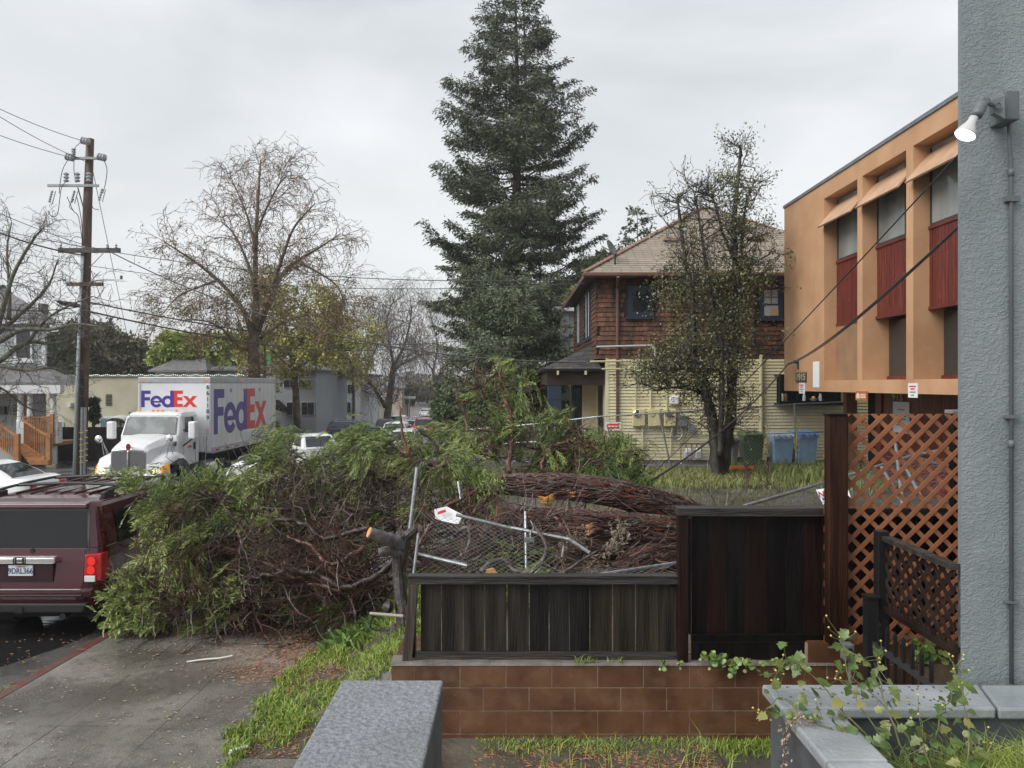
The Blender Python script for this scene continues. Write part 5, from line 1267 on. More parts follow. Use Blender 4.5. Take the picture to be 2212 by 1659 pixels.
farhouse('bungalow', 'pale house with low grey hip roof behind the cream building', 335, 440, 800, 815, 62, 9, M_wst, 1.9, M_rgrey, [(375, 786+18, 400, 794+18)])
farhouse('grey_building', 'grey stucco building between the elm trunk and the second tree', 432, 682, 797, 936, 63, 12, M_gst, 1.0, M_rgrey, [(618, 868, 646, 897), (650, 868, 679, 897), (612, 820, 640, 838), (645, 820, 672, 838)])
r = [o for o in COL.objects if o.name == 'grey_building'][0]
part('entrance_awning', MB().prism([(P(592,0,62)[0], P(0,882,62)[2]), (P(614,0,62)[0], P(0,888,62)[2]), (P(614,0,62)[0], P(0,882,62)[2]), (P(594,0,62)[0], P(0,864,62)[2])], 61.3, 63), M_dark, r)
farhouse('white_building', 'white two storey building behind the hanging willow twigs', 684, 778, 812, 932, 80, 12, M_wst, 0, M_rgrey, [(696, 830, 712, 850), (722, 830, 738, 850), (750, 830, 765, 850), (704, 868, 720, 892), (745, 868, 758, 892)])
farhouse('cream_porch_house', 'small cream house with a flat porch roof farther down the street', 786, 824, 862, 930, 95, 9, mat('pale cream wall', (.5, .46, .38)), 0, M_ltrim, [(792, 872, 804, 888)])
farhouse('tan_house', 'tan house far down at the left side of the street', 826, 868, 838, 925, 120, 9, mat('pale tan wall', (.42, .36, .28)), 2.2, M_rgrey, [(832, 850, 842, 862), (850, 850, 860, 862)])
farhouse('pink_house', 'pale pink house far down at the right end of the street', 930, 985, 855, 905, 130, 9, mat('pale pink wall', (.5, .38, .34)), 2.0, M_rgrey, [(940, 866, 952, 878)])

# ---------------------------------------------------------------- utility pole
PX, PY = P(176, 0, 30)[0], 30.0
pole = thing('utility_pole', 'tall brown wooden utility pole with crossarms and grey riser pipes', 'utility pole', (PX-.05, PY, sz(30)))
M_pole = mat('creosoted pole wood', (.045, .026, .018), (.13, .075, .05), scale=3, rough=.6, bump=.4, bscale=12, stretch=(3, 3, .3), detail=7)
pt = lambda px, py, d=0: P(px, py, PY+d)
part('shaft', MB().tube([pt(175, 1044), pt(184, 650), pt(189, 450), pt(195, 300)], [.20, .185, .165, .14], 14), M_pole, pole, smooth=True)
M_riser = mat('grey plastic riser', (.28, .33, .35), (.35, .40, .42), scale=2, rough=.5)
part('riser_pipe', MB().tube([pt(162, 1040, -.1), pt(170, 800, -.1), pt(181, 532, -.12)], .095, 10), M_riser, pole, smooth=True)
part('riser_pipe', MB().tube([pt(176, 1040, -.26), pt(178, 880, -.24)], .06, 8), M_galv, pole)
part('riser_pipe', MB().tube([pt(183, 1040, -.26), pt(184, 880, -.24)], .05, 8), M_galv, pole)
part('riser_cable', MB().tube([pt(172, 900, -.24), pt(178, 640, -.22), pt(184, 540, -.2)], .03, 6), M_blk, pole)
M_yelst = mat('yellow marker strip', (.65, .42, .02), rough=.5)
for i, py in enumerate((935, 950, 962, 975, 988, 1000)):
    part('marker_strip', MB().box(pt(171, py, -.34), pt(181, py-2, -.30)), M_yelst, pole); part('marker_strip', MB().box(pt(184, py-4, -.30), pt(190, py-6, -.27)), M_yelst, pole)
def arm(x0, x1, py, hpx, d, m, name='crossarm', th=.1): return part(name, MB().box(pt(x0, py+hpx/2, d), pt(x1, py-hpx/2, d+th)), m, pole)
M_xarm = mat('dark crossarm wood', (.035, .028, .022), (.08, .065, .055), scale=4, rough=.6)
arm(125, 261, 541, 9, -.3, M_xarm); arm(143, 224, 614, 7, -.3, M_pole)
arm(157, 224, 342, 3.4, -.25, M_galv, 'bracket'); arm(102, 214, 401, 4, -.3, M_galv, 'bracket', .08)
M_ins = mat('grey porcelain', (.33, .35, .37), rough=.3)
def insul(px, py, ax, n, r, L, nm='insulator'):
    prof = [(.012, 0)]
    for i in range(n): z = L*i/n; prof += [(r*.55, z), (r, z+L/n*.25), (r, z+L/n*.5), (r*.55, z+L/n*.8)]
    prof.append((.01, L)); part(nm, MB().lathe(prof, pt(px, py, -.3), ax, 12), M_ins, pole)
for px, py in ((176, 303), (143, 338), (212, 338)): insul(px, py, (1, -.15, -.25), 3, .14, .34)
insul(159, 334+6, (0, 0, 1), 4, .085, .36)
for px in (143, 167, 192): insul(px, 393, (0, 0, 1), 3, .10, .38, 'cable_terminator')
for px, py in ((106, 437), (154, 437), (214, 433)):
    insul(px, py, (.28, 0, 1), 5, .05, .48, 'fuse'); part('fuse_tube', MB().tube([pt(px+7, py+3, -.4), pt(px+14, py-24, -.4)], .02, 6), M_galv, pole)
for px in (131, 232, 251): insul(px, 536, (0, 0, 1), 2, .05, .16)
for pp in (((150, 340), (136, 365), (130, 395), (128, 418)), ((160, 345), (160, 370), (164, 395)), ((222, 340), (231, 365), (228, 395), (222, 418)), ((178, 305), (163, 318), (159, 335)),
           ((104, 455), (112, 468), (124, 462), (129, 430), (133, 405), (142, 392)), ((214, 453), (200, 448), (196, 420)), ((145, 425), (158, 455), (170, 470), (179, 531)), ((166, 425), (175, 470), (180, 531)), ((192, 425), (186, 480), (181, 531)), ((158, 455), (150, 445), (160, 430))):
    part('jumper_wire', MB().tube(poly(*[pt(x, y, -.35) for x, y in pp], n=4), .014, 5), M_blk, pole)
part('brace', MB().beam(pt(150, 545, -.32), pt(175, 578, -.3), .03, .02), M_galv, pole); part('brace', MB().beam(pt(225, 545, -.32), pt(193, 578, -.3), .03, .02), M_galv, pole)
part('brace', MB().beam(pt(168, 405, -.3), pt(182, 455, -.3), .04, .03), M_xarm, pole)
# street lamp on the pole
lampo = part('lamp_arm', MB().tube(poly(pt(190, 613, -.2), pt(205, 606, -.3), pt(225, 604, -.4), pt(248, 604, -.5)), .035, 8), M_galv, pole)
part('lamp_head', MB().hexa([pt(246,608,-.62), pt(276,608.5,-.58), pt(276,608.5,-.42), pt(246,608,-.38), pt(247,601,-.60), pt(262,603.5,-.56), pt(262,603.5,-.44), pt(247,601,-.40)]), M_ltrim, lampo, bev=.02)
part('photocell', MB().lathe([(.05, 0), (.05, .12), (.03, .14)], pt(262, 603, -.5), 'z', 10), M_rgrey, lampo)
# overhead wires
M_wirek = mat('black cable', (.03, .03, .035), rough=.5)
def wire(label, a, b, sag, r=.012, group=None, extra=()):
    mb = MB()
    pts = catenary(a, b, sag, 20); mb.tube(pts, r, 5)
    for e in extra: mb.tube(e, r*.9, 5)
    return single('power_line', mb, M_wirek, label, 'cable', a, group)
wire('highest overhead wire running left from the pole top', pt(175, 303, -.3), P(-260, 90, 24), .3)
wire('second overhead wire running left to the pole top', pt(193, 352, -.2), P(-260, 60, 24), .4)
wire('overhead wire to the left insulator on the upper bracket', pt(142, 337, -.3), P(-260, 178, 24), .2)
wire('overhead wire meeting the main crossarm from the left', pt(232, 543, -.3), P(-260, 330, 24), .3)
wire('thick bundled cable meeting the pole just above the main crossarm', pt(184, 552, -.3), P(-260, 375, 24), .4, .028)
wire('thin wire crossing behind the pole toward the house eave', P(-260, 430, 30), P(1240, 604, 25), 1.0, .014)
wire('bundled service cable sagging from the crossarm to the porch corner', pt(236, 543, -.3), P(1268, 782, 25.1), 1.1, .022)
wire('second thin wire to the tall conifer side of the house', P(-260, 470, 34), P(1262, 612, 24.3), 1.2, .012)
wire('communication cable crossing the bare tree on the left', pt(176, 662, -.3), P(-260, 600, 24), .5, .02)
wire('lower communication cable leaving the pole to the left', pt(176, 700, -.3), P(-260, 640, 24), .6, .016)
wire('communication cable leaving the pole to the right at lamp height', pt(188, 652, -.1), P(1000, 735, 70), .9, .03)
wire('lower communication cable leaving the pole to the right', pt(188, 672, -.1), P(900, 745, 75), 1.0, .035)
wire('guy wire slanting down right from the upper bracket', pt(197, 352, .0), P(282, 760, 41), .0, .012)
wire('guy wire slanting down from the main crossarm', pt(195, 580, .0), P(246, 720, 36), .0, .012)
mb = MB().tube([pt(122, 650, -1), pt(135, 655, -.7), pt(160, 658, -.5), pt(173, 660, -.4)], [.03, .09, .10, .04], 8); single('splice_case', mb, M_wirek, 'black cable splice case hanging left of the pole', 'splice case', pt(150, 660, -.6))
# green banner pole
r = thing('banner_post', 'thin pole with green and white banner behind the elm trunk', 'banner', P(664*.863, 0, 50))
r.location = P(576, 930, 50); BASE[r] = np.array(r.location)
part('post', MB().tube([P(572, 960, 50), P(572, 745, 50)], .06, 8), M_blk, r)
part('banner', pb(574, 765, 584, 790, 50, .03), mat('green banner', (.12, .42, .16)), r); part('banner', pb(574, 790, 584, 808, 50, .03), M_ltrim, r)

# ---------------------------------------------------------------- bare trees
M_elm = mat('elm bark', (.055, .04, .028), (.15, .115, .075), scale=3, rough=.8, bump=.4, bscale=10)
M_twig2 = mat('reddish twigs', (.11, .068, .044), (.20, .135, .09), scale=2, rough=.7)
M_yg = mat('yellow green spring leaves', (.26, .28, .05), (.38, .40, .085), scale=1, rough=.5, tint=(.30, .24, .10))
M_yg2 = mat('spring green leaves', (.24, .30, .05), (.36, .43, .09), scale=1, rough=.5, tint=(.10, .15, .045))
M_elml = mat('olive brown buds and leaves', (.17, .16, .035), (.25, .23, .06), scale=1, rough=.6, tint=(.17, .10, .05))
def limbtree(name, label, Y, limbs, cfg, dens, seed, leafn=0, lm=None, lsz=(.1, .03), jy=1.2, start=2, Lb=(2.2, 1.2), base=None, twm=None, leafz=None, bark=None, rtw=.03, tips_k=3, tint=(.1, .9)):
    rg = np.random.default_rng(seed); base = base if base is not None else P(limbs[0][0][0][0], limbs[0][0][0][1], Y)
    root = thing(name, label, 'tree', base); seg = []; tips = []
    for k, (pp, r0, r1) in enumerate(limbs):
        dy = 0 if k == 0 else rg.normal()*jy
        m = len(pp); pts = poly(*[P(x, y, Y+dy*(i/(m-1))) for i, (x, y) in enumerate(pp)], n=4); rr = np.linspace(r0, r1, len(pts))
        part('trunk' if k == 0 else 'limb', MB().tube(pts, rr, 9, jit=1+.06*rg.normal(size=(len(pts), 9))), bark or M_elm, root, smooth=True)
        for i in range(start if k else start*3, len(pts)):
            t = i/len(pts)
            for _ in range(int(dens)+(rg.random() < dens % 1)):
                T = unit(pts[i]-pts[i-1]); ax = unit(np.cross(T, rg.normal(size=3))); sp = .5+.6*rg.random()
                d = T*math.cos(sp)+ax*math.sin(sp); d[2] += .15
                grow(pts[i], unit(d), (Lb[0]+(Lb[1]-Lb[0])*t)*(.6+.8*rg.random()), max(rtw*(1-.5*t), .012), 0, cfg, seg, tips, rg)
    part('twigs', branch_set([(a, b) for a, b, c in seg]), twm or M_twig2, root, kind='stuff')
    if leafn:
        ps = np.concatenate([a[1:] for a, b, c in seg if c >= 1]); 
        if leafz: 
            pr_ = np.array([leafz(q) for q in ps]); ps = ps[rg.random(len(ps)) < pr_]
        if len(ps):
            ii = rg.integers(0, len(ps), leafn); C = ps[ii]+rg.normal(size=(leafn, 3))*.13; D = rg.normal(size=(leafn, 3)); D[:, 2] -= .5
            mb = MB(); leaves(mb, C, D, lsz[0]*(.5+rg.random(leafn)), lsz[1]*(.5+rg.random(leafn)), np.clip(rg.random(leafn)*(tint[1]-tint[0])+tint[0], .001, 1), rg)
            part('foliage', mb, lm, root, kind='stuff')
    return root
elm = [([(548, 1010), (550, 930), (551, 860), (549, 800), (547, 760), (549, 720)], .42, .30),
       ([(549, 720), (553, 650), (551, 590), (553, 520), (556, 450), (560, 390), (563, 345)], .22, .04),
       ([(548, 735), (530, 680), (508, 645), (470, 605), (430, 572), (390, 545), (352, 520)], .17, .03),
       ([(556, 715), (585, 645), (605, 600), (640, 565), (690, 535), (735, 505)], .19, .03),
       ([(560, 700), (588, 620), (612, 550), (636, 490), (680, 440)], .15, .03),
       ([(551, 620), (532, 560), (505, 505), (480, 480)], .11, .03),
       ([(545, 760), (512, 748), (482, 712), (450, 695), (405, 690)], .10, .03),
       ([(562, 730), (620, 692), (680, 680), (728, 700)], .10, .03),
       ([(552, 540), (535, 470), (515, 420), (495, 375)], .08, .02),
       ([(555, 500), (580, 440), (605, 395), (620, 380)], .08, .02),
       ([(470, 605), (430, 620), (385, 640), (350, 680)], .08, .02),
       ([(640, 565), (690, 590), (730, 620), (745, 660)], .08, .02)]
cfgE = dict(n=6, bend=.20, grav=[.03, -.04, -.14], kids=[3.4, 3.0], depth=2, spread=.75, ratio=.66, rratio=.6, rmin=.012, start=.2)
limbtree('elm_tree', 'large bare weeping street tree behind the delivery truck', 45, elm, cfgE, 1.9, 31, 13000, M_elml, (.12, .032), 2.0, 2, (2.1, 1.2), base=P(548, 1012, 45)-(0, 0, .3), leafz=lambda q: 1.0 if q[2] < 8.0 else (.35 if q[2] < 11 else .12))
cfgY = dict(n=5, bend=.22, grav=[.0, -.06, -.14], kids=[3.2, 2.6], depth=2, spread=.75, ratio=.62, rratio=.6, rmin=.012, start=.2)
t2 = [([(643, 930), (640, 870), (636, 810), (628, 750)], .30, .20), ([(628, 750), (615, 700), (605, 660), (600, 640)], .15, .03), ([(632, 770), (660, 720), (690, 690), (700, 660)], .15, .03), ([(636, 800), (600, 770), (575, 740)], .10, .03), ([(638, 800), (680, 770), (730, 740)], .10, .03)]
limbtree('street_tree', 'yellow green leafing street tree right of the elm', 60, t2, cfgY, 1.9, 33, 17000, M_yg, (.22, .07), 2, 2, (2.4, 1.6), tint=(.05, .7))
t3 = [([(762, 930), (764, 880), (763, 830), (760, 790)], .16, .10), ([(760, 790), (740, 750), (730, 720)], .08, .03), ([(760, 800), (780, 760), (790, 730)], .08, .03)]
limbtree('street_tree', 'thin dark trunked street tree farther along the left kerb', 72, t3, cfgY, 1.6, 34, 4500, M_yg, (.22, .07), 2, 2, (2.4, 1.6), tint=(.2, .9))
# weeping cherry like tree
cfgW = dict(n=7, bend=.24, grav=[.05, -.12, -.34], kids=[3.8, 3.4], depth=2, spread=.9, ratio=.72, rratio=.6, rmin=.014, start=.15)
wt = [([(835, 950), (836, 905), (840, 870), (846, 820), (850, 790)], .42, .30), ([(833, 880), (812, 845), (790, 815), (765, 790), (735, 772), (700, 762)], .24, .05), ([(850, 790), (842, 745), (835, 700), (845, 660), (870, 640)], .18, .04), ([(850, 790), (872, 750), (885, 700), (890, 665)], .18, .04),
      ([(848, 800), (880, 780), (915, 765), (945, 770)], .14, .04), ([(845, 760), (815, 730), (790, 700), (770, 690)], .12, .03), ([(790, 815), (800, 780), (815, 740), (810, 690)], .12, .03)]
limbtree('weeping_tree', 'bare weeping tree with long hanging twigs in the middle distance', 82, wt, cfgW, 2.4, 41, 0, None, jy=2.5, Lb=(3.4, 2.6), twm=mat('grey brown twigs', (.085, .07, .06), (.15, .125, .11), scale=1, rough=.8), rtw=.05)
wt2 = [([(930, 950), (932, 900), (938, 850), (935, 800)], .25, .15), ([(935, 800), (910, 770), (890, 760)], .1, .03), ([(935, 800), (945, 750), (935, 700), (925, 660)], .1, .03), ([(936, 830), (960, 790), (985, 780)], .1, .03)]
limbtree('weeping_tree', 'thinner bare weeping tree beside the tall conifer', 95, wt2, cfgW, 2.2, 42, 0, None, jy=2.5, Lb=(3.6, 2.8), twm=MATS['grey brown twigs'], rtw=.05)
# bare tree at the left edge
cfgL = dict(n=6, bend=.30, grav=[.02, -.04, -.10], kids=[3.0, 2.6], depth=2, spread=.85, ratio=.66, rratio=.6, rmin=.0065, start=.2)
lt = [([(-150, 1080), (-120, 980), (-85, 900), (-60, 850)], .30, .22), ([(-85, 900), (-30, 810), (10, 772), (60, 740), (110, 742), (160, 732)], .13, .03), ([(-60, 850), (-20, 740), (25, 695), (65, 660), (105, 615), (125, 560)], .12, .02), ([(-20, 760), (5, 670), (30, 590), (70, 520), (95, 490)], .11, .02),
      ([(-5, 740), (50, 712), (110, 712), (160, 700), (215, 705)], .09, .02), ([(0, 790), (60, 800), (110, 795), (165, 810)], .07, .02), ([(20, 690), (20, 620), (15, 540), (25, 480)], .07, .02), ([(60, 740), (100, 690), (150, 660), (200, 640)], .06, .02), ([(-30, 820), (20, 850), (60, 880), (95, 890)], .05, .015)]
limbtree('bare_tree', 'bare tangled tree reaching in from the left edge', 27, lt, cfgL, 1.35, 51, 0, None, jy=1.0, Lb=(1.2, .9), base=P(-150, 1082, 27), twm=mat('dark grey twigs', (.06, .048, .042), (.12, .10, .09), scale=2, rough=.7), rtw=.022, bark=mat('mossy grey bark', (.06, .055, .04), (.16, .16, .11), scale=3, rough=.8, bump=.4))
# tree masses behind the buildings
def mass(name, label, blobs, n, m, lsz, tint, seed, Y):
    base = (blobs[0][0], blobs[0][1], gz(blobs[0][0], blobs[0][1])); return shrub(name, label, blobs, n, m, lsz, tint, seed, 'tree', base, tm=M_barktr)
M_olv = mat('hazy olive leaves', (.075, .082, .045), (.12, .125, .07), scale=.6, rough=.6, tint=(.15, .13, .085))
mass('broad_tree', 'broad dark olive evergreen behind the cream building', [bl(215, 745, 70, 55), bl(265, 770, 70, 50, 1.2), bl(175, 720, 72, 34), bl(300, 790, 70, 35, 1.2), bl(200, 790, 70, 45, 1.3)], 14000, M_olv, (.42, .12), (.1, .9), 61, 70)
mass('broad_tree', 'dark green tree behind the grey house roof', [bl(145, 745, 66, 36), bl(120, 770, 66, 30), bl(160, 790, 66, 30)], 6000, M_ever, (.42, .12), (.1, .9), 62, 66)
mass('leafing_tree', 'bright yellow green tree left of the elm trunk', [bl(380, 745, 65, 34, 1.2), bl(350, 770, 65, 24, 1.3), bl(415, 760, 65, 30, 1.2)], 5500, M_yg2, (.34, .11), (.0, .35), 63, 65)
mass('leafing_tree', 'pale green tree directly behind the elm trunk', [bl(470, 755, 66, 42, 1.3), bl(510, 780, 66, 36, 1.2), bl(440, 785, 66, 30, 1.3), bl(550, 770, 66, 30)], 7500, M_yg2, (.34, .11), (.0, .5), 64, 66)
mass('leafing_tree', 'olive green tree behind the second street tree', [bl(600, 750, 75, 34, 1.2), bl(690, 730, 75, 40, 1.2), bl(660, 780, 75, 34, 1.3), bl(720, 780, 75, 28)], 6500, M_yg, (.34, .11), (.2, .9), 65, 75)
mass('broad_tree', 'distant grey green tree at the end of the street', [bl(880, 850, 125, 22, 2), bl(930, 845, 125, 22, 1.6), bl(830, 860, 125, 18, 2), bl(960, 830, 125, 24)], 6000, M_olv, (.6, .18), (.1, .9), 66, 125)
mass('broad_tree', 'greyish tree behind the roof ridge left end', [bl(1310, 560, 60, 26, 1.4), bl(1270, 580, 60, 22, 1.2), bl(1345, 565, 60, 14)], 3500, M_olv, (.34, .1), (.1, .6), 67, 60)
mass('broad_tree', 'yellowish green tree between the white house and the conifer', [bl(1210, 630, 56, 24), bl(1225, 660, 56, 20), bl(1190, 670, 56, 20)], 2500, M_yg, (.3, .09), (.1, .6), 68, 56)
mb = MB()
def fr_(x, y, w_, h_):
    return
mass_pts = []
# far-off wooded ridge that closes the horizon
rg = np.random.default_rng(70); n = 26000
xx = rg.uniform(-260, 320, n); yy = rg.uniform(190, 230, n); top = 5.5+2.5*np.sin(xx*.09)+1.8*np.sin(xx*.23+1); zz = -2.7+rg.random(n)**.7*(top+2.7)
mb = MB(); leaves(mb, np.stack([xx, yy, zz], 1), rg.normal(size=(n, 3)), 1.6, .7, np.clip(rg.random(n), .001, 1), rg)
struct('distant_woods', mb, mat('distant woods', (.10, .11, .085), (.15, .155, .12), scale=.1, rough=.8, tint=(.17, .15, .12)), 'stuff')
# small shrub by the pole and plants at the porch
shrub('small_shrub', 'small leafy shrub in front of the cream wall beside the pole', [bl(203, 895, 41, 13, .9, 1.3), bl(200, 870, 41, 9)], 1300, M_ever, (.22, .06), seed=71, base=P(203, 925, 41))
# ---------------------------------------------------------------- vehicles
def lerp(a, b, t): return a+(b-a)*t
class Body:
    """closed shell through levels (z, y_rear, y_front, half_width, corner_radius); y grows to the front"""
    def __init__(s, lv): s.lv = lv
    def at(s, z):
        L = s.lv
        if z <= L[0][0]: return L[0]
        for a, b in zip(L, L[1:]):
            if a[0] <= z <= b[0]:
                t = (z-a[0])/max(b[0]-a[0], 1e-6); return tuple(lerp(a[i], b[i], t) for i in range(5))
        return L[-1]
    def shell(s, mb, n=5, dome=0.03):
        rings = []
        for z, yr, yf, hw, r in s.lv:
            pts = []
            for cx, cy, a0 in ((hw-r, yf-r, 0), (-hw+r, yf-r, PI/2), (-hw+r, yr+r, PI), (hw-r, yr+r, 1.5*PI)):
                for i in range(n):
                    a = a0+PI/2*i/(n-1); pts.append((cx+r*math.cos(a), cy+r*math.sin(a), z))
            rings.append(pts)
        m = len(rings[0]); V = [p for r_ in rings for p in r_]
        Q = [(k*m+i, k*m+(i+1) % m, (k+1)*m+(i+1) % m, (k+1)*m+i) for k in range(len(rings)-1) for i in range(m)]
        z, yr, yf, hw, r = s.lv[-1]; V.append((0, (yr+yf)/2, z+dome)); c = len(V)-1; o = (len(rings)-1)*m
        T = [(o+i, o+(i+1) % m, c) for i in range(m)]
        V.append((0, (s.lv[0][1]+s.lv[0][2])/2, s.lv[0][0])); c2 = len(V)-1; T += [((i+1) % m, i, c2) for i in range(m)]
        return mb.add(V, quads=Q, tris=T)
    def panel(s, mb, face, b0, b1, t0, t1, z0, z1, off=.006, rows=6, cols=5):
        """trapezoid on a face: 'rear','front' use x, 'left','right' use y"""
        V = []
        for j in range(rows+1):
            v = j/rows; z = lerp(z0, z1, v); _, yr, yf, hw, r = s.at(z)
            a, b = lerp(b0, t0, v), lerp(b1, t1, v)
            for i in range(cols+1):
                u = lerp(a, b, i/cols)
                if face == 'rear': V.append((u, yr-off, z))
                elif face == 'front': V.append((u, yf+off, z))
                elif face == 'right': V.append((hw+off, u, z))
                else: V.append((-hw-off, u, z))
        c = cols+1
        Q = [(j*c+i, j*c+i+1, (j+1)*c+i+1, (j+1)*c+i) for j in range(rows) for i in range(cols)]
        return mb.add(V, quads=Q)
def wheel(root, x, y, r, wd, side, rim=M_galv, name='wheel', z=None):
    z = r if z is None else z; x0 = x-side*wd
    t = part(name, MB().lathe([(r*.62, 0), (r*.93, 0), (r, wd*.15), (r, wd*.85), (r*.93, wd), (r*.62, wd), (r*.6, wd*.75)], (x0, y, z), (side, 0, 0), 28), M_rub, root, smooth=False)
    part('rim', MB().lathe([(r*.60, wd*.7), (r*.62, wd*.98), (r*.5, wd*.80), (r*.2, wd*.86), (r*.18, wd*.95), (.001, wd*.95)], (x0, y, z), (side, 0, 0), 18), rim, t)
def car(name, label, x, Y, heading, lv, gh, paint, wins, lights, wheels, group=None, cat='car', extra=None, zoff=0):
    r = thing(name, label, cat, (x, Y, sz(Y)-.06+zoff), group); r.rotation_euler = (0, 0, heading); BASE[r] = np.zeros(3)
    B, G = Body(lv), Body(gh)
    part('body', B.shell(MB(), 5, .02), paint, r, smooth=False, bev=.02)
    part('cabin', G.shell(MB(), 5, .03), paint, r, bev=.02)
    for w_ in wins: part('window', G.panel(MB(), *w_), M_glass, r)
    for (m, *a) in lights: part('tail_light' if m is M_tail or m is M_taillit else ('headlight' if m is M_head else 'number_plate'), B.panel(MB(), *a, off=.012), m, r)
    for (wx, wy, wr) in wheels:
        part('wheel_arch', MB().lathe([(wr*1.16, 0), (wr*1.16, .03), (.001, .03)], (wx-(.02 if wx > 0 else -.02), wy, wr), (1 if wx > 0 else -1, 0, 0), 24), M_dark, r)
        wheel(r, wx+(.02 if wx > 0 else -.02), wy, wr, .2, 1 if wx > 0 else -1)
    if extra: extra(r, B, G)
    return r
M_tail = mat('red tail light lens', (.45, .012, .012), rough=.12, coat=.6)
M_taillit = mat('lit red tail light', (.6, .02, .02), rough=.2, emit=(1, .04, .02), estr=.12)
M_head = mat('lit headlight', (.8, .75, .55), rough=.1, emit=(1, .8, .45), estr=.9)
M_amber = mat('amber lens', (.75, .25, .02), rough=.2, emit=(1, .4, .05), estr=.12)
M_plt = mat('white number plate', (.62, .64, .66), rough=.4)
M_maroon = mat('maroon car paint', (.048, .002, .008), (.058, .003, .010), scale=2, rough=.14, coat=.8, spec=.4)
M_plast = mat('black bumper plastic', (.02, .02, .021), rough=.5)
M_priv = mat('dark privacy glass', (.008, .009, .010), rough=.05, spec=.45)
M_bdark = mat('dark blue car paint', (.02, .03, .08), rough=.2, coat=.8)
M_gdark = mat('dark grey car paint', (.035, .037, .042), rough=.2, coat=.8)
M_redc = mat('red car paint', (.32, .02, .02), rough=.2, coat=.8)
M_silver = mat('silver car paint', (.40, .42, .44), rough=.25, metal=.4, coat=.5)

# ---- maroon SUV, rear towards the camera
lv = [(.36, .16, 4.62, .86, .18), (.46, .06, 4.74, .955, .26), (.60, .0, 4.80, .985, .28), (.665, .0, 4.80, .99, .28), (.69, .035, 4.80, .99, .24), (.85, .055, 4.8, 1.0, .20), (1.05, .08, 4.7, 1.0, .19), (1.20, .11, 4.55, .99, .19)]
gh = [(1.19, .11, 3.75, .985, .19), (1.30, .14, 3.5, .965, .20), (1.60, .24, 3.02, .875, .16), (1.70, .265, 2.9, .84, .16), (1.76, .29, 2.8, .80, .18), (1.80, .40, 2.65, .70, .2), (1.815, .6, 2.4, .5, .2)]
XS, YS = -6.27, 9.85
suv = thing('maroon_suv', 'dark maroon four wheel drive car parked at the red kerb under the fallen crown', 'car', (XS, YS, sz(YS+1)-.06)); suv.rotation_euler = (0, 0, math.radians(0)); BASE[suv] = np.zeros(3)
B, G = Body(lv), Body(gh)
part('body', B.shell(MB(), 6, .02), M_maroon, suv, bev=.008); part('cabin', G.shell(MB(), 8, .03), M_maroon, suv, smooth=False, bev=.02)
part('rear_window', G.panel(MB(), 'rear', -.80, .80, -.72, .72, 1.20, 1.655, off=.008, rows=8), M_priv, suv)
part('window_seal', G.panel(MB(), 'rear', -.83, .83, -.75, .75, 1.175, 1.675, off=.004, rows=8), M_blk, suv)
part('side_window', G.panel(MB(), 'right', .52, 1.42, .60, 1.36, 1.20, 1.62, off=.008), M_priv, suv)
part('side_window', G.panel(MB(), 'right', 1.56, 2.50, 1.52, 2.45, 1.20, 1.62, off=.008), M_priv, suv)
part('side_window', G.panel(MB(), 'right', 2.62, 3.5, 2.55, 3.05, 1.20, 1.60, off=.008), M_priv, suv)
part('side_window', G.panel(MB(), 'left', .52, 3.4, .60, 3.0, 1.20, 1.62, off=.008), M_priv, suv)
for s in (1, -1):
    tl = part('tail_light', MB().hexa([(s*.80,.02,.785),(s*.998,.075,.785),(s*1.012,.26,.785),(s*.80,.2,.785),(s*.80,.05,1.125),(s*.985,.10,1.135),(s*1.0,.24,1.135),(s*.80,.25,1.125)]), M_tail, suv, bev=.012)
    part('reverse_lens', MB().box((s*.815, .008, .79), (s*.95, .03, .865)), M_plt, tl, bev=.004)
    for zz in (.93, 1.04): part('lamp_bowl', MB().lathe([(.035, 0), (.055, -.012), (.05, -.018)], (s*.885, .045 if zz < 1 else .06, zz), 'y', 16), M_taillit, tl)
part('chrome_bar', MB().box((-.45, -.012, 1.02), (.45, .10, 1.105)), M_chrome, suv, bev=.018)
em = part('emblem', MB().box((-.055, -.022, 1.022), (-.042, -.014, 1.10)).box((.042, -.022, 1.022), (.055, -.014, 1.10)).box((-.042, -.021, 1.055), (.042, -.0145, 1.068)).box((-.072,-.020,1.015),(.072,-.013,1.021)).box((-.072,-.020,1.1),(.072,-.013,1.106)).box((-.078,-.02,1.021),(-.072,-.013,1.1)).box((.072,-.02,1.021),(.078,-.013,1.1)), M_blk, suv)
plt = part('number_plate', MB().box((-.155, .012, .865), (.155, .03, 1.0)), M_plt, suv, bev=.003)
part('plate_recess', MB().box((-.40, .034, .78), (.40, .06, 1.015)), mat('recess paint', (.03, .008, .012), rough=.3), suv)
text('9DRL366', .10, mat('navy plate letters', (.03, .04, .14)), suv, (0, .011, .925), (PI/2, 0, 0), scl=(.82, 1, 1), bold=.0012, name='plate_letters')
text('California', .032, M_redink, suv, (0, .011, .984), (PI/2, 0, 0), name='plate_letters')
text('4WD', .055, M_chrome, suv, (.56, .055, .80), (PI/2, 0, 0), scl=(1.5, .8, 1), bold=.002, name='badge')
part('bumper_top', MB().box((-.80, -.03, .615), (.80, .02, .632)), M_plast, suv, bev=.006)
part('lower_bumper', MB().hexa([(-.80,-.005,.40),(.80,-.005,.40),(.8,.3,.36),(-.8,.3,.36),(-.86,-.018,.52),(.86,-.018,.52),(.86,.3,.52),(-.86,.3,.52)]), M_plast, suv, bev=.02)
part('tow_receiver', MB().box((-.05, -.02, .40), (.05, -.03, .47)), M_dark, suv)
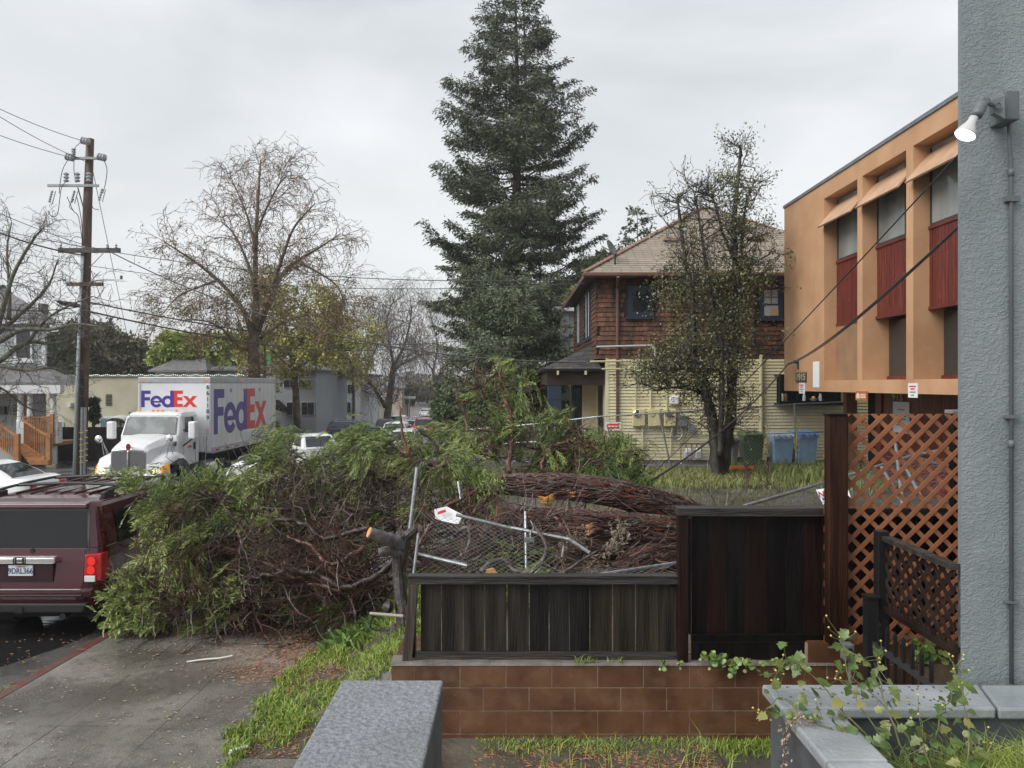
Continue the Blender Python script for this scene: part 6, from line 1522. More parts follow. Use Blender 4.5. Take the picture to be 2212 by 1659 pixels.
part('brake_light', MB().box((-.19, .255, 1.70), (.19, .29, 1.73)), M_tail, suv, bev=.006)
part('spoiler', MB().hexa([(-.74,.20,1.70),(.74,.20,1.70),(.72,.5,1.74),(-.72,.5,1.74),(-.73,.22,1.755),(.73,.22,1.755),(.70,.55,1.80),(-.70,.55,1.80)]), M_maroon, suv, bev=.012)
part('wiper', MB().beam((.02, .12, 1.175), (.36, .125, 1.18), .02, .014).lathe([(.03, 0), (.03, -.04)], (.1, .13, 1.165), 'y', 10), M_blk, suv)
part('exhaust', MB().tube([(.53, .02, .345), (.53, .3, .36)], [.042, .042], 12), M_blk, suv)
for s in (1, -1):
    mb = MB(); pts = poly((s*.74, .62, 1.795), (s*.76, .75, 1.862), (s*.77, 1.6, 1.885), (s*.76, 2.35, 1.87), (s*.74, 2.55, 1.80)); mb.tube(pts, .020, 8)
    part('roof_rail', mb, M_plast, suv); part('rail_foot', MB().box((s*.74-.035, .60, 1.77), (s*.74+.035, .86, 1.855)).box((s*.74-.035, 2.35, 1.77), (s*.74+.035, 2.55, 1.85)), M_plast, suv, bev=.015)
for yy in (1.15, 2.05): part('cross_bar', MB().tube(poly((-.77, yy, 1.875), (0, yy, 1.905), (.77, yy, 1.875)), .022, 8), M_plast, suv)
for xx in (-.5, -.3, -.1, .1, .3, .5): part('roof_rib', MB().box((xx-.01, .7, 1.815), (xx+.01, 2.5, 1.838)), M_maroon, suv, bev=.004)
for (wx, wy) in ((.90, 1.12), (-.90, 1.12), (.90, 3.9), (-.90, 3.9)):
    s = 1 if wx > 0 else -1
    part('wheel_arch', MB().lathe([(.43, -.3), (.43, .10), (.40, .104)], (wx, wy, .38), (s, 0, 0), 24), M_dark, suv); wheel(suv, wx+s*.09, wy, .37, .24, s)
part('underbody', MB().box((-.8, .3, .26), (.8, 4.4, .42)), M_dark, suv)
part('door_gap', B.panel(MB(), 'right', 1.50, 1.512, 1.50, 1.512, .5, 1.18, off=.003, cols=1), M_dark, suv)
part('tailgate_gap', B.panel(MB(), 'rear', .775, .783, .775, .783, .69, 1.19, off=.003, cols=1), M_dark, suv)
part('tailgate_gap', B.panel(MB(), 'rear', -.78, .78, -.78, .78, .668, .68, off=.006), M_dark, suv)
part('door_mirror', MB().box((1.0, 3.0, 1.2), (1.2, 3.12, 1.4)), M_maroon, suv, bev=.03)

# ---- delivery truck facing the camera
XT, YT = -11.86, 23.75
zt = sz(YT+2)-.06
tr = thing('delivery_truck', 'white box delivery truck with purple and red lettering coming up the street', 'truck', (XT, YT, zt)); BASE[tr] = np.zeros(3)
M_tw = mat('white truck paint', (.66, .67, .68), (.74, .74, .75), scale=1.5, rough=.3, coat=.4)
M_alu = mat('brushed aluminium rail', (.36, .36, .38), (.46, .46, .48), scale=5, rough=.4, metal=.5)
M_pur = mat('purple vinyl', (.065, .03, .26), rough=.35); M_rdv = mat('red orange vinyl', (.66, .035, .03), rough=.35)
y0b, y1b, zb0, zb1, hb = 3.4, 10.75, 1.32, 3.98, 1.28
part('cargo_box', MB().box((-hb+.02, y0b+.02, zb0), (hb-.02, y1b, zb1-.02)), M_tw, tr, bev=.05)
rl = part('top_rail', MB().box((-hb, y0b-.005, zb1-.22), (hb, y1b+.01, zb1-.0)), M_alu, tr, bev=.03)
part('corner_post', MB().box((hb-.20, y0b-.012, zb0-.02), (hb+.005, y0b+.14, zb1-.22)), mat('light grey post', (.55, .56, .60), rough=.4), tr, bev=.06)
part('corner_post', MB().box((-hb-.005, y0b-.012, zb0-.02), (-hb+.10, y0b+.14, zb1-.22)), MATS['light grey post'], tr, bev=.04)
part('bottom_rail', MB().box((hb-.06, y0b+.14, zb0-.04), (hb+.008, y1b, zb0+.16)).box((-hb, y0b, zb0-.04), (-hb+.05, y1b, zb0+.16)), M_alu, tr)
part('roof', MB().box((-hb+.03, y0b+.03, zb1), (hb-.03, y1b-.02, zb1+.02)), M_rgrey, tr)
for k in range(14):
    yy = y0b+.45+k*.5; part('reflective_strip', MB().box((hb+.008, yy, zb0+.03), (hb+.012, yy+.25, zb0+.08)), M_tail if k % 2 == 0 else M_plt, tr)
for k in range(1, 14): part('side_seam', MB().box((hb-.02, y0b+k*.53, zb0+.16), (hb-.0175, y0b+k*.53+.012, zb1-.22)), M_alu, tr)
for (x, y) in ((-hb+.12, y0b-.02), (hb-.2, y0b-.02)): part('marker_lamp', MB().box((x, y, zb1-.12), (x+.12, y+.02, zb1-.07)), M_amber, tr)
part('marker_lamp', MB().box((hb+.004, y0b+3, zb1-.14), (hb+.02, y0b+3.15, zb1-.08)), M_amber, tr)
for yy in (5.3, 5.42, 8.6, 8.75): part('rivet_plate', MB().box((hb-.02, yy, 3.42), (hb-.012, yy+.07, 3.56)), M_galv, tr)
# logo letters: unit cap height, (x,z) polygons
def arc(cx, cz, rx, rz, a0, a1, n=18): return [(cx+rx*math.cos(lerp(a0, a1, i/n)), cz+rz*math.sin(lerp(a0, a1, i/n))) for i in range(n+1)]
def ringpoly(cx, cz, ro, ri, a0, a1, sx=1.0, n=22):
    return arc(cx, cz, ro*sx, ro, a0, a1, n), arc(cx, cz, ri*sx, ri, a0, a1, n)
def logo(place):
    """place(kind, polys) for each letter; polys are quads strips"""
    Fp = [[(0, 0), (.21, 0), (.21, 1), (0, 1)], [(.21, .80), (.57, .80), (.57, 1), (.21, 1)], [(.21, .40), (.53, .40), (.53, .60), (.21, .60)]]
    def strip(o, i): return [[o[k], o[k+1], i[k+1], i[k]] for k in range(len(o)-1)]
    eo, ei = ringpoly(.92, .335, .36, .185, math.radians(20), math.radians(325), 1.0)
    E_ = strip(eo, ei)+[[(.74, .27), (1.275, .27), (1.275, .37), (.74, .37)], [(1.10, .37), (1.275, .37), (1.262, .458), (1.09, .40)]]
    do, di = ringpoly(1.60, .335, .36, .175, 0, 2*PI)
    D_ = strip(do, di)+[[(1.76, 0), (1.975, 0), (1.975, 1), (1.76, 1)]]
    EE = [[(1.98, 0), (2.19, 0), (2.19, 1), (1.98, 1)], [(2.19, .80), (2.52, .80), (2.52, 1), (2.19, 1)], [(2.19, .40), (2.50, .40), (2.50, .60), (2.19, .60)], [(2.19, 0), (2.52, 0), (2.52, .20), (2.19, .20)]]
    X_ = [[(2.50, 0), (2.76, 0), (3.38, .67), (3.12, .67)], [(3.14, 0), (3.40, 0), (2.78, .67), (2.52, .67)]]
    for nm, pl, m in (('letter_f', Fp, M_pur), ('letter_e', E_, M_pur), ('letter_d', D_, M_pur), ('letter_e', EE, M_rdv), ('letter_x', X_, M_rdv)): place(nm, pl, m)
def front(nm, pl, m):
    s = .58; x0, z0, yy = -1.17, 2.92-.0, y0b-.002; mb = MB()
    for k, p in enumerate(pl):
        q = [(x0+x*s, z0+z*s) for x, z in p]; e = .004+.0002*k; mb.add([(x, yy+.02-e, z) for x, z in q]+[(x, yy+.03, z) for x, z in q], quads=[(0,1,2,3), (0,4,5,1), (1,5,6,2), (2,6,7,3), (3,7,4,0)])
    part(nm, mb, m, tr)
def side(nm, pl, m):
    sy, sz_, yy0, z0 = 1.74, 1.62, y0b+.33, 1.93; mb = MB()
    for k, p in enumerate(pl):
        q = [(yy0+x*sy, z0+z*sz_) for x, z in p]; e = .006+.0002*k; mb.add([(hb-.02+e, y, z) for y, z in q]+[(hb-.03, y, z) for y, z in q], quads=[(0,1,2,3), (0,4,5,1), (1,5,6,2), (2,6,7,3), (3,7,4,0)])
    part(nm, mb, m, tr)
logo(front); logo(side)
M_gtx = mat('grey vinyl', (.22, .22, .24), rough=.4)
text('Freight', .42, M_gtx, tr, (hb-.012, 8.55, 1.62), (PI/2, 0, PI/2), scl=(1.45, 1, 1), extr=.002)
for i, ch in enumerate('661189'): text(ch, .21, M_blk, tr, (hb-.10, y0b-.016, 3.62-i*.215), (PI/2, 0, 0), bold=.003)
mb = MB().box((hb-.18, y0b-.016, 1.95), (hb-.02, y0b-.014, 2.2)); part('warning_label', mb, M_plt, tr)
for k in range(4): part('printed_line', MB().box((hb-.16, y0b-.02, 1.98+k*.055), (hb-.04, y0b-.017, 2.0+k*.055)), M_redink, tr)
# cab
cabL = [(1.0, 1.55, 3.25, .93, .06), (1.6, 1.50, 3.25, .95, .08), (2.05, 1.52, 3.25, .95, .08), (2.10, 1.56, 3.25, .95, .08), (2.66, 1.80, 3.25, .90, .12), (2.78, 1.95, 3.22, .84, .16), (2.82, 2.15, 3.1, .7, .2)]
K = Body(cabL)   # here "rear" (low y) is the windscreen side facing the camera
part('cab', K.shell(MB(), 6, .03), M_tw, tr, bev=.02)
part('windscreen', K.panel(MB(), 'rear', -.84, .84, -.78, .78, 2.10, 2.66, off=.012, rows=6, cols=6), mat('windscreen glass', (.02, .028, .03), (.09, .115, .12), scale=2.2, rough=.06, spec=.4, lo=.45, hi=.6), tr)
part('windscreen_seal', K.panel(MB(), 'rear', -.88, .88, -.82, .82, 2.06, 2.70, off=.006), M_blk, tr)
part('side_window', K.panel(MB(), 'right', 2.02, 2.82, 2.12, 2.80, 2.12, 2.62, off=.01), M_priv, tr)
part('door_gap', K.panel(MB(), 'right', 1.90, 1.915, 1.98, 1.995, 1.1, 2.66, off=.008, cols=1), M_gtx, tr); part('door_gap', K.panel(MB(), 'right', 2.9, 2.915, 2.9, 2.915, 1.1, 2.66, off=.008, cols=1), M_gtx, tr)
part('door_handle', MB().box((.96, 2.72, 1.5), (.985, 2.82, 1.75)), M_blk, tr)
text('FedEx', .12, M_redink, tr, (.965, 2.4, 1.62), (PI/2, 0, PI/2), bold=.002)
for x in (-.62, -.16, 0, .16, .62): part('roof_marker', MB().lathe([(.05, 0), (.05, .03), (.02, .06)], (x, 2.12, 2.825), 'z', 10), M_amber, tr)
part('cab_step', MB().box((.6, 1.8, .5), (.98, 3.2, 1.02)), M_plast, tr)
# hood
def hoodring(y, hw, zt_, zs, zb_): return [(-hw, y, zb_), (-hw, y, zs), (-hw*.80, y, zt_-.05), (-hw*.4, y, zt_), (hw*.4, y, zt_), (hw*.80, y, zt_-.05), (hw, y, zs), (hw, y, zb_)]
R_ = [hoodring(.20, .56, 1.78, 1.62, .95), hoodring(.30, .60, 1.86, 1.68, .95), hoodring(.8, .70, 1.98, 1.75, .95), hoodring(1.3, .80, 2.07, 1.84, .95), hoodring(1.75, .88, 2.13, 1.9, .95)]
mb = MB(); V = [p for r_ in R_ for p in r_]; mb.add(V, quads=[(k*8+i, (k+1)*8+i, (k+1)*8+i+1, k*8+i+1) for k in range(4) for i in range(7)], ng=[list(range(8))])
part('hood', mb, M_tw, tr, bev=.02)
gr = part('grille', MB().prism([(-.55, 1.02), (.55, 1.02), (.56, 1.1), (.54, 1.62), (.48, 1.69), (.1, 1.73), (-.1, 1.73), (-.48, 1.69), (-.54, 1.62), (-.56, 1.1)], .14, .22), M_chrome, tr, bev=.015)
part('grille_mesh', MB().prism([(-.51, 1.06), (-.025, 1.06), (-.025, 1.67), (-.46, 1.64), (-.51, 1.58)], .13, .15).prism([(.025, 1.06), (.51, 1.06), (.51, 1.58), (.46, 1.64), (.025, 1.67)], .13, .15), mat('fine grille mesh', (.10, .10, .105), (.16, .16, .165), scale=70, rough=.5, metal=.4, detail=1), gr)
part('grille_bar', MB().box((-.022, .10, .98), (.022, .14, 1.66)), M_chrome, gr, bev=.01)
part('emblem', MB().prism([(-.06, 1.70), (.06, 1.70), (.07, 1.82), (.03, 1.88), (-.03, 1.88), (-.07, 1.82)], .13, .16), mat('dark red emblem', (.2, .01, .02), rough=.3), gr)
for s in (1, -1):
    # fender: arch swept over the wheel
    mb = MB(); n = 9; V = []
    prof = [(0.02, .88), (.10, 1.18), (.25, 1.36), (.5, 1.48), (.9, 1.56), (1.3, 1.54), (1.6, 1.40), (1.82, 1.15), (1.9, .9)]
    for (y, z) in prof: V += [(s*.50, y+.12, z), (s*(.95 if y > .2 else .88), y+.10, z-.01), (s*(1.14 if .3 < y else 1.05), y+.12, z-.10), (s*(1.16 if .3 < y else 1.06), y+.14, max(.70, z-.22))]
    mb.add(V, quads=[(k*4+i, k*4+i+1, k*4+i+5, k*4+i+4) for k in range(n-1) for i in range(3)])
    part('fender', mb, M_tw, tr, smooth=True)
    part('fender_front', MB().hexa([(s*.56,.10,.80),(s*1.10,.22,.80),(s*1.14,.6,.80),(s*.56,.6,.80),(s*.56,.12,1.25),(s*.95,.2,1.2),(s*1.10,.6,1.2),(s*.56,.6,1.3)]), M_tw, tr, bev=.04)
    hl = part('headlight', MB().hexa([(s*.66,.06,.95),(s*1.02,.16,.95),(s*1.13,.42,1.0),(s*.7,.3,1.0),(s*.68,.10,1.10),(s*1.0,.20,1.17),(s*1.12,.48,1.22),(s*.7,.3,1.12)]), mat('clear lamp lens', (.7, .68, .62), rough=.08, coat=1, emit=(1, .85, .6), estr=.15) if 'clear lamp lens' not in MATS else MATS['clear lamp lens'], tr, bev=.02)
    part('lamp_bulb', MB().lathe([(.075, 0), (.06, -.02), (.001, -.03)], (s*.80, .075, 1.04), 'y', 14), M_head, hl)
    part('turn_lens', MB().hexa([(s*1.0,.145,.96),(s*1.05,.16,.97),(s*1.14,.42,1.0),(s*1.1,.4,1.0),(s*1.0,.19,1.18),(s*1.03,.2,1.18),(s*1.13,.48,1.23),(s*1.1,.45,1.23)]), M_amber, hl)
    part('wheel_arch', MB().lathe([(.60, -.4), (.60, .03), (.56, .04)], (s*1.13, 1.05, .55), (s, 0, 0), 26), M_dark, tr)
    wheel(tr, s*1.17, 1.05, .51, .28, s, M_chrome)
    # mirrors
    mm = part('mirror', MB().box((s*1.22, 1.62, 1.92), (s*1.46, 1.86, 2.50)), M_tw, tr, bev=.05)
    part('mirror_arm', MB().tube([(s*.93, 1.95, 2.2), (s*1.3, 1.78, 2.2)], .025, 6).tube([(s*.95, 1.9, 1.68), (s*1.34, 1.80, 1.95)], .025, 6), M_blk, mm)
    hm = part('hood_mirror', MB().lathe([(.001, -.02), (.10, -.01), (.125, .02), (.09, .07), (.001, .10)], (s*1.08, .55, 2.02) if s > 0 else (s*1.12, .5, 2.0), 'y', 18), M_chrome, tr, smooth=True)
    part('mirror_arm', MB().tube([(s*1.08, .6, 1.98), (s*.98, .6, 1.42)], .012, 6).tube([(s*1.06, .6, 1.98), (s*.80, .5, 1.55)], .010, 6).tube([(s*1.06, .6, 1.98), (s*1.05, .9, 1.48)], .010, 6), M_galv, hm)
part('bumper', MB().hexa([(-1.06,.0,.42),(1.06,.0,.42),(1.14,.4,.45),(-1.14,.4,.45),(-1.10,-.04,.80),(1.10,-.04,.80),(1.16,.5,.80),(-1.16,.5,.80)]), M_tw, tr, bev=.05)
part('bumper_gap', MB().box((-.55, -.052, .66), (.55, .0, .78)), M_dark, tr)
part('bumper_stripe', MB().hexa([(-1.08,-.03,.845),(1.08,-.03,.845),(1.14,.35,.845),(-1.14,.35,.845),(-1.08,-.03,.865),(1.08,-.03,.865),(1.14,.35,.865),(-1.14,.35,.865)]), M_gtx, tr)
part('upper_bumper', MB().hexa([(-1.04,.02,.80),(1.04,.02,.80),(1.12,.4,.80),(-1.12,.4,.80),(-1.02,.04,.93),(1.02,.04,.93),(1.10,.4,.93),(-1.10,.4,.93)]), M_tw, tr, bev=.02)
part('number_plate', MB().box((-.17, -.06, .45), (.20, -.045, .64)), M_plt, tr); text('21J4A4U', .11, M_gtx, tr, (.015, -.062, .545), bold=.002, name='plate_letters')
pc = np.array((-.80, -.075, .60)); part('placard', MB().prism([(pc[0]-.30, pc[2]), (pc[0], pc[2]-.29), (pc[0]+.30, pc[2]), (pc[0], pc[2]+.29)], -.085, -.07), M_plt, tr)
part('vent_badge', MB().prismx([(1.3, 1.72), (1.62, 1.72), (1.60, 1.86), (1.5, 1.86)], .86, .90), M_blk, tr)
# chassis
part('chassis', MB().box((-.45, 1.0, .6), (.45, 10.4, 1.1)).box((-1.0, 3.3, 1.05), (1.0, 10.6, 1.30)), M_dark, tr)
part('fuel_tank', MB().lathe([(.33, 0), (.33, .9)], (.85, 3.35, .75), 'y', 20), M_silver, tr); part('battery_box', MB().box((.6, 4.5, .45), (1.15, 5.1, 1.0)), M_blk, tr, bev=.03)
part('air_tank', MB().lathe([(.2, 0), (.2, .5)], (.9, 5.4, .7), 'y', 16), M_plast, tr)
for s in (1, -1): wheel(tr, s*1.20, 8.6, .51, .55, s, M_silver)
part('mud_flap', MB().box((.65, 9.3, .4), (1.2, 9.32, 1.1)).box((-1.2, 9.3, .4), (-.65, 9.32, 1.1)), M_blk, tr)

# ---- white sedan on the left, seen from its side
lvS = [(.28, .15, 4.55, .78, .15), (.42, .03, 4.68, .86, .22), (.60, .0, 4.70, .88, .25), (.80, .04, 4.62, .88, .26), (.93, .12, 4.3, .84, .28), (.98, .25, 3.9, .78, .3)]
ghS = [(.93, .55, 3.55, .80, .2), (1.1, .85, 3.2, .74, .2), (1.32, 1.35, 2.65, .64, .22), (1.40, 1.6, 2.35, .5, .2)]
winsS = [('right', 1.25, 2.05, 1.48, 2.02, .97, 1.30), ('right', 2.13, 3.2, 2.10, 2.66, .97, 1.30), ('left', 1.25, 2.05, 1.48, 2.02, .97, 1.30), ('left', 2.13, 3.2, 2.10, 2.66, .97, 1.30), ('rear', -.62, .62, -.52, .52, .98, 1.32), ('front', -.62, .62, -.5, .5, .98, 1.3)]
lgtS = [(M_tail, 'rear', .45, .70, .45, .68, .68, .85), (M_tail, 'rear', -.70, -.45, -.68, -.45, .68, .85), (M_plt, 'rear', -.2, .2, -.2, .2, .62, .76)]
whS = [(.84, .95, .31), (-.84, .95, .31), (.84, 3.75, .31), (-.84, 3.75, .31)]
def exS(r, B, G):
    for yy in (1.30, 2.30): part('door_gap', B.panel(MB(), 'left', yy, yy+.012, yy, yy+.012, .35, .93, off=.004, cols=1), M_gtx, r)
    part('door_handle', MB().box((-.9, 1.5, .80), (-.87, 1.62, .83)).box((-.9, 2.5, .80), (-.87, 2.62, .83)), M_tw, r)
    part('window_trim', G.panel(MB(), 'left', 1.15, 3.25, 1.40, 2.72, .95, 1.33, off=.003), M_blk, r)
    part('door_mirror', MB().box((-1.02, 3.05, .95), (-.86, 3.2, 1.08)), M_blk, r, bev=.03)
sed = car('white_sedan', 'white sedan turning at the left edge beyond the maroon car', -13.35, 22.3, math.radians(82), lvS, ghS, M_wcar, winsS, lgtS, whS, extra=exS)

# ---- other cars
lvC = [(.32, .12, 4.45, .82, .12), (.5, .02, 4.58, .89, .18), (.7, .0, 4.6, .90, .2), (.95, .06, 4.45, .90, .2), (1.05, .10, 4.2, .88, .2)]
ghC = [(1.04, .12, 3.4, .87, .16), (1.25, .22, 3.05, .80, .16), (1.52, .42, 2.6, .70, .18), (1.6, .6, 2.35, .55, .18)]
def cwins(): return [('rear', -.70, .70, -.60, .60, 1.08, 1.50), ('right', .45, 1.3, .62, 1.28, 1.1, 1.48), ('right', 1.4, 2.1, 1.38, 2.05, 1.1, 1.48), ('right', 2.2, 3.05, 2.15, 2.55, 1.1, 1.46), ('left', .45, 2.9, .62, 2.5, 1.1, 1.48), ('front', -.7, .7, -.6, .6, 1.1, 1.5)]
def clights(m=M_taillit): return [(m, 'rear', .58, .84, .60, .84, .80, 1.0), (m, 'rear', -.84, -.58, -.84, -.60, .80, 1.0), (M_plt, 'rear', -.22, .22, -.22, .22, .72, .88)]
whC = [(.86, .9, .34), (-.86, .9, .34), (.86, 3.6, .34), (-.86, 3.6, .34)]
def exC(r, B, G):
    part('bumper', MB().box((-.8, -.03, .38), (.8, .05, .6)), M_plast, r, bev=.03); part('window_trim', G.panel(MB(), 'rear', -.75, .75, -.64, .64, 1.05, 1.53, off=.003), M_blk, r)
def exSUV(r, B, G):
    exC(r, B, G)
    for s in (1, -1): part('roof_rail', MB().tube(poly((s*.6, .8, 1.60), (s*.62, 1.0, 1.68), (s*.62, 2.2, 1.68), (s*.6, 2.4, 1.60)), .02, 6), M_galv, r)
G_ = 'cars waiting and parked down the street'
def X_at(px, Y): return (px-CX)/F*Y
car('hatchback', 'red hatchback with lit tail lamps stopped in the far lane', X_at(915, 62), 62, math.radians(2), lvC, ghC, M_redc, cwins(), clights(), whC, G_, extra=exC, zoff=.38)
car('grey_suv', 'dark grey sport utility car ahead of the red hatchback', X_at(884, 80), 80, math.radians(-18), lvC, ghC, M_gdark, cwins(), clights(), whC, G_, extra=exSUV, zoff=.2)
car('white_car', 'white car with tail lamp partly hidden by the fallen branches', X_at(868, 44), 44, math.radians(1), lvC, ghC, M_wcar, cwins(), clights(), whC, G_, extra=exC)
car('white_car', 'white car with red window posts nearest behind the trunk of the fallen tree', X_at(850, 55), 55, 0, lvC, ghC, M_wcar, cwins(), clights(M_tail), whC, G_, extra=exC, zoff=.2)
car('silver_car', 'silver car low in the gap beside the wire fence end', X_at(925, 33), 33, 0, lvC, ghC, M_silver, cwins(), clights(), whC, G_, extra=exC, zoff=-.25)
car('far_car', 'white car far ahead with red lamp right of the dark suv', X_at(972, 92), 92, math.radians(-10), lvC, ghC, M_wcar, cwins(), clights(), whC, G_, extra=exC, zoff=.2)
car('far_car', 'pale car far ahead left of the dark suv', X_at(855, 92), 92, math.radians(-5), lvC, ghC, M_wcar, cwins(), clights(M_tail), whC, G_, extra=exC, zoff=.2)
car('far_car', 'farthest pale car roof above the dark suv', X_at(918, 105), 105, math.radians(-8), lvC, ghC, M_silver, cwins(), clights(M_tail), whC, G_, extra=exC, zoff=.7)
car('dark_car', 'dark car behind the weeping tree trunk', X_at(832, 70), 70, math.radians(10), lvC, ghC, M_bdark, cwins(), clights(M_tail), whC, G_, extra=exC, zoff=.15)
car('blue_suv', 'dark blue sport utility car with red lamp by the grey building', X_at(703, 60), 60, math.radians(-75), lvC, ghC, M_bdark, cwins(), clights(), whC, G_, extra=exSUV, zoff=.25)
car('pickup_truck', 'white pickup seen over the top of the fallen branches', X_at(648, 41), 41, math.radians(-150), [(.4, 0, 5.2, .9, .1), (.8, 0, 5.3, .95, .12), (1.05, .05, 5.25, .95, .12)], [(1.04, 1.9, 3.9, .9, .12), (1.3, 1.95, 3.6, .84, .12), (1.62, 2.1, 3.3, .74, .15), (1.68, 2.2, 3.1, .6, .15)], M_wcar,
    [('front', -.7, .7, -.62, .62, 1.1, 1.58), ('right', 2.2, 3.5, 2.25, 3.2, 1.1, 1.56), ('left', 2.2, 3.5, 2.25, 3.2, 1.1, 1.56), ('rear', -.7, .7, -.6, .6, 1.1, 1.56)], [(M_plt, 'front', -.2, .2, -.2, .2, .7, .85)], [(.88, 1, .38), (-.88, 1, .38), (.88, 4.3, .38), (-.88, 4.3, .38)], G_, extra=lambda r, B, G: None)
car('white_suv', 'white sport utility car with roof rails behind the near branches', X_at(545, 18.2), 18.2, math.radians(0), lvC, ghC, M_wcar, cwins(), clights(M_tail), whC, G_, extra=exSUV, zoff=.03)
car('red_car', 'red car peeking out behind the rear of the delivery truck', X_at(602, 58), 58, math.radians(80), lvC, ghC, M_redc, cwins(), clights(M_tail), whC, G_, extra=exC, zoff=.2)
r = thing('street_sign', 'grey post with a small sign plate by the parked cars', 'sign', P(945, 930, 60)); part('post', MB().tube([P(945, 940, 60), P(945, 868, 60)], .04, 6), M_galv, r); part('plate', pr(MB(), 941, 862, 950, 874, 59.9, .03), M_galv, r)
r = thing('street_sign', 'thin pole with green street name plates farther down the road', 'sign', P(885, 930, 90)); part('post', MB().tube([P(885, 930, 90), P(885, 850, 90)], .05, 6), M_galv, r); part('plate', pr(MB(), 872, 856, 898, 861, 89.9, .03), mat('street name plate', (.45, .5, .47)), r)
for i, (px, py, Y) in enumerate(((1010, 948, 22), (792, 905, 50))):
    if i: continue
    r = thing('traffic_cone', 'orange cone standing beside the end of the wire fence', 'cone', (X_at(px, Y), Y, sz(Y)+.05)); b = np.array((X_at(px, Y), Y, sz(Y)+.05))
    part('cone', MB().lathe([(.16, .03), (.03, .9), (.001, .9)], b, 'z', 14), mat('cone orange', (.8, .12, .02), rough=.5), r); part('base', MB().box(b+(-.2, -.2, 0), b+(.2, .2, .04)), M_blk, r)
for i, (px, Y, h_) in enumerate(((1000, 48, 1.7),)):
    pass
# ---------------------------------------------------------------- the fallen tree
rg = np.random.default_rng(99)
ft = thing('fallen_tree', 'huge uprooted conifer lying across the lot and street, crown on the maroon car', 'tree', (1.5, 11, .35))
M_bk3 = mat('loose wet bark strips', (.012, .009, .008), (.105, .085, .078), scale=8, rough=.34, bump=.8, bscale=30, stretch=(.3, 1.5, 1.5), tint=(.12, .036, .018))
M_bk2 = mat('ridged wet bark', (.010, .007, .0065), (.10, .078, .072), scale=5, rough=.33, bump=1.0, bscale=16, stretch=(.25, 1.6, 1.6), lo=.33, hi=.66, detail=8, tint=(.10, .030, .014))
def bark_tube(pp, rad, seg=90, sides=64, seed=0, sq=1.0, twist=.6):
    """thick stem with deep lengthwise bark ridges in the geometry"""
    g = np.random.default_rng(seed)
    c = poly(*pp, n=max(4, seg//max(1, len(pp)-1))); n = len(c)
    R = np.interp(np.linspace(0, 1, n), np.linspace(0, 1, len(rad)), rad)
    th = np.arange(sides)*2*PI/sides; u = np.linspace(0, 1, n)[:, None]; T = th[None]+twist*u*2
    L = np.cumsum(np.linalg.norm(np.diff(c, axis=0, prepend=c[:1]), axis=1))[:, None]
    h = np.zeros((n, sides))
    for k in range(16):
        f = g.integers(3, 22); ph = g.random()*6.3; w_ = g.normal()*.9; q = g.random()*6.3
        h += (1-np.abs(np.sin(f*T*.5+ph+w_*np.sin(L*1.6+q)+.5*np.sin(L*5+q*2))))*1.0/(1+f*.06)
    h = (h-h.mean())/h.std(); brk = np.sin(L*9+T*3+g.random()*6)*np.sin(L*15.3-T*5+1)
    pl = np.sin(L*11+2.2*np.sin(T*4+L*2)+T*3)*np.sin(L*4.1-T*6); brk = brk+1.4*np.clip(pl-.35, -1, .35)
    disp = np.clip(h, -1.6, 1.8)*.060+brk*.030+g.normal(size=(n, sides))*.034
    low = .03*np.sin(T*2+L*1.1)+.03*np.sin(T*3-L*1.7)
    jit = 1+disp+low; mb = MB(); mb.tube(c, R, sides, jit=jit)
    t = np.clip(.30-.55*h/1.5+.25*np.sin(L*2.3+T*2), .001, 1); t[h > .3] *= .3
    mb.t = [t.reshape(-1)]; return mb
def PP(*a): return [P(*q) for q in a]
stems = [(PP((1700, 1230, 11.6), (1570, 1175, 11.5), (1490, 1122, 11.4), (1420, 1092, 11.3), (1330, 1066, 11.2), (1230, 1052, 11.2), (1140, 1048, 11.2), (1060, 1046, 11.3), (985, 1044, 11.5)), [.50, .40, .26, .20, .18, .17, .15, .115, .075]),
         (PP((1700, 1235, 11.2), (1560, 1190, 10.9), (1480, 1162, 10.8), (1400, 1146, 10.7), (1300, 1134, 10.6), (1200, 1122, 10.6), (1120, 1115, 10.7), (1040, 1108, 10.9), (960, 1096, 11.2)), [.50, .34, .24, .20, .17, .15, .13, .10, .07]),
         (PP((1720, 1240, 11.1), (1560, 1215, 10.9), (1480, 1195, 10.8), (1420, 1197, 10.6), (1370, 1212, 10.5), (1330, 1236, 10.4), (1300, 1255, 10.3)), [.5, .30, .22, .17, .13, .10, .06]),
         (PP((1500, 1190, 11.5), (1420, 1190, 11.4), (1330, 1190, 11.3), (1240, 1180, 11.3), (1150, 1170, 11.3), (1060, 1150, 11.4)), [.22, .16, .13, .11, .09, .06])]
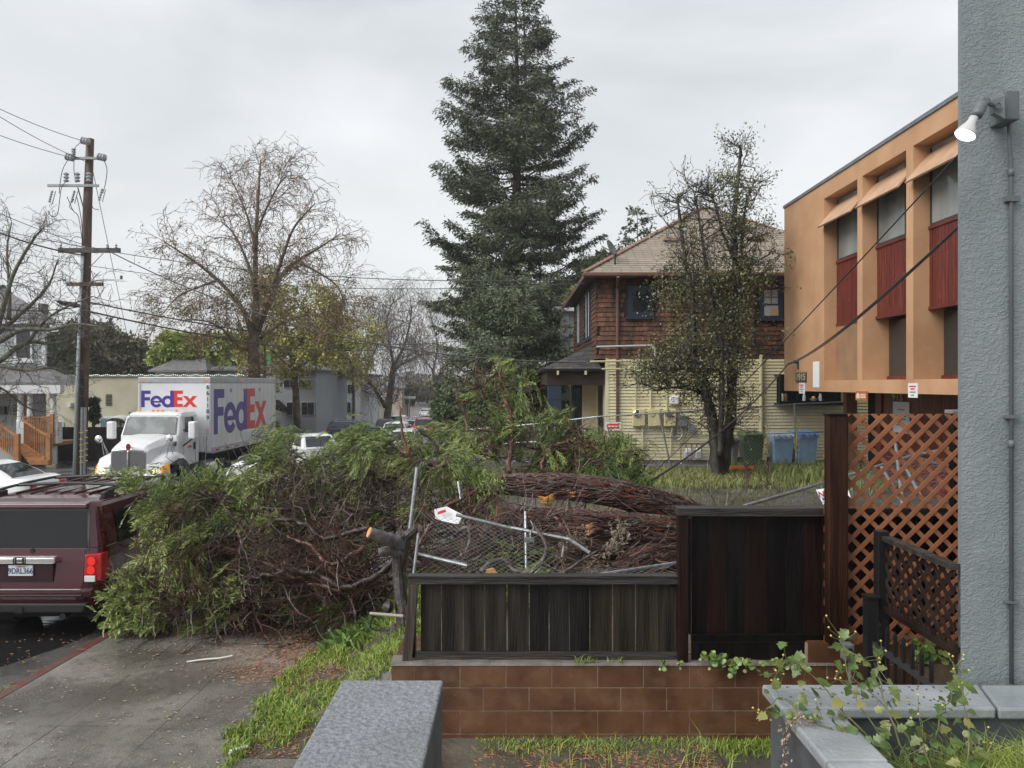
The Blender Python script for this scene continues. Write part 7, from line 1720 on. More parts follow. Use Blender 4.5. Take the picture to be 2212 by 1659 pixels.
def flakes(pp, rad, n, seed):
    """loose bark strips lying on the stem"""
    g = np.random.default_rng(seed); c = poly(*pp, n=12); N_ = len(c); R = np.interp(np.linspace(0, 1, N_), np.linspace(0, 1, len(rad)), rad)
    T = unit(np.gradient(c, axis=0)); A = unit(np.cross(T, np.array([0, 0, 1.0]))); B_ = np.cross(A, T); mb = MB()
    L = np.linalg.norm(np.diff(c, axis=0), axis=1).mean()
    for _ in range(n):
        i0 = int(g.integers(1, N_-8)); ln = g.uniform(.12, .62); k = min(N_-1-i0, max(3, int(ln/L*2)+2)); th = g.uniform(0, 2*PI); w_ = g.uniform(.007, .024); dr = g.normal()*.35
        f = np.linspace(0, 1, 6); idx = i0+f*min(k, ln/L); rows = []
        for q, ff in zip(idx, f):
            j = int(q); fr_ = q-j; j2 = min(j+1, N_-1); cc = c[j]*(1-fr_)+c[j2]*fr_; r = R[j]*(1-fr_)+R[j2]*fr_; t_ = th+dr*ff+.08*math.sin(ff*9+th); lift = 1.04+.05*abs(math.sin(ff*PI*1.3+th))+(.10*(ff-.7) if ff > .7 else 0)
            ww = w_*math.sin(PI*(.12+.80*ff)); n_ = A[j]*math.cos(t_)+B_[j]*math.sin(t_); s_ = -A[j]*math.sin(t_)+B_[j]*math.cos(t_); p = cc+n_*r*lift
            rows += [p-s_*ww, p+n_*.012, p+s_*ww]
        mb.add(rows, quads=[(3*m+e, 3*m+e+1, 3*m+e+4, 3*m+e+3) for m in range(5) for e in (0, 1)], tint=max(.001, min(1, g.normal()*.3+(.15 if g.random() < .72 else .75))))
    return mb
for i, (pp, rad) in enumerate(stems):
    mb = bark_tube(pp, rad, 110 if i < 3 else 60, 72 if i < 3 else 48, i+1); part('trunk', mb, M_bk2, ft, smooth=False); part('bark_strips', flakes(pp, rad, 800 if i < 3 else 120, 50+i), M_bk3, ft, kind='stuff')
# torn wood patches
M_wo = M_wood_o
def splinter(px, py, Y, w_, h_, ang=0):
    c = P(px, py, Y); mb = MB()
    for k in range(9):
        a = ang+random.gauss(0, .2); l = w_*random.uniform(.5, 1); d = np.array((math.cos(a), -.2, math.sin(a)))*l; o = c+np.array((0, random.uniform(-.02, .02), random.uniform(-h_, h_)))
        mb.add([o-d/2+(0, 0, h_*.3), o+(0, -.04, h_*.35), o+d/2, o-(0, .03, h_*.35)], quads=[(0, 1, 2, 3)]); mb.add([o-d/2, o+(0, -.05, h_*.1), o+d/2+(0, .02, .02), o+(0, .02, -h_*.2)], quads=[(0, 1, 2, 3)])
    part('torn_wood', mb, M_wo, ft)
splinter(1180, 1082, 10.95, .28, .05); splinter(1272, 1143, 10.35, .16, .06, .6); splinter(1238, 1068, 11.0, .10, .03)
# big limbs, traced by eye and set at their own distances
limbs = [
 ((870,1010,11.6),(920,1000,11.5),(960,1012,11.4),(1010,1040,11.3),.045,.07), ((830,1040,11.4),(900,1020,11.3),(970,1030,11.3),.03,.05), ((700,985,11.8),(760,978,11.8),(830,960,11.6),(870,975,11.5),(905,1000,11.4),.02,.035),
 ((860,870,11.2),(868,930,11.2),(880,975,11.2),(905,1030,11.2),.012,.035), ((905,1180,9.6),(940,1120,10),(980,1085,10.4),(1040,1055,10.8),(1100,1020,11.4),.02,.035), ((560,1150,10.0),(600,1125,9.9),(650,1128,9.9),(700,1160,9.8),(760,1150,9.7),(800,1140,9.7),.024,.036),
 ((520,1250,9.6),(570,1245,9.5),(640,1232,9.5),(690,1245,9.45),(740,1268,9.35),(790,1255,9.35),(835,1225,9.4),(870,1190,9.5),.024,.048),
 ((560,1210,9.8),(620,1240,9.6),(680,1262,9.5),(740,1275,9.4),.02,.034), ((700,1330,9.7),(760,1322,9.6),(800,1300,9.5),(830,1270,9.5),(840,1215,9.5),.014,.022), ((600,1300,10),(650,1330,9.9),(720,1320,9.8),(790,1260,9.8),(830,1230,9.9),.01,.018),
 ((620,1160,9.8),(670,1180,9.7),(710,1220,9.6),(760,1200,9.6),(790,1180,9.7),.022,.030), ((640,1200,10.5),(690,1215,10.3),(730,1200,10.3),.015,.02),
 ((1100,1030,11.6),(1098,990,11.8),(1106,950,12),(1110,920,12.1),(1100,880,12.1),(1090,850,12.2),(1080,815,12.2),(1085,790,12.2),.05,.015), ((1180,1040,12),(1170,1010,12.1),(1185,975,12.2),(1215,955,12.2),(1260,962,12.3),(1310,980,12.3),.035,.02), ((1185,985,12.2),(1215,955,12.2),(1250,975,12.2),(1290,1010,12.1),(1330,1040,12),.02,.012),
 ((1065,990,11.9),(1080,960,12),(1110,940,12),(1130,905,12),.03,.012), ((1240,1180,10.2),(1210,1130,10.4),(1190,1110,10.5),.03,.02), ((1062,1240,9.2),(1065,1190,9.6),(1068,1140,10),(1075,1095,10.4),.02,.025), ((1130,1175,10.1),(1175,1150,10.2),(1220,1140,10.3),(1300,1145,10.4),.03,.025),
 ((1180,1230,9.8),(1150,1190,9.9),(1120,1150,10.1),(1100,1110,10.4),.03,.02), ((1020,1290,9.3),(1000,1250,9.4),(1050,1220,9.4),(1100,1200,9.5),.02,.02),
 ((430,1060,10.6),(520,1090,10.6),(620,1100,10.7),(720,1110,10.8),(820,1110,10.9),(930,1100,11.1),.03,.05), ((330,1110,10.4),(420,1130,10.5),(520,1130,10.6),(640,1110,10.8),.015,.03), ((620,960,11.6),(640,1000,11.5),(690,1050,11.3),(760,1090,11.1),.015,.035),
 ((900,925,11.3),(930,950,11.3),(960,990,11.3),(1000,1030,11.3),.015,.03), ((985,850,12),(1000,890,12),(1010,940,11.9),(990,1000,11.6),.01,.035), ((1020,900,12),(1060,915,11.9),(1080,960,11.8),.01,.02),
 ((780,1000,11.5),(830,1050,11.3),(880,1100,11.1),(960,1140,10.9),.015,.03), ((1120,870,12.3),(1105,905,12.2),(1095,950,12),.01,.02)]
M_rb2 = M_redbr
for L in limbs:
    *pp, r0, r1 = L
    pts = poly(*[P(*p) for p in pp], n=5); pts[1:-1] += rg.normal(size=(len(pts)-2, 3))*.012
    part('limb', MB().tube(pts, np.linspace(r0, r1, len(pts)), 8, jit=1+.07*rg.normal(size=(len(pts), 8))), M_rb2 if rg.random() < .75 else M_bark, ft, smooth=True)
# twig tangle: regions (px,py,Y,rx,ry,rz,n, lean x, droop)
seg = []; tips = []
def heap(px, py): pass
regions = [(620,1060,11.4,110,45,.6,26), (760,1080,11.2,150,55,.7,44), (560,1120,10.9,160,60,.6,40), (680,1185,10.6,170,60,.6,72), (660,1265,10.3,200,45,.4,130), (520,1235,10.4,120,45,.4,62), (740,1030,11.7,100,35,.5,16), (900,1050,11.4,110,45,.6,36), (860,1120,11,100,45,.5,48),
           (1060,980,12,90,45,.4,22), (1080,860,12.2,40,50,.3,20), (1230,990,12.3,80,35,.4,26), (1330,1005,12.4,60,30,.3,22), (420,1130,10.6,70,50,.4,26), (470,1300,10.0,110,26,.2,60), (520,1200,10.2,90,50,.3,40), (780,1250,9.9,90,55,.3,75), (700,1080,11.3,140,40,.5,30), (850,1020,11.4,80,40,.5,30), (1060,1200,9.9,110,50,.4,34), (640,1000,12,60,30,.4,12), (1150,1195,9.6,110,35,.3,40), (1000,1170,9.9,70,40,.3,26), (1350,1225,9.6,70,20,.2,16)]
cfgF = dict(n=5, bend=.24, grav=[-.01, -.02, -.01], kids=[3.6, 2.6], depth=2, spread=.75, ratio=.60, rratio=.62, rmin=.0038, start=.15)
for (px, py, Y, rx, ry, rz, n) in regions:
    for _ in range(n):
        x, y = px+rg.normal()*rx*.5, py+rg.normal()*ry*.5; yy = Y+rg.normal()*rz*.6
        p = P(x, y, yy)
        g = sz(yy)+.06 if p[0] < -1.2 else .32
        p[2] = max(p[2], g+.03)
        d = np.array([-1.0*abs(rg.normal())-.1, rg.normal()*.5-.25, rg.normal()*.5]); 
        if rg.random() < .3: d[0] *= -1
        grow(p, unit(d), (.75 if y > 1090 else .5)*(.5+rg.random()), .014*(.6+.7*rg.random()), 0, cfgF, seg, tips, rg)
seg2 = []
for a, b, c in seg:
    gx = np.where(a[:, 0] < -1.2, np.interp(a[:, 1], [0, 40], [sz(0), sz(40)])+.055, .33)
    a = a.copy(); a[:, 2] = np.maximum(a[:, 2], gx+.01*np.abs(a[:, 2]-gx)+.005)
    inside = (a[:, 0] < XS+1.08) & (a[:, 1] > YS-.1) & (a[:, 1] < YS+5) & (a[:, 2] < 1.55)
    if inside.any() or ((a[:, 0]/a[:, 1] < (285-CX)/F) & (a[:, 2] > -.1)).any(): continue
    seg2.append((a, b))
k = len(seg2)//2
part('twigs', branch_set(seg2[:k]), mat('grey brown wet twigs', (.034, .025, .021), (.12, .088, .074), scale=3, rough=.45), ft, kind='stuff')
part('twigs', branch_set(seg2[k:]), mat('red brown wet twigs', (.034, .018, .014), (.13, .065, .048), scale=3, rough=.4), ft, kind='stuff')
# foliage sprays: clumps (px,py,Y,rx px,ry px,count,tint)
cl = [(345,1060,10.6,45,26,14,.5),(400,1065,10.6,50,38,18,.55),(335,1110,10.5,24,30,10,.6),(380,1150,10.3,42,40,18,.65),(440,1120,10.4,60,42,22,.6),(500,1070,10.8,55,35,20,.65),(560,1060,11,45,32,14,.5),(450,1040,11,55,22,14,.5),(520,1035,11.4,45,20,12,.6),
      (375,1195,10.3,26,28,9,.6),(420,1185,10.2,30,30,9,.65),(500,1170,10.4,46,30,11,.55),(545,1200,10.3,34,24,9,.75),(480,1225,10.0,34,26,10,.8),(450,1280,9.95,18,44,9,.9),(520,1265,10.1,34,20,4,.4),
      (600,1000,11.6,30,58,22,.35),(585,1055,11.3,30,40,14,.35),(620,940,11.9,14,30,8,.4),(650,1040,11.3,40,36,10,.3),(690,1000,11.7,40,26,10,.3),(710,970,11.9,34,20,9,.4),(760,950,11.9,34,26,10,.5),(790,985,11.6,40,30,12,.45),(840,960,11.6,28,44,13,.5),(860,1000,11.4,36,40,12,.4),(800,920,12,30,16,6,.5),
      (740,1045,11.3,42,32,9,.3),(700,1100,11,45,34,9,.4),(640,1120,10.8,45,34,10,.75),(590,1150,10.5,36,34,9,.7),(660,1160,10.5,46,34,10,.75),(740,1150,10.5,45,34,9,.5),(600,1230,10.2,50,34,8,.4),(680,1210,10.3,50,30,7,.45),(780,1190,10.3,40,40,8,.4),(720,1290,10.0,60,26,6,.2),
      (900,1060,11.1,36,36,10,.45),(940,1000,11.5,44,36,14,.45),(985,1040,11.2,40,34,14,.35),(1040,1055,11,34,34,14,.35),(1060,1030,11.1,30,22,8,.3),(960,930,12,44,26,10,.5),(900,940,11.8,30,24,8,.5),(1010,970,11.9,34,26,9,.45),(1060,930,12,30,40,9,.4),(1045,870,12.3,20,30,4,.45),(1120,830,12.4,26,30,5,.4),(1085,800,12.4,28,18,5,.35),(1120,870,12.4,20,24,3,.5),
      (1130,920,12.3,28,30,4,.4),(1160,990,12.3,44,30,12,.5),(1215,930,12.5,30,30,12,.4),(1240,990,12.5,44,28,12,.45),(1300,950,12.8,32,26,12,.55),(1340,985,12.6,38,32,16,.5),(1310,1020,12.4,52,26,16,.5),(1370,1010,12.5,36,28,10,.5),(1390,1040,12.4,30,18,7,.4),(1250,1025,12.4,44,20,9,.45),(1360,960,12.9,20,22,5,.3),
      (1110,1215,9.5,45,28,18,.7),(1180,1222,9.3,36,22,12,.7),(1040,1235,9.4,34,18,5,.55),(1145,1240,9.2,40,12,5,.6),(820,1095,10.9,40,34,7,.3),(880,1150,10.6,30,30,5,.3)]
C = []; D = []; Ls = []; T = []
for (px, py, Y, rx, ry, n, tn) in cl:
    c0 = P(px, py, Y); c0[2] -= .09 if px < 900 else 0; m = int(n*(14 if px < 590 else (8.5 if px < 900 else 7)))
    nb_ = max(3, n//2); bd = np.stack([(-.7 if px > 480 else -.05)+rg.normal(size=nb_)*(.8 if px > 480 else .5), -.5+rg.normal(size=nb_)*.5, -.15+rg.normal(size=nb_)*.45], 1); bp = rg.normal(size=(nb_, 3))*np.array([rx/F*Y*.6, .22, ry/F*Y*.6])
    i = rg.integers(0, nb_, m)
    q = c0+bp[i]+rg.normal(size=(m, 3))*np.array([.10, .09, .08])
    g = np.where(q[:, 0] < -1.2, sz(Y)+.10, .36); q[:, 2] = np.maximum(q[:, 2], g+.04*rg.random(m))
    C.append(q); D.append(unit(bd[i])+rg.normal(size=(m, 3))*.20); Ls.append((.24+.14*rg.random(m))); T.append(np.clip(tn+.30*rg.normal(size=nb_)[i]-.05, .001, 1))
C = np.concatenate(C); D = np.concatenate(D); Ls = np.concatenate(Ls); T = np.concatenate(T)
ok = ~((C[:, 0] < XS+1.12) & (C[:, 1] > YS-.15) & (C[:, 1] < YS+4.9) & (C[:, 2] < 1.62)); C, D, Ls, T = C[ok], D[ok], Ls[ok], T[ok]
side_clear = (C[:, 0]/C[:, 1] < (318-CX)/F) & (C[:, 2] < 1.45)   # nothing lies against the flank of the maroon car
C, D, Ls, T = C[~side_clear], D[~side_clear], Ls[~side_clear], T[~side_clear]
mb = MB(); sprays(mb, C, D, Ls, nl=30, wid=.0062, tint=T, rng=rg, droop=.85, side=.36)
part('foliage', mb, M_leaf1, ft, kind='stuff')
print('sprays', len(C))
# broken crown tip standing on the kerb next to the car
bt = thing('broken_branch', 'bushy green broken branch with torn orange butt standing on the kerb by the maroon car', 'branch', (-4.9, 9.8, sz(9.8)+.05))
C = []; D = []; T = []
for (px, py, Y, rx, ry, n) in ((285,1252,9.9,26,20,10),(312,1280,9.85,32,26,16),(272,1300,9.8,26,24,12),(268,1335,9.75,20,20,10),(338,1300,9.8,24,32,12),(312,1330,9.75,36,22,14),(350,1340,9.8,16,24,6),(255,1282,9.85,12,12,4)):
    c0 = P(px, py, Y); m = n*8; q = c0+rg.normal(size=(m, 3))*np.array([rx/F*Y*.55, .12, ry/F*Y*.55]); q[:, 2] = np.maximum(q[:, 2], sz(Y)+.09)
    C.append(q); D.append(rg.normal(size=(m, 3))*.6+np.array([-.25, -.4, .1])); T.append(np.clip(.75+.25*rg.normal(size=m), 0, 1))
mb = MB(); C = np.concatenate(C); sprays(mb, C, np.concatenate(D), .16, nl=16, wid=.008, tint=np.concatenate(T), rng=rg, droop=.5, side=.5)
part('foliage', mb, M_leaf1, bt, kind='stuff')
part('butt', MB().tube(poly(P(285, 1362, 9.7), P(290, 1325, 9.7), P(300, 1290, 9.78)), [.022]*8+[.035]*9, 7, jit=1+.25*rg.normal(size=(17, 7))), M_wo, bt)
seg3 = []; tp3 = []
for _ in range(16): grow(P(300, 1290, 9.8)+rg.normal(size=3)*.08, unit(np.array([rg.normal()*.8, rg.normal()*.4, .5])), .35, .009, 0, cfgF, seg3, tp3, rg)
part('twigs', branch_set([(a, b) for a, b, c in seg3]), M_twig, bt)
# sprig lying on the roof of the maroon car
sp = thing('roof_sprig', 'small green sprig lying on the roof of the maroon car', 'branch', (-5.9, 11.8, 1.5)); mb = MB(); m = 26
C = np.array([-5.85, 11.9, 1.62])+rg.normal(size=(m, 3))*np.array([.22, .25, .02]); sprays(mb, C, np.stack([rg.normal(size=m), rg.normal(size=m)*.5, np.full(m, .02)], 1), .2, nl=14, wid=.008, tint=.8, rng=rg, droop=.1)
part('foliage', mb, M_leaf1, sp, kind='stuff')
# dead brown sprays on the trunk
M_dead = mat('dead grey brown sprays', (.14, .10, .07), (.26, .20, .15), scale=4, rough=.8, tint=(.42, .35, .26))
dd = thing('dead_branches', 'dry pale brown dead branches lying before the big trunk', 'branch', P(1330, 1240, 9.6)); C = []; D = []; seg4 = []; tp = []
for (a, b) in (((1250,1245,9.4),(1345,1170,9.9)), ((1320,1190,9.8),(1345,1140,10)), ((1180,1240,9.4),(1270,1150,10)), ((1200,1230,9.4),(1235,1160,9.9)), ((1150,1250,9.2),(1300,1225,9.5)), ((1000,1225,9.6),(1060,1140,10)), ((980,1130,10.2),(1040,1160,10)), ((1000,1200,9.7),(1045,1180,9.9))):
    a, b = P(*a), P(*b); pts = poly(a, (a+b)/2+(0, 0, .04), b); seg4.append((pts, np.linspace(.016, .006, len(pts)))); m = 90
    u = rg.random(m)[:, None]; C.append(a+(b-a)*u+rg.normal(size=(m, 3))*.055); D.append(unit(b-a)+rg.normal(size=(m, 3))*.8)
mb = MB(); C = np.concatenate(C); sprays(mb, C, np.concatenate(D), .085, nl=9, wid=.005, tint=rg.random(len(C)), rng=rg, droop=.1, side=.5)
part('dry_foliage', mb, M_dead, dd, kind='stuff'); part('stems', branch_set(seg4), M_twig, dd, kind='stuff')
# crooked fallen branches right behind the low fence
M_gb = mat('grey crooked branch bark', (.05, .04, .036), (.16, .135, .12), scale=8, rough=.5, bump=.4)
for i, (pp, r0, lb) in enumerate((([(1040,1235,8.6),(1060,1215,8.7),(1090,1210,8.8),(1110,1232,8.7),(1150,1236,8.6)], .035, 'crooked dark branch just above the low fence rail, left one'), ([(1120,1246,8.5),(1160,1225,8.6),(1180,1190,8.8),(1170,1160,9),(1150,1130,9.1)], .03, 'dark forked branch rising from behind the low fence'), ([(1150,1250,8.5),(1210,1240,8.6),(1250,1215,8.8),(1290,1190,9)], .028, 'dark branch slanting up right behind the low fence'), ([(985,1150,9.4),(1010,1140,9.4),(1015,1165,9.3),(1005,1195,9.2)], .03, 'short bent grey branch inside the fallen wire mesh'), ([(975,1210,9.2),(1010,1215,9.1),(1040,1200,9.1)], .02, 'thin grey branch inside the fallen wire mesh'))):
    pts = poly(*[P(*p) for p in pp], n=5); o = single('fallen_branch', MB().tube(pts, np.linspace(r0, r0*.45, len(pts)), 8, jit=1+.12*rg.normal(size=(len(pts), 8))), M_gb, lb, 'branch', P(*pp[0]), smooth=True)
single('bark_piece', MB().prism([(P(1042,0,8.6)[0], P(0,1240,8.6)[2]), (P(1060,0,8.6)[0], P(0,1246,8.6)[2]), (P(1078,0,8.6)[0], P(0,1243,8.6)[2]), (P(1066,0,8.6)[0], P(0,1228,8.6)[2]), (P(1050,0,8.6)[0], P(0,1230,8.6)[2])], 8.6, 8.64), M_wo, 'torn orange piece of bark lying above the low fence rail', 'bark', P(1060, 1246, 8.6))

# ---------------------------------------------------------------- small dead street tree snapped in front
M_stump = mat('dark cracked stump bark', (.018, .014, .013), (.085, .07, .065), scale=6, rough=.45, bump=.9, bscale=22, stretch=(1.5, 1.5, .4), detail=8)
st = thing('broken_stump', 'dark snapped street tree trunk with sawn stubs left of the low fence', 'tree', P(868, 1360, 8.4))
part('trunk', bark_tube(PP((872,1395,8.3),(872,1340,8.3),(866,1290,8.35),(862,1240,8.4),(864,1200,8.4),(868,1170,8.4),(872,1150,8.4)), [.10, .075, .068, .07, .085, .095, .08], 50, 26, 7, twist=.2), M_stump, st)
part('root_flare', bark_tube(PP((880,1400,8.2),(860,1375,8.3),(850,1350,8.35)), [.13, .10, .05], 20, 18, 8), M_stump, st)
l1 = part('limb', MB().tube(poly(P(868, 1180, 8.4), P(850, 1168, 8.25), P(825, 1160, 8.15), P(797, 1150, 8.1)), np.linspace(.075, .058, 25), 12, jit=1+.06*rg.normal(size=(25, 12))), mat('grey smooth stub bark', (.07, .06, .058), (.20, .18, .175), scale=7, rough=.45, bump=.5), st, smooth=True)
part('sawn_end', MB().lathe([(.057, 0), (.052, .006), (.001, .006)], P(797, 1150, 8.1), unit(P(797, 1150, 8.1)-P(825, 1160, 8.15)), 14), M_wo, l1)
part('limb', MB().tube(poly(P(868, 1195, 8.4), P(845, 1190, 8.3), P(818, 1192, 8.25)), np.linspace(.07, .042, 17), 10, jit=1+.08*rg.normal(size=(17, 10))), MATS['grey smooth stub bark'], st, smooth=True)
part('limb', MB().tube(poly(P(870, 1165, 8.4), P(890, 1150, 8.35), P(903, 1140, 8.3)), np.linspace(.06, .05, 17), 10), M_stump, st)
part('sawn_end', MB().lathe([(.05, 0), (.001, .004)], P(903, 1140, 8.3), (.4, -.6, .6), 14), M_rb2, st)
part('knob', MB().lathe([(.001, 0), (.06, .03), (.07, .08), (.03, .12), (.001, .13)], P(850, 1315, 8.3), (-.6, -.3, .3), 10), M_stump, st)
gp = thing('broken_rail', 'short bare pale pipe rail lying beside the stump', 'pipe', P(840, 1330, 8.0)); part('pipe', MB().tube([P(800, 1325, 8.1), P(872, 1331, 7.8)], .016, 8), mat('pinkish bare pipe', (.30, .25, .23), rough=.4), gp)
part('bracket', MB().tube(poly(P(806, 1330, 8.0), P(800, 1350, 8.0), P(808, 1360, 8.0), P(840, 1362, 8.0)), .010, 6), M_blk, gp)

# ---------------------------------------------------------------- knocked down wire fence
kf = thing('crushed_wire_fence', 'galvanised wire fence crushed under the fallen trunk', 'fence', P(1000, 1230, 8.4))
for a, b, r_ in (((901,1010,8.6),(874,1240,8.4),.022), ((905,1145,8.3),(893,1246,8.2),.018), ((903,1155,8.5),(1060,1110,9.6),.0), ((985,1112,9.2),(1140,1150,9.2),.020), ((1105,1140,9.2),(1230,1165,9.0),.020), ((1230,1165,9.0),(1275,1195,8.6),.020), ((895,1195,8.5),(1010,1222,8.3),.020), ((1170,1260,8.3),(1468,1215,9.2),.020), ((1135,1105,9.3),(1137,1240,8.9),.018), ((990,1040,9.8),(996,1078,9.7),.02), ((1218,1180,9),(1214,1205,8.9),.016)):
    if r_: part('pipe', MB().tube([P(*a), P(*b)], r_, 8), M_galv, kf)
M_w2 = mat('near fence wire', (.20, .21, .22), rough=.4, metal=.4)
part('wire_mesh', chainlink(P(890, 1243, 8.3), P(1250, 1250, 8.2), P(1180, 1150, 9.3), P(905, 1100, 9.3), .085, .0020, .04, 3), M_w2, kf, kind='stuff')
part('wire_mesh', chainlink(P(1240, 1252, 8.3), P(1470, 1252, 8.6), P(1468, 1212, 9.2), P(1230, 1232, 8.8), .085, .0020, .02, 4), M_w2, kf, kind='stuff')
part('latch', MB().box(P(1134, 1172, 8.9), P(1154, 1160, 8.95)).tube(poly(P(1146, 1125, 9.1), P(1152, 1140, 9.0), P(1145, 1155, 8.95), P(1150, 1168, 8.9)), .008, 6), M_galv, kf)
sg = thing('crumpled_sign', 'crumpled white paper sign with red print under the fallen branches', 'sign', P(965, 1105, 9.6))
part('sheet', MB().add([P(938,1100,9.7), P(965,1094,9.6), P(1000,1112,9.5), P(990,1132,9.5), P(960,1128,9.55), P(940,1120,9.7)], ng=[[0,1,2,3,4,5]]), M_paper, sg); part('printed_line', MB().add([P(945,1106,9.6), P(962,1100,9.5), P(964,1106,9.5), P(946,1112,9.6)], quads=[(0,1,2,3)]), M_redink, sg)
# second crushed section, seen past the tall fence and through the lattice
k2 = thing('bent_wire_fence', 'bent galvanised fence rails leaning over the lot behind the tall fence', 'fence', P(1700, 1090, 13))
for a, b in (((1605,1094,11.5),(1790,1040,12.5)), ((1790,1040,12.5),(1968,985,13)), ((1968,985,13),(2058,968,13)), ((1935,960,12.5),(1950,1090,10.5)), ((1938,975,12.6),(1998,1090,10.5)), ((1905,1010,12.5),(1945,1080,11))): part('pipe', MB().tube([P(*a), P(*b)], .028, 8), M_galv, k2)
part('wire_mesh', chainlink(P(1640, 1098, 11.0), P(1900, 1098, 10.5), P(1960, 990, 13), P(1680, 1072, 12), .10, .0022, .05, 7), M_w2, k2, kind='stuff')
part('wire_mesh', chainlink(P(1880, 1098, 10.5), P(2070, 1098, 10.5), P(2060, 972, 13), P(1905, 1000, 12.8), .11, .0024, .12, 8), M_w2, k2, kind='stuff')
ns = thing('warning_sign', 'white sign with red NA lettering tied to the bent fence behind the post', 'sign', P(1795, 1085, 11.3))
YN = 11.3; A, Bq, Cq, Dq = P(1763, 1058, YN), P(1830, 1049, YN-.1), P(1838, 1075, YN-.2), P(1778, 1090, YN-.1)
ov = np.array((0, .012, 0)); part('plate', MB().hexa([A, Bq, Cq, Dq, A+ov, Bq+ov, Cq+ov, Dq+ov]), M_paper, ns, bev=.004)
ux = unit(Bq-A); ang = math.atan2(ux[2], ux[0])
for s_, sz2, m_, px, py in (('NA', .115, M_redink, 1777, 1066), ('REN', .07, M_blueink, 1783, 1077), ('PRO', .06, M_redink, 1788, 1084)):
    o = text(s_, sz2, m_, ns, P(px, py, YN-.03)-(0, .05, 0), (PI/2, -ang, 0), bold=.003)
# black drop cables fallen from the bracket on the orange building
wire('thick black cable torn down from the orange building to the fallen trunk', P(1372, 1060, 12.0), np.array((7.50, 20.98, 3.50)), .25, .018)
wire('black cable continuing from the orange building bracket to the stucco wall', np.array((7.50, 20.98, 3.50)), P(2085, 476, 6.0), .15, .012, extra=[catenary((7.5, 20.97, 3.48), P(2085, 477, 6.0), .17, 20)])
wire('thin wire slanting from the yard to the top of the stucco wall', P(1380, 1050, 20), P(2090, 312, 6.0), .1, .007)
# orange tool / level on the ground by the fence
single('orange_bar', pr(MB(), 1577, 1007, 1628, 1013, 21.8, .12), mat('orange plastic', (.75, .22, .04), rough=.4), 'orange plastic bar lying by the fence right of the yard tree', 'tool', P(1600, 1013, 21.8))

# ---------------------------------------------------------------- weeds and plants near the camera
M_bud = mat('yellow bud', (.5, .45, .1))
M_nl = mat('bright round leaves', (.06, .13, .022), (.12, .22, .045), scale=9, rough=.35, tint=(.24, .29, .08))
M_stemg = mat('green stem', (.09, .12, .035), (.15, .14, .06), scale=6, rough=.5)
def leafpoly(mb, c, d, up, l, w_, shape='round', tint=0.0):
    d = unit(np.asarray(d, float)); n = unit(np.asarray(up, float)); s = unit(np.cross(d, n)); 
    if shape == 'round': prof = [(0, 0), (.15, .30), (.4, .5), (.7, .46), (.92, .25), (1, 0)]
    else: prof = [(0, .10), (.12, .42), (.3, .30), (.45, .5), (.6, .28), (.8, .2), (1, 0)]
    V = [c+d*l*a+s*w_*b+n*l*(.12*abs(b)-.18*a*a) for a, b in prof]+[c+d*l*a-s*w_*b+n*l*(.12*abs(b)-.18*a*a) for a, b in prof[::-1]]
    mid = [c+d*l*a-n*l*.18*a*a for a, b in prof]
    k = len(prof); V2 = [c+d*l*a+s*w_*b+n*l*(.12*b-.18*a*a) for a, b in prof]+mid+[c+d*l*a-s*w_*b+n*l*(.12*b-.18*a*a) for a, b in prof]
    Q = [(i, i+1, k+i+1, k+i) for i in range(k-1)]+[(k+i, k+i+1, 2*k+i+1, 2*k+i) for i in range(k-1)]
    mb.add(V2, quads=Q, tint=tint)
def weed(name, label, c, n, spread, h_, ls, shape='round', lean=(0, -1, 0), seed=0, m=None, buds=0, hang=0.0):
    g = np.random.default_rng(seed); r = thing(name, label, 'plant', c); c = np.asarray(c, float); st_ = MB(); bd = MB()
    big = []
    for i in range(n):
        a = np.array([g.normal()*spread, -abs(g.normal())*spread*.4, h_*(.25+.75*g.random())])+np.array(lean)*h_*.2*g.random()
        tip = c+a; tip[2] -= hang*g.random()
        pts = poly(c+(g.normal()*.02, 0, 0), c+a*.5+(g.normal()*.02, 0, .02), tip); st_.tube(pts, np.linspace(.0035, .0018, len(pts)), 4)
        for t in (1.0, .75, .5)[:1+int(g.integers(0, 3))]:
            q = pts[int((len(pts)-1)*t)]; l = ls*(.6+.7*g.random()); d = np.array([g.normal(), g.normal()*.6-.3, g.normal()*.4]); big.append((q, d, l))
    for q, d, l in big:
        mb = MB(); leafpoly(mb, q, d, (g.normal()*.4, -.7, .7), l, l*.95, shape, tint=float(np.clip(g.random()*.8, .01, 1))); part('leaf', mb, m or M_nl, r)
    for i in range(buds):
        q = c+np.array([g.normal()*spread, -.04, h_*(.7+.5*g.random())]); bd.lathe([(.001, 0), (.007, .006), (.001, .013)], q, 'z', 6); st_.tube([q-(g.normal()*.02, 0, .07), q], .0015, 3)
    part('stems', st_, M_stemg, r, kind='stuff')
    if buds: part('buds', bd, M_bud, r)
    return r
weed('wall_weed', 'round leaved weed on the block wall, left half of the big clump', P(1545, 1432, 6.76), 26, .10, .13, .045, seed=1, hang=.08)
weed('wall_weed', 'round leaved weed on the block wall, right half of the big clump', P(1598, 1438, 6.76), 26, .10, .10, .045, seed=2, hang=.10)
weed('wall_weed', 'small leafy weed right of the big clump near the intercom', P(1690, 1440, 6.76), 16, .06, .10, .04, seed=3, hang=.06)
weed('wall_weed', 'tiny weed under the right end of the low board fence', P(1436, 1440, 6.76), 6, .03, .06, .035, seed=4, hang=.05)
weed('wall_weed', 'tiny weed at the foot of the tall fence post', P(1470, 1440, 6.76), 5, .02, .05, .03, seed=5, hang=.03)
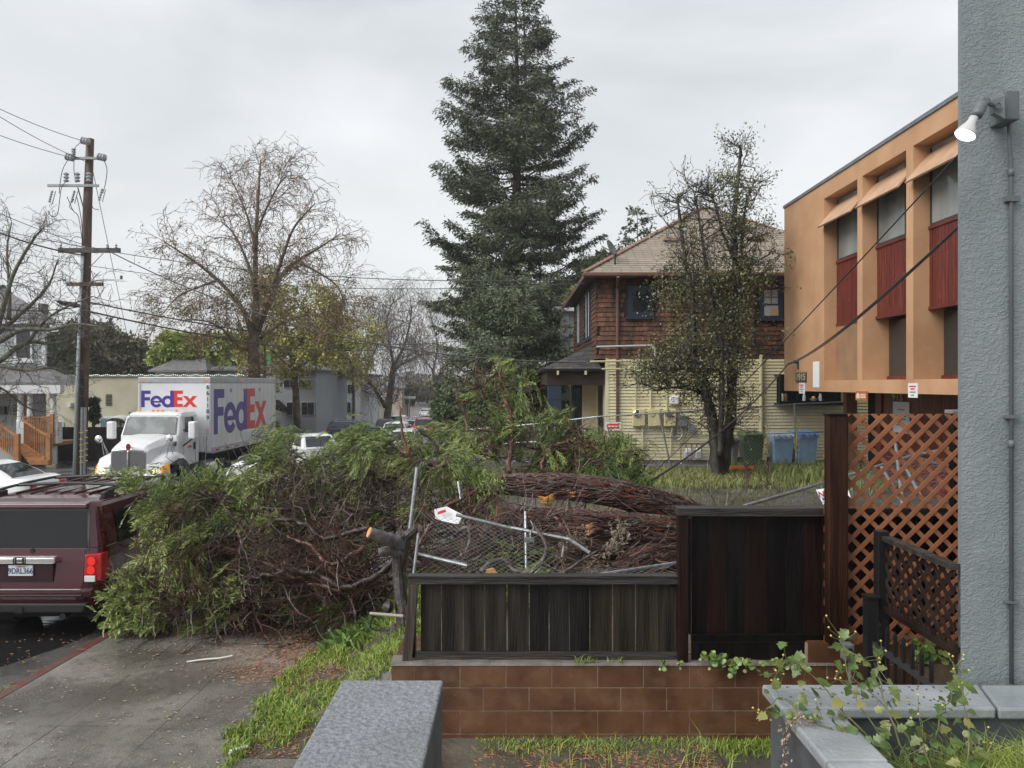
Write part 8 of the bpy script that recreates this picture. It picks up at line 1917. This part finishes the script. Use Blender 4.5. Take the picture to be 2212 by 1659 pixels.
weed('gate_weed', 'green weed growing behind the iron pickets', P(2000, 1440, 6.6), 30, .09, .25, .06, seed=6)
mb = blades([(P(random.uniform(1240, 1290), 0, 6.8)[0], 6.8, .50) for _ in range(40)]+[(P(random.uniform(1310, 1345), 0, 6.8)[0], 6.8, .50) for _ in range(12)], .06, .004, 1.5); struct('wall_grass', mb, M_grass, 'stuff')
# big vine on the coping wall
vine = thing('creeping_vine', 'sprawling ivy like vine with yellowing leaves over the corner of the grey coping', 'plant', (2.2, 4.5, .6)); g = np.random.default_rng(77)
M_vl = mat('ivy leaf', (.035, .072, .014), (.085, .14, .028), scale=14, rough=.35, tint=(.20, .19, .05), bump=.2); V1, V2_ = [], []
sts = [((2.35,4.3,.6),(2.05,4.5,1.0),(1.85,4.75,1.25),(1.78,4.9,1.32),(1.70,4.95,1.2)), ((2.35,4.3,.6),(2.1,4.55,1.05),(2.05,4.75,1.35),(2.08,4.85,1.48)), ((2.4,4.3,.6),(2.3,4.5,.95),(2.15,4.7,1.2),(2.0,4.8,1.22)), ((2.4,4.3,.6),(2.45,4.5,.9),(2.62,4.65,1.1),(2.72,4.75,1.32)), ((2.3,4.3,.62),(1.95,4.4,.98),(1.75,4.55,1.05),(1.62,4.7,1.12),(1.56,4.7,1.0)), ((2.4,4.25,.6),(2.55,4.3,.8),(2.62,4.4,.90),(2.7,4.5,.92)), ((2.3,4.3,.6),(2.2,4.5,1.1),(2.22,4.7,1.3),(2.3,4.8,1.40)), ((2.35,4.3,.6),(2.15,4.4,.85),(1.95,4.45,.98),(1.85,4.6,1.02)), ((2.4,4.25,.6),(2.35,4.4,.9),(2.42,4.6,1.1)), ((2.4,4.25,.6),(2.6,4.4,.95),(2.66,4.55,1.2))]
smb = MB(); leafs = []
sts = [tuple((x, y, .6+(z-.6)*.84) for x, y, z in s) for s in sts]
for s in sts:
    pts = poly(*s, n=6); pts[1:] += g.normal(size=(len(pts)-1, 3))*.008; smb.tube(pts, np.linspace(.006, .002, len(pts)), 5)
    for i in range(3, len(pts)):
        for _ in range(1+(g.random() < .35)):
            q = pts[i]+g.normal(size=3)*.045; d = np.array([g.normal(), g.normal()*.5-.4, g.normal()*.5-.1]); leafs.append((q, d, (.05*(.55+.95*g.random())), pts[i]))
for q, d, l, o in leafs[:280]:
    mb = MB(); leafpoly(mb, q, d, (g.normal()*.5, -.6, .8), l*1.15, l*1.1, 'ivy' if g.random() < .8 else 'round', tint=float(np.clip(g.random()**2*1.1-.1, .01, 1))); part('leaf', mb, M_vl, vine); smb.tube([o, q], .0018, 3, cap=False)
bmb = MB()
for s in sts:
    for _ in range(5):
        q = np.array(s[-1])+g.normal(size=3)*.05+(0, 0, .03); bmb.lathe([(.001, 0), (.008, .007), (.001, .015)], q, 'z', 6); smb.tube([np.array(s[-1]), q], .0016, 3, cap=False)
part('stems', smb, M_stemg, vine, kind='stuff'); part('buds', bmb, M_bud, vine, kind='stuff')
# dry trailing stalks over the left face of the planter wall
dv = thing('dry_trailing_stalk', 'dry brown flower stalks hanging over the left edge of the grey planter wall', 'plant', (1.64, 4.7, 1.0)); smb = MB(); C = []; D = []
for s in (((1.72,4.6,.98),(1.64,4.62,.9),(1.62,4.6,.7),(1.66,4.5,.45)), ((1.75,4.5,.98),(1.65,4.5,1.0),(1.61,4.55,.85),(1.63,4.5,.6))):
    pts = poly(*s, n=7); smb.tube(pts, .003, 4); C.append(np.repeat(pts, 6, 0)+g.normal(size=(len(pts)*6, 3))*.012); 
C = np.concatenate(C); mb = MB(); leaves(mb, C, g.normal(size=C.shape), .022, .007, g.random(len(C)), g); part('dry_flowers', mb, M_dead, dv, kind='stuff'); part('stems', smb, M_twig, dv, kind='stuff')
mb = MB(); 
for _ in range(60):
    x, y = random.uniform(1.75, 2.9), random.uniform(4.8, 5.1); mb.lathe([(.001, 0), (.008, .004), (.001, .009)], (x, y, .955), 'z', 5)
struct('coping_litter', mb, mat('dark seeds', (.10, .06, .06)), 'stuff')
# broad tufts at the upper end of the grass strip
tf = thing('dandelion_clump', 'lush clump of long bright leaves at the top of the grass strip beside the stump', 'plant', (-1.85, 9.9, -.1)); mb = MB()
for _ in range(420):
    a = random.gauss(PI*1.1, 1.2); c = np.array((random.gauss(-1.75, .22), random.gauss(9.5, .3), 0)); c[2] = bankz(c[0], c[1]); l = random.uniform(.10, .22)
    leafpoly(mb, c, (math.cos(a)*.7, -.3+random.gauss(0, .3), random.uniform(.3, 1.2)), (random.gauss(0, .3), -.5, .5), l, l*.22, 'round', tint=random.uniform(.01, .5))
part('leaves', mb, M_nl, tf, kind='stuff')
for (px, py, Y) in ((200, 1445, 8.5), (130, 1500, 7.8), (165, 1475, 8.1), (0, 1560, 7.2)):
    pass
mb = blades([(-5.2+random.gauss(0, .03), y0+random.gauss(0, .05), sz(y0)-.05) for y0 in (8.05, 8.5, 8.0, 7.3) for _ in range(30)], .10, .006, 1.4); struct('gutter_grass', mb, M_grass, 'stuff')

# ---------------------------------------------------------------- rain haze
hz = MB().box((-270, -15, -8), (330, 300, 32))
hm = bpy.data.materials.new('rain haze'); hm.use_nodes = True; hm.node_tree.nodes.clear()
pv = N(hm.node_tree, 'ShaderNodeVolumePrincipled'); pv.inputs['Color'].default_value = (.96, .975, .99, 1); pv.inputs['Density'].default_value = .0006; pv.inputs['Anisotropy'].default_value = .2
ho = N(hm.node_tree, 'ShaderNodeOutputMaterial'); hm.node_tree.links.new(pv.outputs[0], ho.inputs['Volume'])
struct('haze', hz, hm, 'stuff')
